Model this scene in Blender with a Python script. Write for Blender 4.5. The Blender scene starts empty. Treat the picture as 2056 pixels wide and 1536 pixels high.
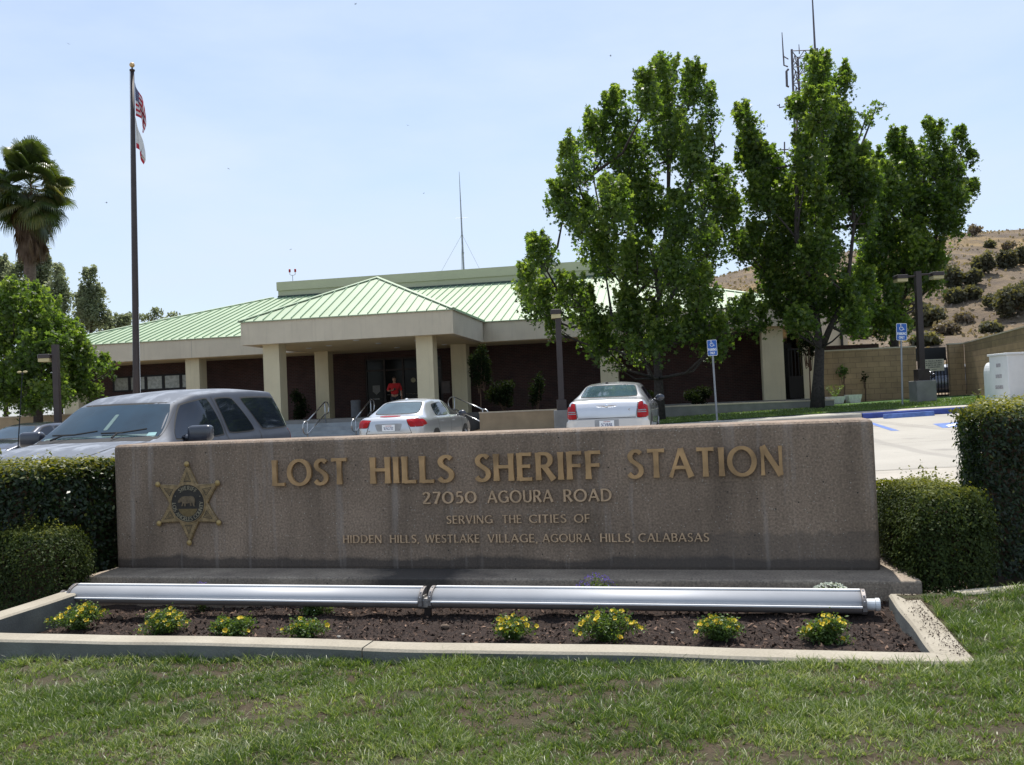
import bpy, bmesh, math, random
import numpy as np
from mathutils import Vector, Matrix, Euler
from mathutils.bvhtree import BVHTree

random.seed(7); RNG = np.random.default_rng(7)
R = math.radians
scene = bpy.context.scene
COL = scene.collection
PI = math.pi

# ------------------------------------------------------------------ camera, sky, sun, exposure
PW, PH, PF = 2056.0, 1536.0, 1857.0
CAMZ = 1.62
_rho = R(2.41); _th = math.atan(48 / PF)
FWD = Vector((0, math.cos(_th), math.sin(_th)))
_up0 = Vector((0, -math.sin(_th), math.cos(_th)))
RGT = Vector((1, 0, 0)) * math.cos(_rho) - _up0 * math.sin(_rho)
UPV = Vector((1, 0, 0)) * math.sin(_rho) + _up0 * math.cos(_rho)
cam_d = bpy.data.cameras.new('camera'); cam = bpy.data.objects.new('camera', cam_d); COL.objects.link(cam)
m = Matrix.Identity(4)
for i in range(3):
    m[i][0] = RGT[i]; m[i][1] = UPV[i]; m[i][2] = -FWD[i]
m[2][3] = CAMZ
cam.matrix_world = m
cam_d.sensor_width = 36; cam_d.lens = 36 * PF / PW
cam_d.clip_start = 0.05; cam_d.clip_end = 4000
scene.camera = cam

SUN_EL, SUN_AZ = 67.0, 5.0          # azimuth measured from +Y towards +X
world = bpy.data.worlds.new('World'); scene.world = world; world.use_nodes = True
nt = world.node_tree; nt.nodes.clear()
w_out = nt.nodes.new('ShaderNodeOutputWorld'); w_bg = nt.nodes.new('ShaderNodeBackground')
sky = nt.nodes.new('ShaderNodeTexSky'); sky.sky_type = 'NISHITA'; sky.sun_disc = False
sky.sun_elevation = R(SUN_EL); sky.sun_rotation = R(SUN_AZ)
sky.air_density = 1.1; sky.dust_density = 1.2; sky.ozone_density = 1.8; sky.altitude = 250
tc = nt.nodes.new('ShaderNodeTexCoord'); mp = nt.nodes.new('ShaderNodeMapping')
mp.inputs['Scale'].default_value = (1.0, 1.0, 3.2); mp.inputs['Rotation'].default_value = (0, R(14), 0)
ns = nt.nodes.new('ShaderNodeTexNoise'); ns.inputs['Scale'].default_value = 1.6; ns.inputs['Detail'].default_value = 7
ns.inputs['Roughness'].default_value = 0.55
rp = nt.nodes.new('ShaderNodeMapRange'); rp.inputs['From Min'].default_value = 0.40; rp.inputs['From Max'].default_value = 0.68
rp.inputs['To Min'].default_value = 0.34; rp.inputs['To Max'].default_value = 0.92
mx = nt.nodes.new('ShaderNodeMix'); mx.data_type = 'RGBA'
mx.inputs['B'].default_value = (4.5, 5.25, 6.4, 1)
nt.links.new(tc.outputs['Generated'], mp.inputs['Vector']); nt.links.new(mp.outputs[0], ns.inputs['Vector'])
nt.links.new(ns.outputs['Fac'], rp.inputs['Value']); nt.links.new(rp.outputs[0], mx.inputs['Factor'])
nt.links.new(sky.outputs[0], mx.inputs['A']); nt.links.new(mx.outputs['Result'], w_bg.inputs['Color'])
w_bg.inputs['Strength'].default_value = 0.125
nt.links.new(w_bg.outputs[0], w_out.inputs['Surface'])

sun_d = bpy.data.lights.new('sun', 'SUN'); sun = bpy.data.objects.new('sun', sun_d); COL.objects.link(sun)
sun_d.energy = 4.4; sun_d.angle = R(0.53); sun_d.color = (1.0, 0.955, 0.89)
sd = Vector((math.sin(R(SUN_AZ)) * math.cos(R(SUN_EL)), math.cos(R(SUN_AZ)) * math.cos(R(SUN_EL)), math.sin(R(SUN_EL))))
sun.rotation_euler = sd.to_track_quat('Z', 'Y').to_euler(); sun.location = (0, 0, 60)

scene.view_settings.view_transform = 'Standard'; scene.view_settings.look = 'None'
scene.view_settings.exposure = 0.40; scene.view_settings.gamma = 1.0
scene.cycles.max_bounces = 8; scene.cycles.transparent_max_bounces = 8
scene.cycles.use_denoising = True

# ------------------------------------------------------------------ helpers: pixel to world, heights
def ray(px, py):
    return FWD + RGT * ((px - 1028) / PF) + UPV * ((768 - py) / PF)
def P(px, py, Y):
    d = ray(px, py); return Vector((0, 0, CAMZ)) + d * (Y / d.y)
def Pz(px, py, z):
    d = ray(px, py); return Vector((0, 0, CAMZ)) + d * ((z - CAMZ) / d.z)
def hit(px, py, fn, y0=3.0, y1=260.0, step=0.05):
    d = ray(px, py); d = d / d.y; y = y0
    while y < y1:
        p = Vector((0, 0, CAMZ)) + d * y
        if p.z < fn(p.x, p.y): return p
        y += step
    return Vector((0, 0, CAMZ)) + d * y1

def lotz(x, y):
    x = min(max(x, -18.0), 22.0)
    d_ = min(max(-2 - x, 0), 6) * min(max((20 - y) / 8, 0), 1)
    return .344 + .0252 * x + .009 * y + .00145 * x * (y - 18) * (1 if x > 0 else .6) - .03 * d_
def kerby(x): return 26.5 - .28 * (x - 3.1)
def bankz(x, y):
    k = kerby(min(max(x, -18.0), 22.0)); return lotz(x, k) + .15 + .006 * (y - k)
def lawnz(x, y): return .082 + .024 * min(max(x, -6), 6) + .0 * y

def vnoise(x, y, s=0):
    x = np.asarray(x, float); y = np.asarray(y, float)
    xi = np.floor(x).astype(np.int64); yi = np.floor(y).astype(np.int64)
    fx = x - xi; fy = y - yi; fx = fx * fx * (3 - 2 * fx); fy = fy * fy * (3 - 2 * fy)
    def h(a, b):
        n = (a * 374761393 + b * 668265263 + s * 1274126177) & 0xffffffff
        n = ((n ^ (n >> 13)) * 1274126177) & 0xffffffff
        return ((n ^ (n >> 16)) & 0xffff) / 65535.0
    return (h(xi, yi) * (1 - fx) + h(xi + 1, yi) * fx) * (1 - fy) + (h(xi, yi + 1) * (1 - fx) + h(xi + 1, yi + 1) * fx) * fy
def fnoise(x, y, s=0, o=4):
    t = 0; a = .5
    for i in range(o):
        t = t + a * vnoise(np.asarray(x) * 2 ** i, np.asarray(y) * 2 ** i, s + i); a *= .5
    return t / (1 - .5 ** o)

# ------------------------------------------------------------------ helpers: objects
def tag(o, label=None, cat=None, group=None, kind=None):
    if label: o['label'] = label
    if cat: o['category'] = cat
    if group: o['group'] = group
    if kind: o['kind'] = kind
    return o
def empty(name, loc, rz=0.0, label=None, cat=None, group=None):
    o = bpy.data.objects.new(name, None); COL.objects.link(o)
    o.location = loc; o.rotation_euler = (0, 0, rz); o.empty_display_size = .2
    return tag(o, label, cat, group)
def link_mesh(name, me, mats, parent=None, smooth=False):
    for mt in (mats if isinstance(mats, (list, tuple)) else [mats]): me.materials.append(mt)
    o = bpy.data.objects.new(name, me); COL.objects.link(o)
    if parent is not None: o.parent = parent
    if smooth: me.polygons.foreach_set('use_smooth', np.ones(len(me.polygons), bool))
    return o
def fast_mesh(name, verts, faces, tint=None):
    """verts (N,3); faces (M,k) array; optional per-face tint"""
    verts = np.asarray(verts, np.float32); faces = np.asarray(faces, np.int32)
    me = bpy.data.meshes.new(name); mcount, k = faces.shape
    me.vertices.add(len(verts)); me.vertices.foreach_set('co', verts.ravel())
    me.loops.add(mcount * k); me.loops.foreach_set('vertex_index', faces.ravel())
    me.polygons.add(mcount); me.polygons.foreach_set('loop_start', np.arange(0, mcount * k, k, dtype=np.int32))
    me.update(calc_edges=True)
    if tint is not None:
        a = me.attributes.new('tint', 'FLOAT', 'FACE'); a.data.foreach_set('value', np.asarray(tint, np.float32))
    return me

class MB:
    """collects shapes and links them as ONE mesh object; T transforms what is added"""
    def __init__(s, T=None): s.v = []; s.f = []; s.mi = []; s.T = T; s.m = 0
    def add(s, vs, fs):
        b = len(s.v)
        for p in vs:
            p = Vector(p); s.v.append(tuple(s.T @ p) if s.T else tuple(p))
        for f in fs: s.f.append([b + i for i in f]); s.mi.append(s.m)
        return s
    def box(s, x0, x1, y0, y1, z0, z1, skip=()):
        v = [(x, y, z) for z in (z0, z1) for y in (y0, y1) for x in (x0, x1)]
        f = {'b': (0, 2, 3, 1), 't': (4, 5, 7, 6), 'f': (0, 1, 5, 4), 'k': (2, 6, 7, 3), 'l': (0, 4, 6, 2), 'r': (1, 3, 7, 5)}
        return s.add(v, [f[k] for k in f if k not in skip])
    def bbox(s, x0, x1, y0, y1, z0, z1, b=.02):
        """box with chamfered vertical and top edges"""
        pts = [(x0 + b, y0), (x1 - b, y0), (x1, y0 + b), (x1, y1 - b), (x1 - b, y1), (x0 + b, y1), (x0, y1 - b), (x0, y0 + b)]
        pin = [(min(max(x, x0 + b), x1 - b), min(max(y, y0 + b), y1 - b)) for x, y in pts]
        pm = [((a[0] * .71 + c[0] * .29), (a[1] * .71 + c[1] * .29)) for a, c in zip(pts, pin)]
        v = [(x, y, z0) for x, y in pts] + [(x, y, z1 - b) for x, y in pts] + [(x, y, z1 - b * .29) for x, y in pm] + [(x, y, z1) for x, y in pin]
        f = []
        for L in range(3):
            for i in range(8):
                j = (i + 1) % 8; f.append((L * 8 + i, L * 8 + j, L * 8 + 8 + j, L * 8 + 8 + i))
        f.append(tuple(24 + i for i in range(8)))
        return s.add(v, f)
    def prism(s, pts, z0, z1):
        n = len(pts)
        v = [(x, y, z0) for x, y in pts] + [(x, y, z1) for x, y in pts]
        return s.add(v, [tuple(range(n - 1, -1, -1)), tuple(range(n, 2 * n))] + [(i, (i + 1) % n, n + (i + 1) % n, n + i) for i in range(n)])
    def tube(s, pts, rad, n=8, cap=True):
        pts = [Vector(p) for p in pts]; m_ = len(pts)
        if not hasattr(rad, '__len__'): rad = [rad] * m_
        v = []; f = []; up = Vector((0.013, 0.02, 1.0))
        for i in range(m_):
            t = (pts[min(i + 1, m_ - 1)] - pts[max(i - 1, 0)])
            t = t.normalized() if t.length > 1e-9 else Vector((0, 0, 1))
            if i == 0:
                a = t.cross(up)
                if a.length < .1: a = t.cross(Vector((1, 0, 0)))
                a.normalize()
            else:
                a = (a - t * a.dot(t)); a = a.normalized() if a.length > 1e-6 else t.cross(up).normalized()
            b = t.cross(a)
            for k in range(n):
                an = 2 * PI * k / n; v.append(pts[i] + (a * math.cos(an) + b * math.sin(an)) * rad[i])
        for i in range(m_ - 1):
            for k in range(n):
                k2 = (k + 1) % n; f.append((i * n + k, i * n + k2, (i + 1) * n + k2, (i + 1) * n + k))
        if cap: f.append(tuple(range(n - 1, -1, -1))); f.append(tuple((m_ - 1) * n + k for k in range(n)))
        return s.add(v, f)
    def lathe(s, prof, c=(0, 0, 0), n=16):
        c = Vector(c); v = []; f = []
        for r_, z in prof:
            for k in range(n):
                a = 2 * PI * k / n; v.append((c.x + r_ * math.cos(a), c.y + r_ * math.sin(a), c.z + z))
        for i in range(len(prof) - 1):
            for k in range(n):
                k2 = (k + 1) % n; f.append((i * n + k, i * n + k2, (i + 1) * n + k2, (i + 1) * n + k))
        f.append(tuple(range(n - 1, -1, -1))); f.append(tuple((len(prof) - 1) * n + k for k in range(n)))
        return s.add(v, f)
    def ball(s, c, r, n=12, m_=8, sx=1, sy=1, sz=1):
        pr = [(max(r * math.sin(PI * i / m_), 1e-4), -r * math.cos(PI * i / m_)) for i in range(m_ + 1)]
        b = len(s.v); T0 = s.T; s.T = None; s.lathe(pr, (0, 0, 0), n); s.T = T0
        for i in range(b, len(s.v)):
            x, y, z = s.v[i]; p = Vector((c[0] + x * sx, c[1] + y * sy, c[2] + z * sz)); s.v[i] = tuple(T0 @ p) if T0 else tuple(p)
        return s
    def build(s, name, mats, parent=None, smooth=False, bevel=0, seg=2):
        me = bpy.data.meshes.new(name); me.from_pydata(s.v, [], s.f)
        if any(s.mi): me.polygons.foreach_set('material_index', s.mi)
        me.update()
        o = link_mesh(name, me, mats, parent, smooth)
        if bevel:
            bm = bmesh.new(); bm.from_mesh(me); bmesh.ops.remove_doubles(bm, verts=bm.verts, dist=1e-5)
            es = [e for e in bm.edges if len(e.link_faces) == 2 and e.calc_face_angle(0) > .5]
            bmesh.ops.bevel(bm, geom=es, offset=bevel, segments=seg, affect='EDGES', profile=.5); bm.to_mesh(me); bm.free()
        return o

# ------------------------------------------------------------------ helpers: materials
def new_mat(name):
    mt = bpy.data.materials.new(name); mt.use_nodes = True
    t = mt.node_tree; b = t.nodes['Principled BSDF']; return mt, t, b
def nd(t, typ, **kw):
    n = t.nodes.new(typ)
    for k, v in kw.items():
        if k in n.inputs: n.inputs[k].default_value = v
        else: setattr(n, k, v)
    return n
def ramp(t, src, stops):
    r = t.nodes.new('ShaderNodeValToRGB'); e = r.color_ramp.elements
    while len(e) < len(stops): e.new(.5)
    for i, (p, c) in enumerate(stops): e[i].position = p; e[i].color = (*c, 1)
    t.links.new(src, r.inputs[0]); return r.outputs[0]
def mixc(t, fac, a, b, mode='MIX'):
    x = t.nodes.new('ShaderNodeMix'); x.data_type = 'RGBA'; x.blend_type = mode
    if isinstance(fac, (int, float)): x.inputs['Factor'].default_value = fac
    else: t.links.new(fac, x.inputs['Factor'])
    for k, v in (('A', a), ('B', b)):
        if isinstance(v, tuple): x.inputs[k].default_value = (*v, 1) if len(v) == 3 else v
        else: t.links.new(v, x.inputs[k])
    return x.outputs['Result']
def coord(t, scale=(1, 1, 1), which='Object'):
    c = t.nodes.new('ShaderNodeTexCoord'); mpn = t.nodes.new('ShaderNodeMapping'); mpn.inputs['Scale'].default_value = scale
    t.links.new(c.outputs[which], mpn.inputs['Vector']); return mpn.outputs[0]
def noise(t, vec, scale, detail=4, rough=.55):
    n = nd(t, 'ShaderNodeTexNoise', Scale=scale, Detail=detail, Roughness=rough); t.links.new(vec, n.inputs['Vector']); return n.outputs['Fac']
def bump(t, b, h, strength=.3, dist=.02):
    n = nd(t, 'ShaderNodeBump', Strength=strength, Distance=dist); t.links.new(h, n.inputs['Height']); t.links.new(n.outputs[0], b.inputs['Normal'])
def plain(name, c, rough=.6, metal=0.0, var=.12, scale=6.0, bmp=0.0, coat=0.0, spec=.5, bscale=60):
    mt, t, b = new_mat(name)
    v = coord(t); n = noise(t, v, scale, 5)
    d = tuple(x * (1 - var) for x in c); l = tuple(min(1, x * (1 + var)) for x in c)
    t.links.new(ramp(t, n, [(.3, d), (.7, l)]), b.inputs['Base Color'])
    b.inputs['Roughness'].default_value = rough; b.inputs['Metallic'].default_value = metal
    b.inputs['Coat Weight'].default_value = coat; b.inputs['Specular IOR Level'].default_value = spec
    if bmp: bump(t, b, noise(t, v, bscale, 3), bmp, .01)
    return mt
def leaf_mat(name, c0, c1, c2, trans=.45, rough=.5, tcol=None, gloss=.5):
    """tint attribute picks the leaf's own colour; light passes through"""
    mt, t, b = new_mat(name)
    a = nd(t, 'ShaderNodeAttribute', attribute_name='tint')
    colr = ramp(t, a.outputs['Fac'], [(0, c0), (.5, c1), (1, c2)])
    t.links.new(colr, b.inputs['Base Color']); b.inputs['Roughness'].default_value = rough
    b.inputs['Specular IOR Level'].default_value = gloss
    tr = nd(t, 'ShaderNodeBsdfTranslucent'); 
    tc_ = mixc(t, 1.0, colr, tcol or (1.6, 1.5, .5), 'MULTIPLY'); t.links.new(tc_, tr.inputs['Color'])
    ms = nd(t, 'ShaderNodeMixShader'); ms.inputs[0].default_value = trans
    t.links.new(b.outputs[0], ms.inputs[1]); t.links.new(tr.outputs[0], ms.inputs[2])
    t.links.new(ms.outputs[0], t.nodes['Material Output'].inputs['Surface'])
    return mt

def aggregate_mat(name, base, dark, stain=.5, top=False):
    """cast concrete with exposed pebbles, pits and water stains"""
    mt, t, b = new_mat(name); v = coord(t)
    big = noise(t, v, 1.3, 5, .6); col = ramp(t, big, [(.3, dark), (.68, base)])
    vs = coord(t, (2.6, 2.6, .35)); st = noise(t, vs, 1.5, 6, .65)
    col = mixc(t, ramp(t, st, [(.42, (0, 0, 0)), (.72, (stain,) * 3)]), col, tuple(x * .42 for x in dark))
    fine = noise(t, v, 55, 3, .6); col = mixc(t, .7, col, ramp(t, fine, [(.28, (.35,) * 3), (.72, (1.5, 1.45, 1.4))]), 'MULTIPLY')
    vo = nd(t, 'ShaderNodeTexVoronoi', Scale=58.0); t.links.new(v, vo.inputs['Vector'])
    wn = nd(t, 'ShaderNodeTexWhiteNoise'); t.links.new(vo.outputs['Position'], wn.inputs['Vector'])
    spot = ramp(t, vo.outputs['Distance'], [(.16, (1,) * 3), (.34, (0,) * 3)])
    pick = ramp(t, wn.outputs['Value'], [(.86, (0,) * 3), (.92, (.8,) * 3)])
    peb = mixc(t, 1.0, spot, pick, 'MULTIPLY')
    pc = ramp(t, wn.outputs['Color'], [(0.2, (.25, .12, .09)), (.5, (.40, .36, .30)), (.8, (.48, .45, .38))])
    col = mixc(t, peb, col, pc)
    vd = nd(t, 'ShaderNodeTexVoronoi', Scale=13.0); t.links.new(v, vd.inputs['Vector'])
    wd = nd(t, 'ShaderNodeTexWhiteNoise'); t.links.new(vd.outputs['Position'], wd.inputs['Vector'])
    ds = ramp(t, vd.outputs['Distance'], [(.06, (1,) * 3), (.11, (0,) * 3)]); dp = ramp(t, wd.outputs['Value'], [(.45, (0,) * 3), (.63, (1,) * 3)])
    pit = mixc(t, 1.0, ds, dp, 'MULTIPLY'); col = mixc(t, pit, col, (.03, .025, .022))
    sx = nd(t, 'ShaderNodeSeparateXYZ'); t.links.new(v, sx.inputs[0]); wob = noise(t, v, 2.3, 6, .6); wob2 = noise(t, coord(t, (6, 6, .6)), 1.0, 5, .6)
    def mm(op, a, c):
        n_ = nd(t, 'ShaderNodeMath', operation=op)
        for i_, q in enumerate((a, c)):
            if isinstance(q, (int, float)): n_.inputs[i_].default_value = q
            else: t.links.new(q, n_.inputs[i_])
        return n_.outputs[0]
    if not top:
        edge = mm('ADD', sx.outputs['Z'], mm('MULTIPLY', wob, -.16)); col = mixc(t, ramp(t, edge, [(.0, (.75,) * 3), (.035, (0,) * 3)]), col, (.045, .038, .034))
        tide = mm('ADD', sx.outputs['Z'], mm('MULTIPLY', wob2, .22)); right = ramp(t, mm('MULTIPLY', sx.outputs['X'], .1), [(.44, (0,) * 3), (.56, (1,) * 3)])
        col = mixc(t, mixc(t, 1.0, ramp(t, tide, [(.40, (.42,) * 3), (.425, (0,) * 3)]), right, 'MULTIPLY'), col, (.085, .072, .062))
        fl = ramp(t, noise(t, coord(t, (7, 7, .5)), 1.1, 5, .6), [(.56, (0,) * 3), (.74, (.45,) * 3)]); col = mixc(t, fl, col, (.40, .355, .32))
    else:
        cx_ = mm('ABSOLUTE', mm('SUBTRACT', sx.outputs['X'], 3.25), 0.0); wet = mm('ADD', mm('MULTIPLY', cx_, .55), mm('MULTIPLY', wob, .7))
        col = mixc(t, ramp(t, wet, [(.50, (.85,) * 3), (.72, (0,) * 3)]), col, (.022, .02, .02))
    t.links.new(col, b.inputs['Base Color']); b.inputs['Roughness'].default_value = .85
    hh = nd(t, 'ShaderNodeMath', operation='ADD'); t.links.new(fine, hh.inputs[0]); t.links.new(peb, hh.inputs[1]); bump(t, b, hh.outputs[0], .5, .004)
    return mt
def brick_mat(name, c1, c2, mortar, sc=1.0, bw=.22, rh=.075, ms=.012, axis='xz'):
    mt, t, b = new_mat(name)
    c = t.nodes.new('ShaderNodeTexCoord'); sp = nd(t, 'ShaderNodeSeparateXYZ'); cb = nd(t, 'ShaderNodeCombineXYZ')
    t.links.new(c.outputs['Object'], sp.inputs[0])
    ad = nd(t, 'ShaderNodeMath', operation='ADD'); t.links.new(sp.outputs['X'], ad.inputs[0]); t.links.new(sp.outputs['Y'], ad.inputs[1])
    t.links.new(ad.outputs[0], cb.inputs['X']); t.links.new(sp.outputs['Z'], cb.inputs['Y'])
    br = nd(t, 'ShaderNodeTexBrick'); br.inputs['Scale'].default_value = sc; br.inputs['Brick Width'].default_value = bw
    br.inputs['Row Height'].default_value = rh; br.inputs['Mortar Size'].default_value = ms; br.inputs['Mortar Smooth'].default_value = .3
    br.inputs['Color1'].default_value = (*c1, 1); br.inputs['Color2'].default_value = (*c2, 1); br.inputs['Mortar'].default_value = (*mortar, 1)
    t.links.new(cb.outputs[0], br.inputs['Vector'])
    n = noise(t, coord(t), 2.2, 5); col = mixc(t, .6, br.outputs['Color'], ramp(t, n, [(.3, (.6,) * 3), (.7, (1.25,) * 3)]), 'MULTIPLY')
    t.links.new(col, b.inputs['Base Color']); b.inputs['Roughness'].default_value = .85
    bump(t, b, br.outputs['Fac'], -.35, .006)
    return mt

M = {}
M['aggregate'] = aggregate_mat('aggregate_concrete', (.315, .235, .172), (.205, .152, .110))
M['plinth'] = aggregate_mat('plinth_concrete', (.38, .315, .24), (.25, .205, .16), .5, top=True)
M['bronze'] = plain('bronze_letters', (.44, .27, .125), .55, .15, .38, 4)
M['bronze2'] = plain('bronze_small_letters', (.54, .37, .225), .55, .1, .2, 12)
M['brass'] = plain('brass_badge', (.27, .19, .095), .5, .25, .35, 25)
M['brass_ball'] = plain('brass_ball', (.40, .28, .11), .4, .3, .2, 25)
M['enamel'] = plain('black_enamel', (.022, .018, .014), .55, 0, .3, 20)
def streaky(name, c):
    mt, t, b = new_mat(name); v = coord(t)
    col = ramp(t, noise(t, v, 1.1, 5), [(.3, tuple(x * .93 for x in c)), (.7, tuple(min(1, x * 1.05) for x in c))])
    st = noise(t, coord(t, (5, 5, .35)), 1.3, 6, .65); col = mixc(t, ramp(t, st, [(.52, (0,) * 3), (.78, (.55,) * 3)]), col, tuple(x * .72 for x in c))
    col = mixc(t, .25, col, ramp(t, noise(t, v, 70, 3), [(.3, (.8,) * 3), (.7, (1.15,) * 3)]), 'MULTIPLY')
    t.links.new(col, b.inputs['Base Color']); b.inputs['Roughness'].default_value = .9; bump(t, b, noise(t, v, 110, 3), .35, .01); return mt
M['stucco'] = streaky('cream_stucco', (.66, .58, .44))
M['stucco_col'] = streaky('yellow_cream_stucco', (.70, .62, .42))
M['soffit'] = plain('cream_soffit', (.72, .60, .36), .9, 0, .06, 1.5)
M['parapet'] = plain('green_cream_parapet_metal', (.47, .46, .31), .6, 0, .05, .8)
M['roof'] = plain('pale_green_roof_metal', (.36, .44, .285), .5, .0, .06, .7)
M['seam'] = plain('green_seam_metal', (.26, .38, .24), .5, .0, .06, 2)
M['dark_strip'] = plain('dark_green_strip', (.05, .08, .06), .6)
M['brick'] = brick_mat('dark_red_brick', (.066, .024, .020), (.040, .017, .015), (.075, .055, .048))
M['block'] = brick_mat('tan_block_wall', (.40, .27, .15), (.34, .23, .13), (.24, .165, .10), 1, .42, .205, .012)
M['tanwall'] = plain('tan_render', (.40, .30, .19), .9, 0, .15, 2.0, .3)
M['capstone'] = plain('pale_wall_cap', (.55, .47, .36), .8)
M['concrete'] = plain('pale_concrete', (.43, .40, .34), .85, 0, .12, 3.0, .3, bscale=150)
M['concrete_grey'] = plain('grey_concrete', (.23, .22, .205), .9, 0, .15, 3.0, .3)
M['steps'] = plain('grey_step_concrete', (.32, .34, .35), .9, 0, .15, 3.0, .3)
M['glass_dark'] = plain('dark_glass', (.006, .007, .008), .12, 0, .2, 1, spec=.15)
M['blind'] = plain('grey_blind', (.22, .24, .22), .8, 0, .2, 8)
M['black_metal'] = plain('dark_bronze_metal', (.030, .022, .020), .45, .3)
M['pole'] = plain('dark_brown_pole', (.045, .033, .031), .45, .2, .15)
M['iron'] = plain('black_iron', (.012, .012, .013), .5, .2)
M['steel'] = plain('brushed_steel', (.55, .55, .55), .28, .9, .1)
M['galv'] = plain('galvanized_steel', (.30, .31, .33), .5, .6, .15)
M['alu'] = plain('anodised_aluminium', (.40, .41, .43), .6, .2, .05, 3)
M['alu_lip'] = plain('bright_aluminium_lip', (.80, .80, .80), .45, .1, .04, 3)
M['alu_cap'] = plain('grey_cast_cap', (.20, .18, .17), .5, .3, .15, 20)
M['white_paint'] = plain('white_paint', (.74, .76, .76), .55, 0, .04)
M['lamp_lens'] = plain('amber_lamp_lens', (.50, .42, .22), .4, 0, .08)
M['blue_paint'] = plain('blue_kerb_paint', (.035, .065, .28), .7, 0, .25, 8)
M['blue_light'] = plain('worn_blue_paint', (.10, .17, .42), .75, 0, .25, 8)
M['sign_blue'] = plain('sign_blue', (.02, .11, .42), .45, 0, .04)
M['sign_white'] = plain('sign_white', (.80, .82, .84), .5, 0, .03)
M['cream_sign'] = plain('cream_sign_board', (.62, .57, .44), .7, 0, .05)
M['ink'] = plain('dark_ink', (.03, .03, .04), .6)
M['red_lens'] = plain('red_lens', (.34, .004, .007), .35, 0, .12, 14, coat=.1, spec=.25)
M['rubber'] = plain('black_rubber', (.02, .02, .02), .8)
M['bark'] = plain('grey_brown_bark', (.05, .042, .038), .95, 0, .4, 14, .8, bscale=30)
M['bark_palm'] = plain('palm_bark', (.13, .095, .07), .95, 0, .35, 10, .8, bscale=20)
M['wall_dark'] = plain('dark_interior', (.02, .02, .02), .9)
M['granite'] = plain('grey_bin', (.16, .17, .19), .6)
M['pot'] = plain('white_pot', (.80, .78, .74), .8, 0, .15, 12)
M['skin'] = plain('skin', (.36, .19, .12), .6, 0, .05)
M['hair'] = plain('dark_hair', (.02, .014, .01), .7)
M['red_shirt'] = plain('red_shirt', (.50, .018, .022), .85, 0, .15)
M['trousers'] = plain('dark_trousers', (.03, .032, .04), .9)
M['twig'] = plain('brown_twig', (.10, .062, .04), .95)
M['leaf_gum'] = leaf_mat('sweetgum_leaf', (.046, .082, .022), (.112, .174, .042), (.28, .335, .085), .60, .42, (1.4, 1.5, .5))
M['leaf_grey'] = leaf_mat('poplar_leaf', (.16, .19, .11), (.24, .27, .17), (.33, .35, .24), .58, tcol=(1.3, 1.3, 1.0))
M['leaf_hedge'] = leaf_mat('privet_leaf', (.009, .020, .005), (.026, .052, .011), (.26, .25, .03), .35, .4, gloss=.4)
M['leaf_box'] = leaf_mat('boxwood_leaf', (.022, .036, .010), (.058, .085, .018), (.23, .24, .05), .35, .6, gloss=.2)
M['leaf_olive'] = leaf_mat('oak_scrub_leaf', (.065, .066, .045), (.115, .115, .078), (.19, .18, .125), .4, .8)
M['leaf_dry'] = leaf_mat('dry_brush_leaf', (.15, .12, .095), (.22, .18, .14), (.30, .25, .18), .25, .8)
M['leaf_palm'] = leaf_mat('palm_leaf', (.030, .055, .015), (.07, .10, .025), (.26, .22, .10), .35, .4)
M['leaf_dead'] = leaf_mat('dead_frond', (.075, .045, .028), (.13, .085, .05), (.26, .19, .11), .2, .8)
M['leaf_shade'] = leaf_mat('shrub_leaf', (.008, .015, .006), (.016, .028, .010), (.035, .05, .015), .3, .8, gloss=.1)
M['leaf_flower'] = leaf_mat('bedding_leaf', (.05, .095, .022), (.10, .17, .04), (.19, .26, .08), .4)
M['petal'] = leaf_mat('yellow_petal', (.65, .42, .01), (.80, .58, .015), (.85, .70, .05), .35, .6, (1.1, 1.0, .5))
M['petal_white'] = leaf_mat('white_petal', (.60, .66, .45), (.75, .78, .62), (.85, .85, .8), .3, .7, (1, 1, .9))
M['petal_purple'] = leaf_mat('purple_petal', (.09, .05, .30), (.14, .08, .42), (.22, .14, .5), .3, .7, (1, 1, 1))
M['grass'] = leaf_mat('grass_blade', (.066, .112, .022), (.158, .215, .045), (.50, .49, .31), .40, .40, (1.15, 1.3, .5))
M['chip'] = leaf_mat('bark_chip', (.016, .009, .006), (.075, .042, .027), (.24, .15, .10), .0, .9)

def car_paint(name, c, rough=.25, metal=.7, coat=1.0, chalk=0.0, var=.02):
    mt, t, b = new_mat(name); v = coord(t)
    n = noise(t, v, 5, 5); col = ramp(t, n, [(.3, tuple(x * (1 - var) for x in c)), (.7, tuple(min(1, x * (1 + var)) for x in c))])
    if chalk:
        n2 = noise(t, coord(t, (.8, 2.2, 1)), 3.0, 8, .62); fac = ramp(t, n2, [(.48, (chalk * .45,) * 3), (.62, (chalk,) * 3)])
        geo = nd(t, 'ShaderNodeNewGeometry'); sp = nd(t, 'ShaderNodeSeparateXYZ'); t.links.new(geo.outputs['Normal'], sp.inputs[0])
        up = ramp(t, sp.outputs['Z'], [(.72, (0,) * 3), (.93, (1,) * 3)]); fac = mixc(t, 1.0, fac, up, 'MULTIPLY')
        col = mixc(t, fac, col, (.34, .37, .42)); t.links.new(ramp(t, fac, [(0, (rough,) * 3), (1, (.7,) * 3)]), b.inputs['Roughness'])
    else: b.inputs['Roughness'].default_value = rough
    t.links.new(col, b.inputs['Base Color']); b.inputs['Metallic'].default_value = metal
    b.inputs['Coat Weight'].default_value = coat; b.inputs['Coat Roughness'].default_value = .06
    if chalk: b.inputs['Specular IOR Level'].default_value = .2
    return mt
M['silver'] = car_paint('silver_paint', (.52, .53, .545), .32, .65)
M['silver2'] = car_paint('bright_silver_paint', (.60, .61, .635), .30, .55)
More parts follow.
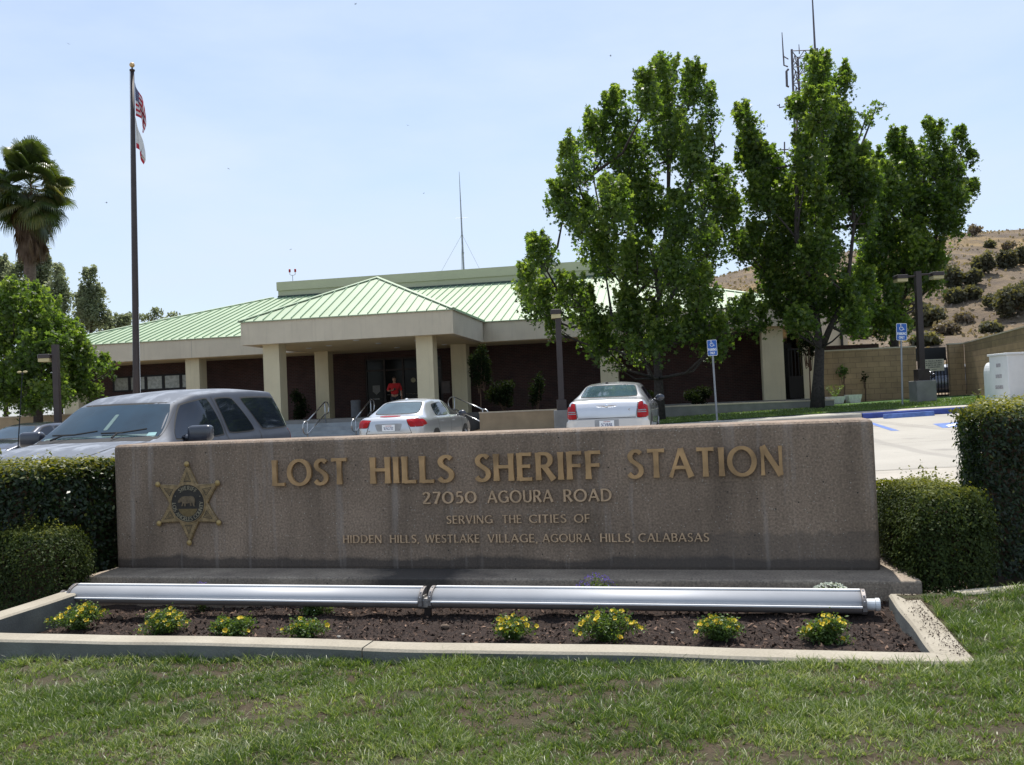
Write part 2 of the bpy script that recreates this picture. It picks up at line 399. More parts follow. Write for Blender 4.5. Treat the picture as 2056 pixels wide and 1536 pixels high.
M['faded_grey'] = car_paint('faded_grey_paint', (.042, .050, .068), .55, .0, .0, .7, .1)
M['dark_paint'] = car_paint('dark_grey_paint', (.06, .065, .085), .25, .5)
M['white_car'] = car_paint('white_car_paint', (.75, .76, .78), .3, .0)
M['mirror_dark'] = plain('dark_mirror_shell', (.035, .04, .055), .3, 0, .1, coat=.6)
def glass_mat(name, c, spec=.5, ior=1.6):
    mt, t, b = new_mat(name); n = noise(t, coord(t), 1.7, 3)
    t.links.new(ramp(t, n, [(.35, tuple(x * .75 for x in c)), (.65, tuple(x * 1.3 for x in c))]), b.inputs['Base Color'])
    b.inputs['Roughness'].default_value = .05; b.inputs['IOR'].default_value = ior; b.inputs['Coat Weight'].default_value = .1
    return mt
M['screen'] = glass_mat('windscreen_glass', (.018, .040, .060), ior=1.5)
M['sideglass'] = glass_mat('tinted_side_glass', (.008, .011, .018), ior=1.42)
M['rearglass'] = glass_mat('rear_window_glass', (.05, .085, .10), ior=1.9)
M['chrome'] = plain('chrome', (.7, .7, .72), .12, 1.0, .05)

# ------------------------------------------------------------------ stroke lettering (flared, slightly stressed capitals)
def arc(cx, cy, rx, ry, a0, a1, n=18):
    return [(cx + rx * math.cos(R(a0 + (a1 - a0) * i / n)), cy + ry * math.sin(R(a0 + (a1 - a0) * i / n))) for i in range(n + 1)]
def spl(pts, n=5):
    o = []; p = [pts[0]] + list(pts) + [pts[-1]]
    for i in range(1, len(p) - 2):
        for k in range(n):
            t = k / n; a, b, c, d = p[i - 1:i + 3]
            o.append(tuple(.5 * ((2 * b[j]) + (-a[j] + c[j]) * t + (2 * a[j] - 5 * b[j] + 4 * c[j] - d[j]) * t * t + (-a[j] + 3 * b[j] - 3 * c[j] + d[j]) * t ** 3) for j in (0, 1)))
    o.append(pts[-1]); return o
# each glyph: width, strokes (kind, points): 'K' thick stem, 'H' thin bar, 'S' stressed curve
GL = {
 'A': (.80, [('H', [(.03, 0), (.40, 1)]), ('K', [(.40, 1), (.77, 0)]), ('H', [(.16, .34), (.64, .34)])]),
 'B': (.58, [('K', [(.08, 0), (.08, 1)]), ('S', [(.08, .96)] + arc(.28, .75, .24, .21, 90, -90, 12) + [(.08, .54)]), ('S', [(.08, .54), (.28, .54)] + arc(.30, .29, .26, .25, 90, -90, 12) + [(.08, .04)])]),
 'C': (.80, [('S', arc(.47, .5, .42, .46, 48, 312, 24))]),
 'D': (.80, [('K', [(.08, 0), (.08, 1)]), ('S', [(.08, .96), (.28, .96)] + arc(.30, .5, .43, .46, 90, -90, 20) + [(.08, .04)])]),
 'E': (.54, [('K', [(.08, 0), (.08, 1)]), ('H', [(.08, .955), (.52, .955)]), ('H', [(.08, .52), (.47, .52)]), ('H', [(.08, .045), (.54, .045)])]),
 'F': (.52, [('K', [(.08, 0), (.08, 1)]), ('H', [(.08, .955), (.52, .955)]), ('H', [(.08, .50), (.48, .50)])]),
 'G': (.84, [('S', arc(.47, .5, .42, .46, 48, 325, 24)), ('K', [(.78, .06), (.78, .46)]), ('H', [(.60, .45), (.80, .45)])]),
 'H': (.72, [('K', [(.08, 0), (.08, 1)]), ('K', [(.64, 0), (.64, 1)]), ('H', [(.08, .52), (.64, .52)])]),
 'I': (.16, [('K', [(.08, 0), (.08, 1)])]),
 'J': (.34, [('S', [(.26, 1), (.26, .3)] + arc(.10, .22, .16, .2, 0, -100, 8))]),
 'K': (.68, [('K', [(.08, 0), (.08, 1)]), ('H', [(.10, .45), (.60, 1)]), ('K', [(.26, .58), (.64, 0)])]),
 'L': (.50, [('K', [(.08, 0), (.08, 1)]), ('H', [(.08, .045), (.50, .045)])]),
 'M': (.92, [('H', [(.04, 0), (.13, 1)]), ('K', [(.13, 1), (.46, .1)]), ('H', [(.46, .1), (.79, 1)]), ('K', [(.79, 1), (.88, 0)])]),
 'N': (.78, [('H', [(.08, 0), (.08, 1)]), ('K', [(.08, 1), (.70, 0)]), ('H', [(.70, 0), (.70, 1)])]),
 'O': (.96, [('S', arc(.48, .5, .43, .47, 90, 450, 36))]),
 'P': (.56, [('K', [(.08, 0), (.08, 1)]), ('S', [(.08, .96), (.26, .96)] + arc(.28, .71, .25, .25, 90, -90, 12) + [(.08, .46)])]),
 'Q': (.96, [('S', arc(.48, .5, .43, .47, 90, 450, 36)), ('K', [(.55, .25), (.85, -.05)])]),
 'R': (.66, [('K', [(.08, 0), (.08, 1)]), ('S', [(.08, .96), (.26, .96)] + arc(.29, .73, .24, .23, 90, -90, 12) + [(.08, .50)]), ('K', [(.30, .50), (.63, 0)])]),
 'S': (.56, [('S', spl([(.49, .86), (.38, .95), (.22, .94), (.10, .80), (.15, .63), (.32, .51), (.47, .37), (.48, .18), (.34, .05), (.16, .05), (.04, .16)]))]),
 'T': (.66, [('K', [(.33, 0), (.33, 1)]), ('H', [(.02, .955), (.64, .955)])]),
 'U': (.72, [('S', [(.08, 1), (.08, .34)] + arc(.36, .32, .28, .28, 180, 360, 14) + [(.64, 1)])]),
 'V': (.74, [('K', [(.04, 1), (.37, 0)]), ('H', [(.37, 0), (.70, 1)])]),
 'W': (1.10, [('K', [(.03, 1), (.28, 0)]), ('H', [(.28, 0), (.55, 1)]), ('K', [(.55, 1), (.81, 0)]), ('H', [(.81, 0), (1.07, 1)])]),
 'X': (.70, [('K', [(.05, 1), (.65, 0)]), ('H', [(.05, 0), (.65, 1)])]),
 'Y': (.70, [('K', [(.35, 0), (.35, .5)]), ('K', [(.04, 1), (.35, .46)]), ('H', [(.66, 1), (.35, .46)])]),
 'Z': (.62, [('H', [(.05, .955), (.57, .955)]), ('K', [(.55, .95), (.07, .05)]), ('H', [(.05, .045), (.6, .045)])]),
 '0': (.78, [('S', arc(.39, .5, .34, .46, 90, 450, 32))]),
 '1': (.3, [('K', [(.18, 0), (.18, 1)]), ('H', [(.02, .8), (.18, .97)])]),
 '2': (.60, [('S', spl([(.08, .78), (.16, .92), (.32, .96), (.47, .86), (.49, .68), (.36, .42), (.08, .06)])), ('H', [(.06, .045), (.58, .045)])]),
 '3': (.54, [('S', spl([(.08, .88), (.25, .96), (.42, .88), (.42, .66), (.22, .53)])), ('S', spl([(.22, .53), (.45, .45), (.49, .24), (.34, .05), (.06, .07)]))]),
 '4': (.6, [('K', [(.45, 0), (.45, 1)]), ('H', [(.45, .97), (.05, .28)]), ('H', [(.05, .28), (.6, .28)])]),
 '5': (.54, [('H', [(.14, .955), (.48, .955)]), ('H', [(.14, .955), (.12, .56)]), ('S', spl([(.12, .58), (.30, .62), (.46, .50), (.48, .26), (.34, .06), (.06, .06)]))]),
 '6': (.56, [('S', spl([(.45, .94), (.22, .75), (.08, .42), (.12, .14), (.28, .04), (.46, .14), (.48, .38), (.32, .54), (.12, .44)]))]),
 '7': (.56, [('H', [(.04, .955), (.54, .955)]), ('K', [(.52, .95), (.20, 0)])]),
 '8': (.54, [('S', arc(.27, .75, .19, .21, 90, 450, 16)), ('S', arc(.27, .28, .23, .25, 90, 450, 16))]),
 '9': (.56, [('S', spl([(.1, .06), (.33, .25), (.47, .58), (.43, .86), (.28, .96), (.10, .86), (.08, .62), (.24, .47), (.44, .56)]))]),
 ',': (.16, [('K', [(.10, .05), (.04, -.14)])]), '.': (.14, [('K', [(.07, 0), (.07, .12)])]), '-': (.3, [('H', [(.03, .45), (.27, .45)])]),
 '&': (.7, [('S', spl([(.62, .05), (.2, .72), (.3, .95), (.42, .78), (.1, .3), (.2, .05), (.45, .08), (.6, .4)]))]),
}
def text_w(s, gap=.16, space=.45):
    return sum((space if ch == ' ' else GL[ch][0] + gap) for ch in s) - gap
def letter(mb, ch, ox, oz, hgt, xs, depth, tk, fn, flare=.22, thin=.62):
    """fn(x, z, d) -> point; d is the distance out of the wall"""
    for si, (kind, pts) in enumerate(GL[ch][1]):
        n = len(pts); dd = depth * (1 + .02 * si + (.015 if kind == 'H' else 0))
        if kind != 'S' and n == 2: pts = [(pts[0][0] + (pts[1][0] - pts[0][0]) * i / 4, pts[0][1] + (pts[1][1] - pts[0][1]) * i / 4) for i in range(5)]; n = 5
        L = []; Rr = []
        for i, (x, z) in enumerate(pts):
            a = pts[max(i - 1, 0)]; b = pts[min(i + 1, n - 1)]
            if ch in 'O08' and (i == 0 or i == n - 1): a = pts[-2]; b = pts[1]
            tx, tz = b[0] - a[0], b[1] - a[1]; l = math.hypot(tx, tz) or 1; tx /= l; tz /= l
            if kind == 'S': w = tk * (thin + (1 - thin) * abs(tz) ** 1.3)
            elif kind == 'K': w = tk
            else: w = tk * thin
            u = abs(2 * i / (n - 1) - 1)
            if kind != 'S': w *= 1 + flare * u ** 3
            L.append((x - tz * w / 2, z + tx * w / 2)); Rr.append((x + tz * w / 2, z - tx * w / 2))
        vs = []; fs = []
        for (a, b) in zip(L, Rr):
            for q in (a, b):
                for d in (0, dd): vs.append(fn(ox + q[0] * hgt * xs, oz + q[1] * hgt, d))
        for i in range(n - 1):
            k = 4 * i
            fs += [(k + 1, k + 3, k + 7, k + 5), (k, k + 1, k + 5, k + 4), (k + 3, k + 2, k + 6, k + 7)]
        fs += [(0, 2, 3, 1), (4 * n - 4, 4 * n - 3, 4 * n - 1, 4 * n - 2)]
        mb.add(vs, fs)
def text_fit(mb, s, x0, x1, z, hgt, depth, tk, fn, gap=.16, space=.45, **kw):
    """writes s so that it fills x0..x1"""
    wt = text_w(s, gap, space) * hgt; xs = (x1 - x0) / wt; x = x0
    for ch in s:
        if ch == ' ': x += space * hgt * xs; continue
        letter(mb, ch, x, z, hgt, xs, depth, tk, fn, **kw); x += (GL[ch][0] + gap) * hgt * xs
def text_c(mb, s, xc, z, hgt, depth, tk, fn, xs=1.0, **kw):
    w = text_w(s) * hgt * xs; text_fit(mb, s, xc - w / 2, xc + w / 2, z, hgt, depth, tk, fn, **kw)

# ------------------------------------------------------------------ leaves
def rand_unit(n):
    v = RNG.normal(size=(n, 3)); return v / np.linalg.norm(v, axis=1, keepdims=True)
def leaf_mesh(name, c, size, tint, nrm=None, up=.35, shape='kite', aspect=.55, axis=None, fold=.25):
    """c (N,3) centres, one small folded leaf each"""
    n = len(c); size = np.broadcast_to(np.asarray(size, float), (n,)).reshape(-1, 1)
    nz = rand_unit(n) if nrm is None else nrm + .6 * rand_unit(n)
    nz[:, 2] += up; nz /= np.linalg.norm(nz, axis=1, keepdims=True)
    t = (rand_unit(n) if axis is None else axis + .45 * rand_unit(n)); t -= nz * (t * nz).sum(1, keepdims=True); t /= np.linalg.norm(t, axis=1, keepdims=True) + 1e-9
    b = np.cross(nz, t)
    if shape == 'kite':
        co = [(-.5, 0, 0), (.05, aspect / 2, fold * aspect / 2), (.5, 0, 0), (.05, -aspect / 2, fold * aspect / 2)]
    else:
        co = []
        for i in range(10):
            a = PI * i / 5 + .31; r_ = .55 if i % 2 == 0 else .26
            co.append((r_ * math.cos(a), r_ * math.sin(a), -.10 * (i % 2 == 0)))
    k = len(co); V = np.empty((n, k, 3))
    for i, (x, y, z) in enumerate(co): V[:, i] = c + size * (t * x + b * y + nz * z)
    return fast_mesh(name, V.reshape(-1, 3), np.arange(n * k).reshape(n, k), tint)

def ellipsoid_pts(n, c, r, bias=2.4):
    d = rand_unit(n) * (RNG.random((n, 1)) ** (1 / bias)); return np.asarray(c) + d * np.asarray(r)

def out_(c, ctr):
    v = Vector((c.x - ctr.x, c.y - ctr.y, 0)); return v * (.5 / max(1.5, v.length))
def crown_tree(name, label, cat, lobes, D, base, limbs, n_leaves, lsize, mat, group=None, shape='star', trunk_r=.17, spread=.9, clump=16, sig=.185, bark='bark', tint_shift=0.0, doubles=True, upmul=1.0):
    """lobes: (px, py, rx, ry) of the foliage masses as seen; each gets its own distance, so the crown has real depth"""
    base = Vector(base); root = empty(name, base, 0, label, cat, group)
    xs = np.array([l[0] for l in lobes], float); cx = xs.mean(); hw = max(1, (xs.max() - xs.min()) / 2)
    L = []
    for (px, py, rx, ry) in lobes:
        dmax = hw * D / PF * spread * math.sqrt(max(.08, 1 - ((px - cx) / (hw * 1.15)) ** 2))
        offs = (random.uniform(.25, 1) * dmax, -random.uniform(.25, 1) * dmax) if doubles and rx > 24 else (random.uniform(-.5, .5) * dmax,)
        for o in offs:
            Y = D + o; c = P(px, py, Y); s = Y / PF; L.append((c, Vector((rx * s, rx * s * 1.0, ry * s * upmul))))
    vol = np.array([l[1].x * l[1].z + .02 for l in L]); share = vol / vol.sum()
    C = []; T = []; ctr = Vector(limbs[0][-2])
    for (c, r_), sh in zip(L, share):
        nl = max(30, int(n_leaves * sh)); ns_ = max(3, int(nl / 60)); out = Vector((c.x - ctr.x, c.y - ctr.y, 0)); out = out * (.28 / max(1.5, out.length))
        ltint = .30 + tint_shift + .10 * RNG.normal()
        for _ in range(ns_):
            o_ = ellipsoid_pts(1, (0, 0, 0), (r_.x * .78, r_.y * .78, r_.z * .68), 2.6)[0]
            k = RNG.poisson(nl / ns_); ln = r_.z * random.uniform(.35, .75) + .25; t = RNG.random(k) ** .85
            d = np.array([out.x + random.uniform(-.25, .25) + .35 * o_[0] / r_.x, out.y + random.uniform(-.25, .25), 1.0])
            rad = (sig * (1.25 - .75 * t))[:, None]; p = np.array(c) + o_ + (t[:, None] - .45) * ln * d + np.clip(RNG.normal(size=(k, 3)), -1.7, 1.7) * rad * np.array([1, 1, .8])
            C.append(p); T.append(np.clip(ltint + .30 * (t - .4) + .10 * RNG.normal() + .15 * RNG.normal(size=k), 0, 1))
    for (c, r_) in L:                                # pointed young shoots standing out of the mass
        if min(r_.x, r_.z) < .25: continue
        for _ in range(6):
            d = Vector((random.gauss(0, .55) + out_(c, ctr).x, random.gauss(0, .55), 1.0 + .3 * random.random())).normalized(); o_ = Vector((d.x * r_.x, d.y * r_.y, d.z * r_.z)) * .62
            ln = random.uniform(.35, .78) * min(1.0, r_.z + .2); k = int(105 * ln); t = RNG.random(k) ** .8; dv = np.array(Vector((d.x * .45, d.y * .45, 1)).normalized())
            C.append(np.array(c + o_) + t[:, None] * ln * dv + np.clip(RNG.normal(size=(k, 3)), -1.7, 1.7) * (sig * (.62 - .40 * t))[:, None]); T.append(np.clip(.42 + tint_shift + .25 * t + .16 * RNG.normal(size=k), 0, 1))
    C = np.concatenate(C); T = np.concatenate(T)
    me = leaf_mesh('crown', C - np.array(base), lsize * (.5 + .75 * RNG.random(len(C))), T, up=.5, shape=shape)
    link_mesh('crown', me, mat, root)
    tr = MB(Matrix.Translation(-base))
    # trunk and limbs run to the lobe centres
    tops = [Vector(q) for q in limbs[0]]
    tr.tube(tops, [trunk_r * (1.25 if i == 0 else 1) * (1 - .82 * i / (len(tops) - 1)) for i in range(len(tops))], 10)
    for extra in limbs[1:]:
        e_ = [Vector(q) for q in extra]; tr.tube(e_, [trunk_r * .62 * (1 - .8 * i / (len(e_) - 1)) for i in range(len(e_))], 8)
    allp = [Vector(q) for li in limbs for q in li[1:]]
    for (c, r_) in L:
        cand = [q for q in allp if q.z < c.z - .15 * r_.z] or allp
        q = min(cand, key=lambda w: (w - c).length + .25 * abs(w.x - c.x))
        mid = (q + c) / 2 + Vector((random.uniform(-.15, .15), random.uniform(-.15, .15), -.12 * (q - c).length))
        l = (q - c).length; r0 = min(trunk_r * .38, .018 + .014 * l)
        tr.tube([q, mid, c, c + Vector((0, 0, r_.z * .6))], [r0, r0 * .7, r0 * .4, .006], 5)
        for _ in range(3):
            e2 = c + Vector([random.uniform(-.8, .8) * r_[i] for i in range(3)]); tr.tube([mid.lerp(c, .6), e2], [r0 * .35, .004], 4)
    tr.build('trunk', M[bark], root, True)
    return root

def hedge_block(name, label, cat, poly, z0, z1, n, lsize, mat, round_=.18, core=.12, seed=1, ztilt=(0, 0), sprigs=0, group=None, tshift=0.0):
    """clipped hedge: poly is the plan outline (counter-clockwise), leaves sit in a shell around it"""
    pl = [Vector((x, y)) for x, y in poly]; cx = sum(p.x for p in pl) / len(pl); cy = sum(p.y for p in pl) / len(pl)
    root = empty(name, (cx, cy, z0), 0, label, cat, group)
    segs = []; per = 0
    for i in range(len(pl)):
        a, b = pl[i], pl[(i + 1) % len(pl)]; segs.append((a, b, (b - a).length)); per += (b - a).length
    area_top = abs(sum(a.x * b.y - b.x * a.y for a, b, _ in segs)) / 2; side = per * (z1 - z0)
    nt_ = int(n * area_top / (area_top + side)); pts = []; nr = []
    H = z1 - z0
    def top_z(x, y): return z1 + ztilt[0] * (x - cx) + ztilt[1] * (y - cy)
    xs = [p.x for p in pl]; ys = [p.y for p in pl]
    def inside(X, Y):
        ok = np.ones(len(X), bool); d = np.full(len(X), 9.)
        for a, b, l in segs:
            s_ = ((b.x - a.x) * (Y - a.y) - (b.y - a.y) * (X - a.x)) / l; ok &= s_ > 0; d = np.minimum(d, s_)
        return ok, d
    X = RNG.uniform(min(xs), max(xs), nt_ * 3); Y = RNG.uniform(min(ys), max(ys), nt_ * 3)
    ok, d = inside(X, Y); X, Y, d = X[ok][:nt_], Y[ok][:nt_], d[ok][:nt_]
    Z = top_z(X, Y) - round_ * np.clip(1 - d / round_, 0, 1) ** 2 * (.6 if round_ < .25 else .95)
    Z = Z + .05 * (fnoise(X * 3, Y * 3, seed) - .5) * 2 + .028 * RNG.normal(size=len(X)) - .05 * RNG.random(len(X))
    pts.append(np.stack([X, Y, Z], 1)); nr.append(np.tile([0, 0, 1.], (len(X), 1)))
    ns_ = n - nt_
    for a, b, l in segs:
        k = int(ns_ * l / per); t = RNG.random(k); h = RNG.random(k)
        nx, ny = (b.y - a.y) / l, -(b.x - a.x) / l
        inn = round_ * np.clip((h - (1 - round_ / H)) / (round_ / H), 0, 1) ** 2 * .5
        bulge = .10 * (fnoise(t * l * 2.5, h * H * 2.5, seed + 3) - .5) * 2 + .025 * RNG.normal(size=k) - .11 * RNG.random(k) ** 1.5 - inn
        x = a.x + (b.x - a.x) * t + nx * bulge; y = a.y + (b.y - a.y) * t + ny * bulge
        zt = top_z(x, y); z = z0 + (zt - z0) * h
        pts.append(np.stack([x, y, z], 1)); nr.append(np.tile([nx, ny, .2], (k, 1)))
    if sprigs:
        for _ in range(sprigs):
            i = random.randrange(len(pts[0])); q = pts[0][i]; hh = random.uniform(.05, .16); k = int(hh / .012)
            s_ = np.linspace(0, 1, k)[:, None]; lean = np.array([random.uniform(-.3, .3), random.uniform(-.3, .3), 1])
            pts.append(q + s_ * hh * lean + .008 * RNG.normal(size=(k, 3))); nr.append(np.tile([0, 0, .3], (k, 1)))
    C = np.concatenate(pts); Nn = np.concatenate(nr)
    hfac = np.clip((C[:, 2] - z0) / H, 0, 1.2)
    young = np.clip((hfac - .86) * 3.2, 0, .5)     # fresh yellow-green growth at the clipped top
    T = np.clip(.25 + tshift + .17 * RNG.normal(size=len(C)) + young + .25 * (fnoise(C[:, 0] * 5, C[:, 2] * 5 + C[:, 1] * 3, seed + 7) - .5), 0, 1)
    me = leaf_mesh('leaves', C - np.array([cx, cy, z0]), lsize * (.6 + .8 * RNG.random(len(C))), T, nrm=Nn, up=.25, aspect=.5)
    link_mesh('leaves', me, mat, root)
    cb = MB(Matrix.Translation((-cx, -cy, -z0)))
    cc = Vector((cx, cy)); ins = [p + (cc - p).normalized() * (core * 1.8) for p in pl]
    nn = len(ins)
    v = [(p.x, p.y, z0) for p in ins] + [(p.x, p.y, top_z(p.x, p.y) - core) for p in ins]
    cb.add(v, [tuple(range(nn, 2 * nn))] + [(i, (i + 1) % nn, nn + (i + 1) % nn, nn + i) for i in range(nn)])  # inner core added to block light through the leaves, meshed with the twigs
    for _ in range(60):
        i = random.randrange(nn); a, b = pl[i], pl[(i + 1) % nn]; q = a.lerp(b, random.random()); q = q.lerp(cc, random.uniform(.3, .5))
        hh = random.uniform(.4, .95) * H
        cb.tube([(q.x, q.y, z0), (q.x + random.uniform(-.1, .1), q.y + random.uniform(-.1, .1), z0 + hh)], [.008, .003], 4)
    cb.build('blocker_and_branches', M['twig'], root)
    return root

# ================================================================== THE SETTING
def crest(q):
    return float(np.interp(q, [-60, -20, 0, 14, 33.7, 40, 73.4, 83, 110, 160], [0, 0.5, 3.5, 11.8, 20.0, 21.6, 25.6, 25.9, 27.5, 29]))
def hillz(x, y):
    q = x / max(y, 60.0) * 150 if y < 150 else x
    t = min(max((y - 50) / 100.0, 0), 1); s = t * t * (3 - 2 * t) * .35 + t * .65
    if y > 150: s = 1 - .002 * (y - 150)
    h = crest(q) * s
    n = float(fnoise(x * .06, y * .06, 5, 4)) - .5
    g = float(vnoise(x * .035 + y * .02, y * .012, 9)) - .5
    return 1.1 + h + (n * 2.0 + g * 3.0) * min(1, t * 3) * min(1, max(0, (1.02 - s)) * 4) * min(1, h / 6)
def groundz(x, y):
    k = kerby(min(max(x, -18.0), 22.0))
    if y < 9.4: return lawnz(x, y) - .3
    if y < 10.4:
        t = y - 9.4; return (lawnz(x, y) - .3) * (1 - t) + lotz(x, y) * t
    if y < k: return lotz(x, y)
    return bankz(x, min(y, 50))

def grid_obj(name, xs, ys, fz, mt, kind='structure', keep=None, parent=None, dz=0.0, smooth=True):
    X, Y = np.meshgrid(xs, ys); nx, ny = len(xs), len(ys)
    Z = np.array([[fz(float(a), float(b)) + dz for a in xs] for b in ys])
    V = np.stack([X.ravel(), Y.ravel(), Z.ravel()], 1)
    i, j = np.meshgrid(np.arange(nx - 1), np.arange(ny - 1)); a = (j * nx + i).ravel()
    F = np.stack([a, a + 1, a + nx + 1, a + nx], 1)
    if keep is not None:
        c = V[F].mean(1); F = F[np.array([keep(p[0], p[1]) for p in c])]
    o = link_mesh(name, fast_mesh(name, V, F), mt, parent, smooth)
    if kind: o['kind'] = kind
    return o

# soil under everything, reaching the horizon
mt, t, b = new_mat('bare_soil'); v = coord(t)
col = ramp(t, noise(t, v, 3.0, 6), [(.3, (.05, .035, .024)), (.7, (.12, .085, .055))])
gy = nd(t, 'ShaderNodeSeparateXYZ'); t.links.new(v, gy.inputs[0])
far_ = ramp(t, noise(t, v, .12, 6), [(.3, (.20, .145, .085)), (.7, (.32, .235, .14))])
mr = nd(t, 'ShaderNodeMapRange'); mr.inputs['From Min'].default_value = 38; mr.inputs['From Max'].default_value = 46; t.links.new(gy.outputs['Y'], mr.inputs['Value'])
t.links.new(mixc(t, mr.outputs[0], col, far_), b.inputs['Base Color']); b.inputs['Roughness'].default_value = 1
bump(t, b, noise(t, v, 30, 4), .5, .02); M['soil'] = mt
xs = np.concatenate([np.linspace(-1500, -60, 8), np.linspace(-50, 50, 101), np.linspace(60, 1500, 8)])
ys = np.concatenate([np.linspace(-60, 0, 5), np.linspace(1, 46, 91), np.linspace(60, 300, 7), np.linspace(500, 2500, 4)])
grid_obj('ground', xs, ys, groundz, M['soil'], dz=-.06)

# dry grass hill
mt, t, b = new_mat('dry_grass_hill'); v = coord(t)
big = noise(t, v, .05, 6, .6); mid = noise(t, v, .22, 7, .68)
c1 = ramp(t, mid, [(.30, (.095, .066, .036)), (.46, (.19, .132, .062)), (.60, (.30, .205, .085)), (.8, (.40, .28, .115))])
c2 = ramp(t, mid, [(.3, (.10, .075, .055)), (.7, (.21, .155, .095))])
col = mixc(t, ramp(t, big, [(.38, (0,) * 3), (.52, (1,) * 3)]), c1, c2)
col = mixc(t, .5, col, ramp(t, noise(t, v, 1.8, 6, .7), [(.3, (.55, .55, .58)), (.7, (1.35, 1.3, 1.2))]), 'MULTIPLY')
gul = noise(t, coord(t, (.30, .06, .2)), 1.0, 6, .7); col = mixc(t, ramp(t, gul, [(.52, (0,) * 3), (.66, (.6,) * 3)]), col, (.10, .078, .062))
t.links.new(col, b.inputs['Base Color']); b.inputs['Roughness'].default_value = 1; bump(t, b, noise(t, v, 1.3, 7, .7), .7, .6)
M['hill'] = mt
grid_obj('hill', np.linspace(-60, 200, 150), np.linspace(47, 230, 110), hillz, M['hill'])
tw = 22000
hx = RNG.uniform(6, 105, tw); hy = RNG.uniform(60, 150, tw); kp = fnoise(hx * .12, hy * .12, 91, 4) + .12 * RNG.normal(size=tw) > .5; hx, hy = hx[kp], hy[kp]; tw = len(hx)
hz = np.array([hillz(a, c) for a, c in zip(hx, hy)])
me = leaf_mesh('dry_tufts', np.stack([hx, hy, hz + .12], 1), .25 + .45 * RNG.random(tw) ** 2, RNG.random(tw) * .8, up=0, aspect=.6)
o = link_mesh('dry_grass_tufts', me, M['leaf_dry']); tag(o, 'dry grass tufts scattered over the tan hillside', 'dry grass', kind='stuff')

# parking lot of pale concrete
mt, t, b = new_mat('pale_lot_concrete'); v = coord(t)
col = ramp(t, noise(t, v, .7, 7, .6), [(.3, (.33, .305, .262)), (.7, (.40, .372, .32))])
col = mixc(t, ramp(t, noise(t, coord(t, (.4, 3, 1)), 1.2, 6, .65), [(.5, (0,) * 3), (.75, (.35,) * 3)]), col, (.30, .285, .25))
col = mixc(t, .35, col, ramp(t, noise(t, v, 45, 3), [(.3, (.75,) * 3), (.7, (1.2,) * 3)]), 'MULTIPLY')
oil = noise(t, v, .9, 3, .5); col = mixc(t, ramp(t, oil, [(.66, (0,) * 3), (.74, (.5,) * 3)]), col, (.16, .15, .135))
wvx = nd(t, 'ShaderNodeTexWave', Scale=.16, Distortion=6.0, Detail=3.0); wvx.inputs['Detail Scale'].default_value = .5; t.links.new(v, wvx.inputs['Vector'])
col = mixc(t, ramp(t, wvx.outputs['Fac'], [(.955, (0,) * 3), (.985, (.28,) * 3)]), col, (.15, .14, .13))
brk = nd(t, 'ShaderNodeTexBrick'); brk.inputs['Scale'].default_value = 1; brk.inputs['Brick Width'].default_value = 4.6; brk.inputs['Row Height'].default_value = 4.2; brk.inputs['Mortar Size'].default_value = .012; brk.offset = 0; t.links.new(v, brk.inputs['Vector'])
col = mixc(t, brk.outputs['Fac'], col, (.14, .125, .105))
t.links.new(col, b.inputs['Base Color']); b.inputs['Roughness'].default_value = .85; bump(t, b, noise(t, v, 90, 3), .25, .004); M['lot'] = mt
def warp_grid(name, x0, x1, nx, fy0, fy1, ny, fz, mt, dz=0.0, kind='structure'):
    xs = np.linspace(x0, x1, nx); V = []; 
    for j in range(ny):
        for x in xs:
            y = fy0(x) + (fy1(x) - fy0(x)) * j / (ny - 1); V.append((x, y, fz(x, y) + dz))
    i, j = np.meshgrid(np.arange(nx - 1), np.arange(ny - 1)); a = (j * nx + i).ravel()
    o = link_mesh(name, fast_mesh(name, V, np.stack([a, a + 1, a + nx + 1, a + nx], 1)), mt, None, True)
    if kind: o['kind'] = kind
    return o
warp_grid('parking_lot', -32, 32, 129, lambda x: 12.55 - .08 * (x - 5), kerby, 30, lotz, M['lot'])
warp_grid('gutter_pavement', -32, 32, 129, lambda x: 10.0, lambda x: 12.535 - .08 * (x - 5), 8, lotz, plain('gutter_concrete', (.39, .355, .30), .9, 0, .12, 2.0, .3), dz=-.002)

# kerb strips (a real step), pale pavement behind, blue painted stretch
def kerb_run(name, x0, x1, mt, h=.15, w=.16, off=0.0, n=40, kind='structure', label=None, cat=None):
    mb = MB(); pr = [(-.0, -.08), (.012, h - .02), (.03, h), (w, h), (w, -.08)]
    xs = np.linspace(x0, x1, n); m_ = len(pr)
    for x in xs:
        for (d, z) in pr:
            y = kerby(x) + off + d; mb.v.append((x, y, lotz(x, kerby(x)) + z))
    for i in range(n - 1):
        for k in range(m_ - 1):
            a = i * m_ + k; mb.f.append([a, a + m_, a + m_ + 1, a + 1]); mb.mi.append(0)
    o = mb.build(name, mt, None, False); return tag(o, label, cat, kind=kind)
XB0 = hit(1700, 838, lotz).x
kerb_run('kerb', -30, XB0 - .02, M['concrete'])
kerb_run('blue_kerb', XB0, 13.4, M['blue_paint'])
warp_grid('footpath', -30, 24, 109, lambda x: kerby(x) + .155, lambda x: kerby(x) + 1.35, 3, lambda x, y: bankz(x, y), M['concrete'], dz=.004)
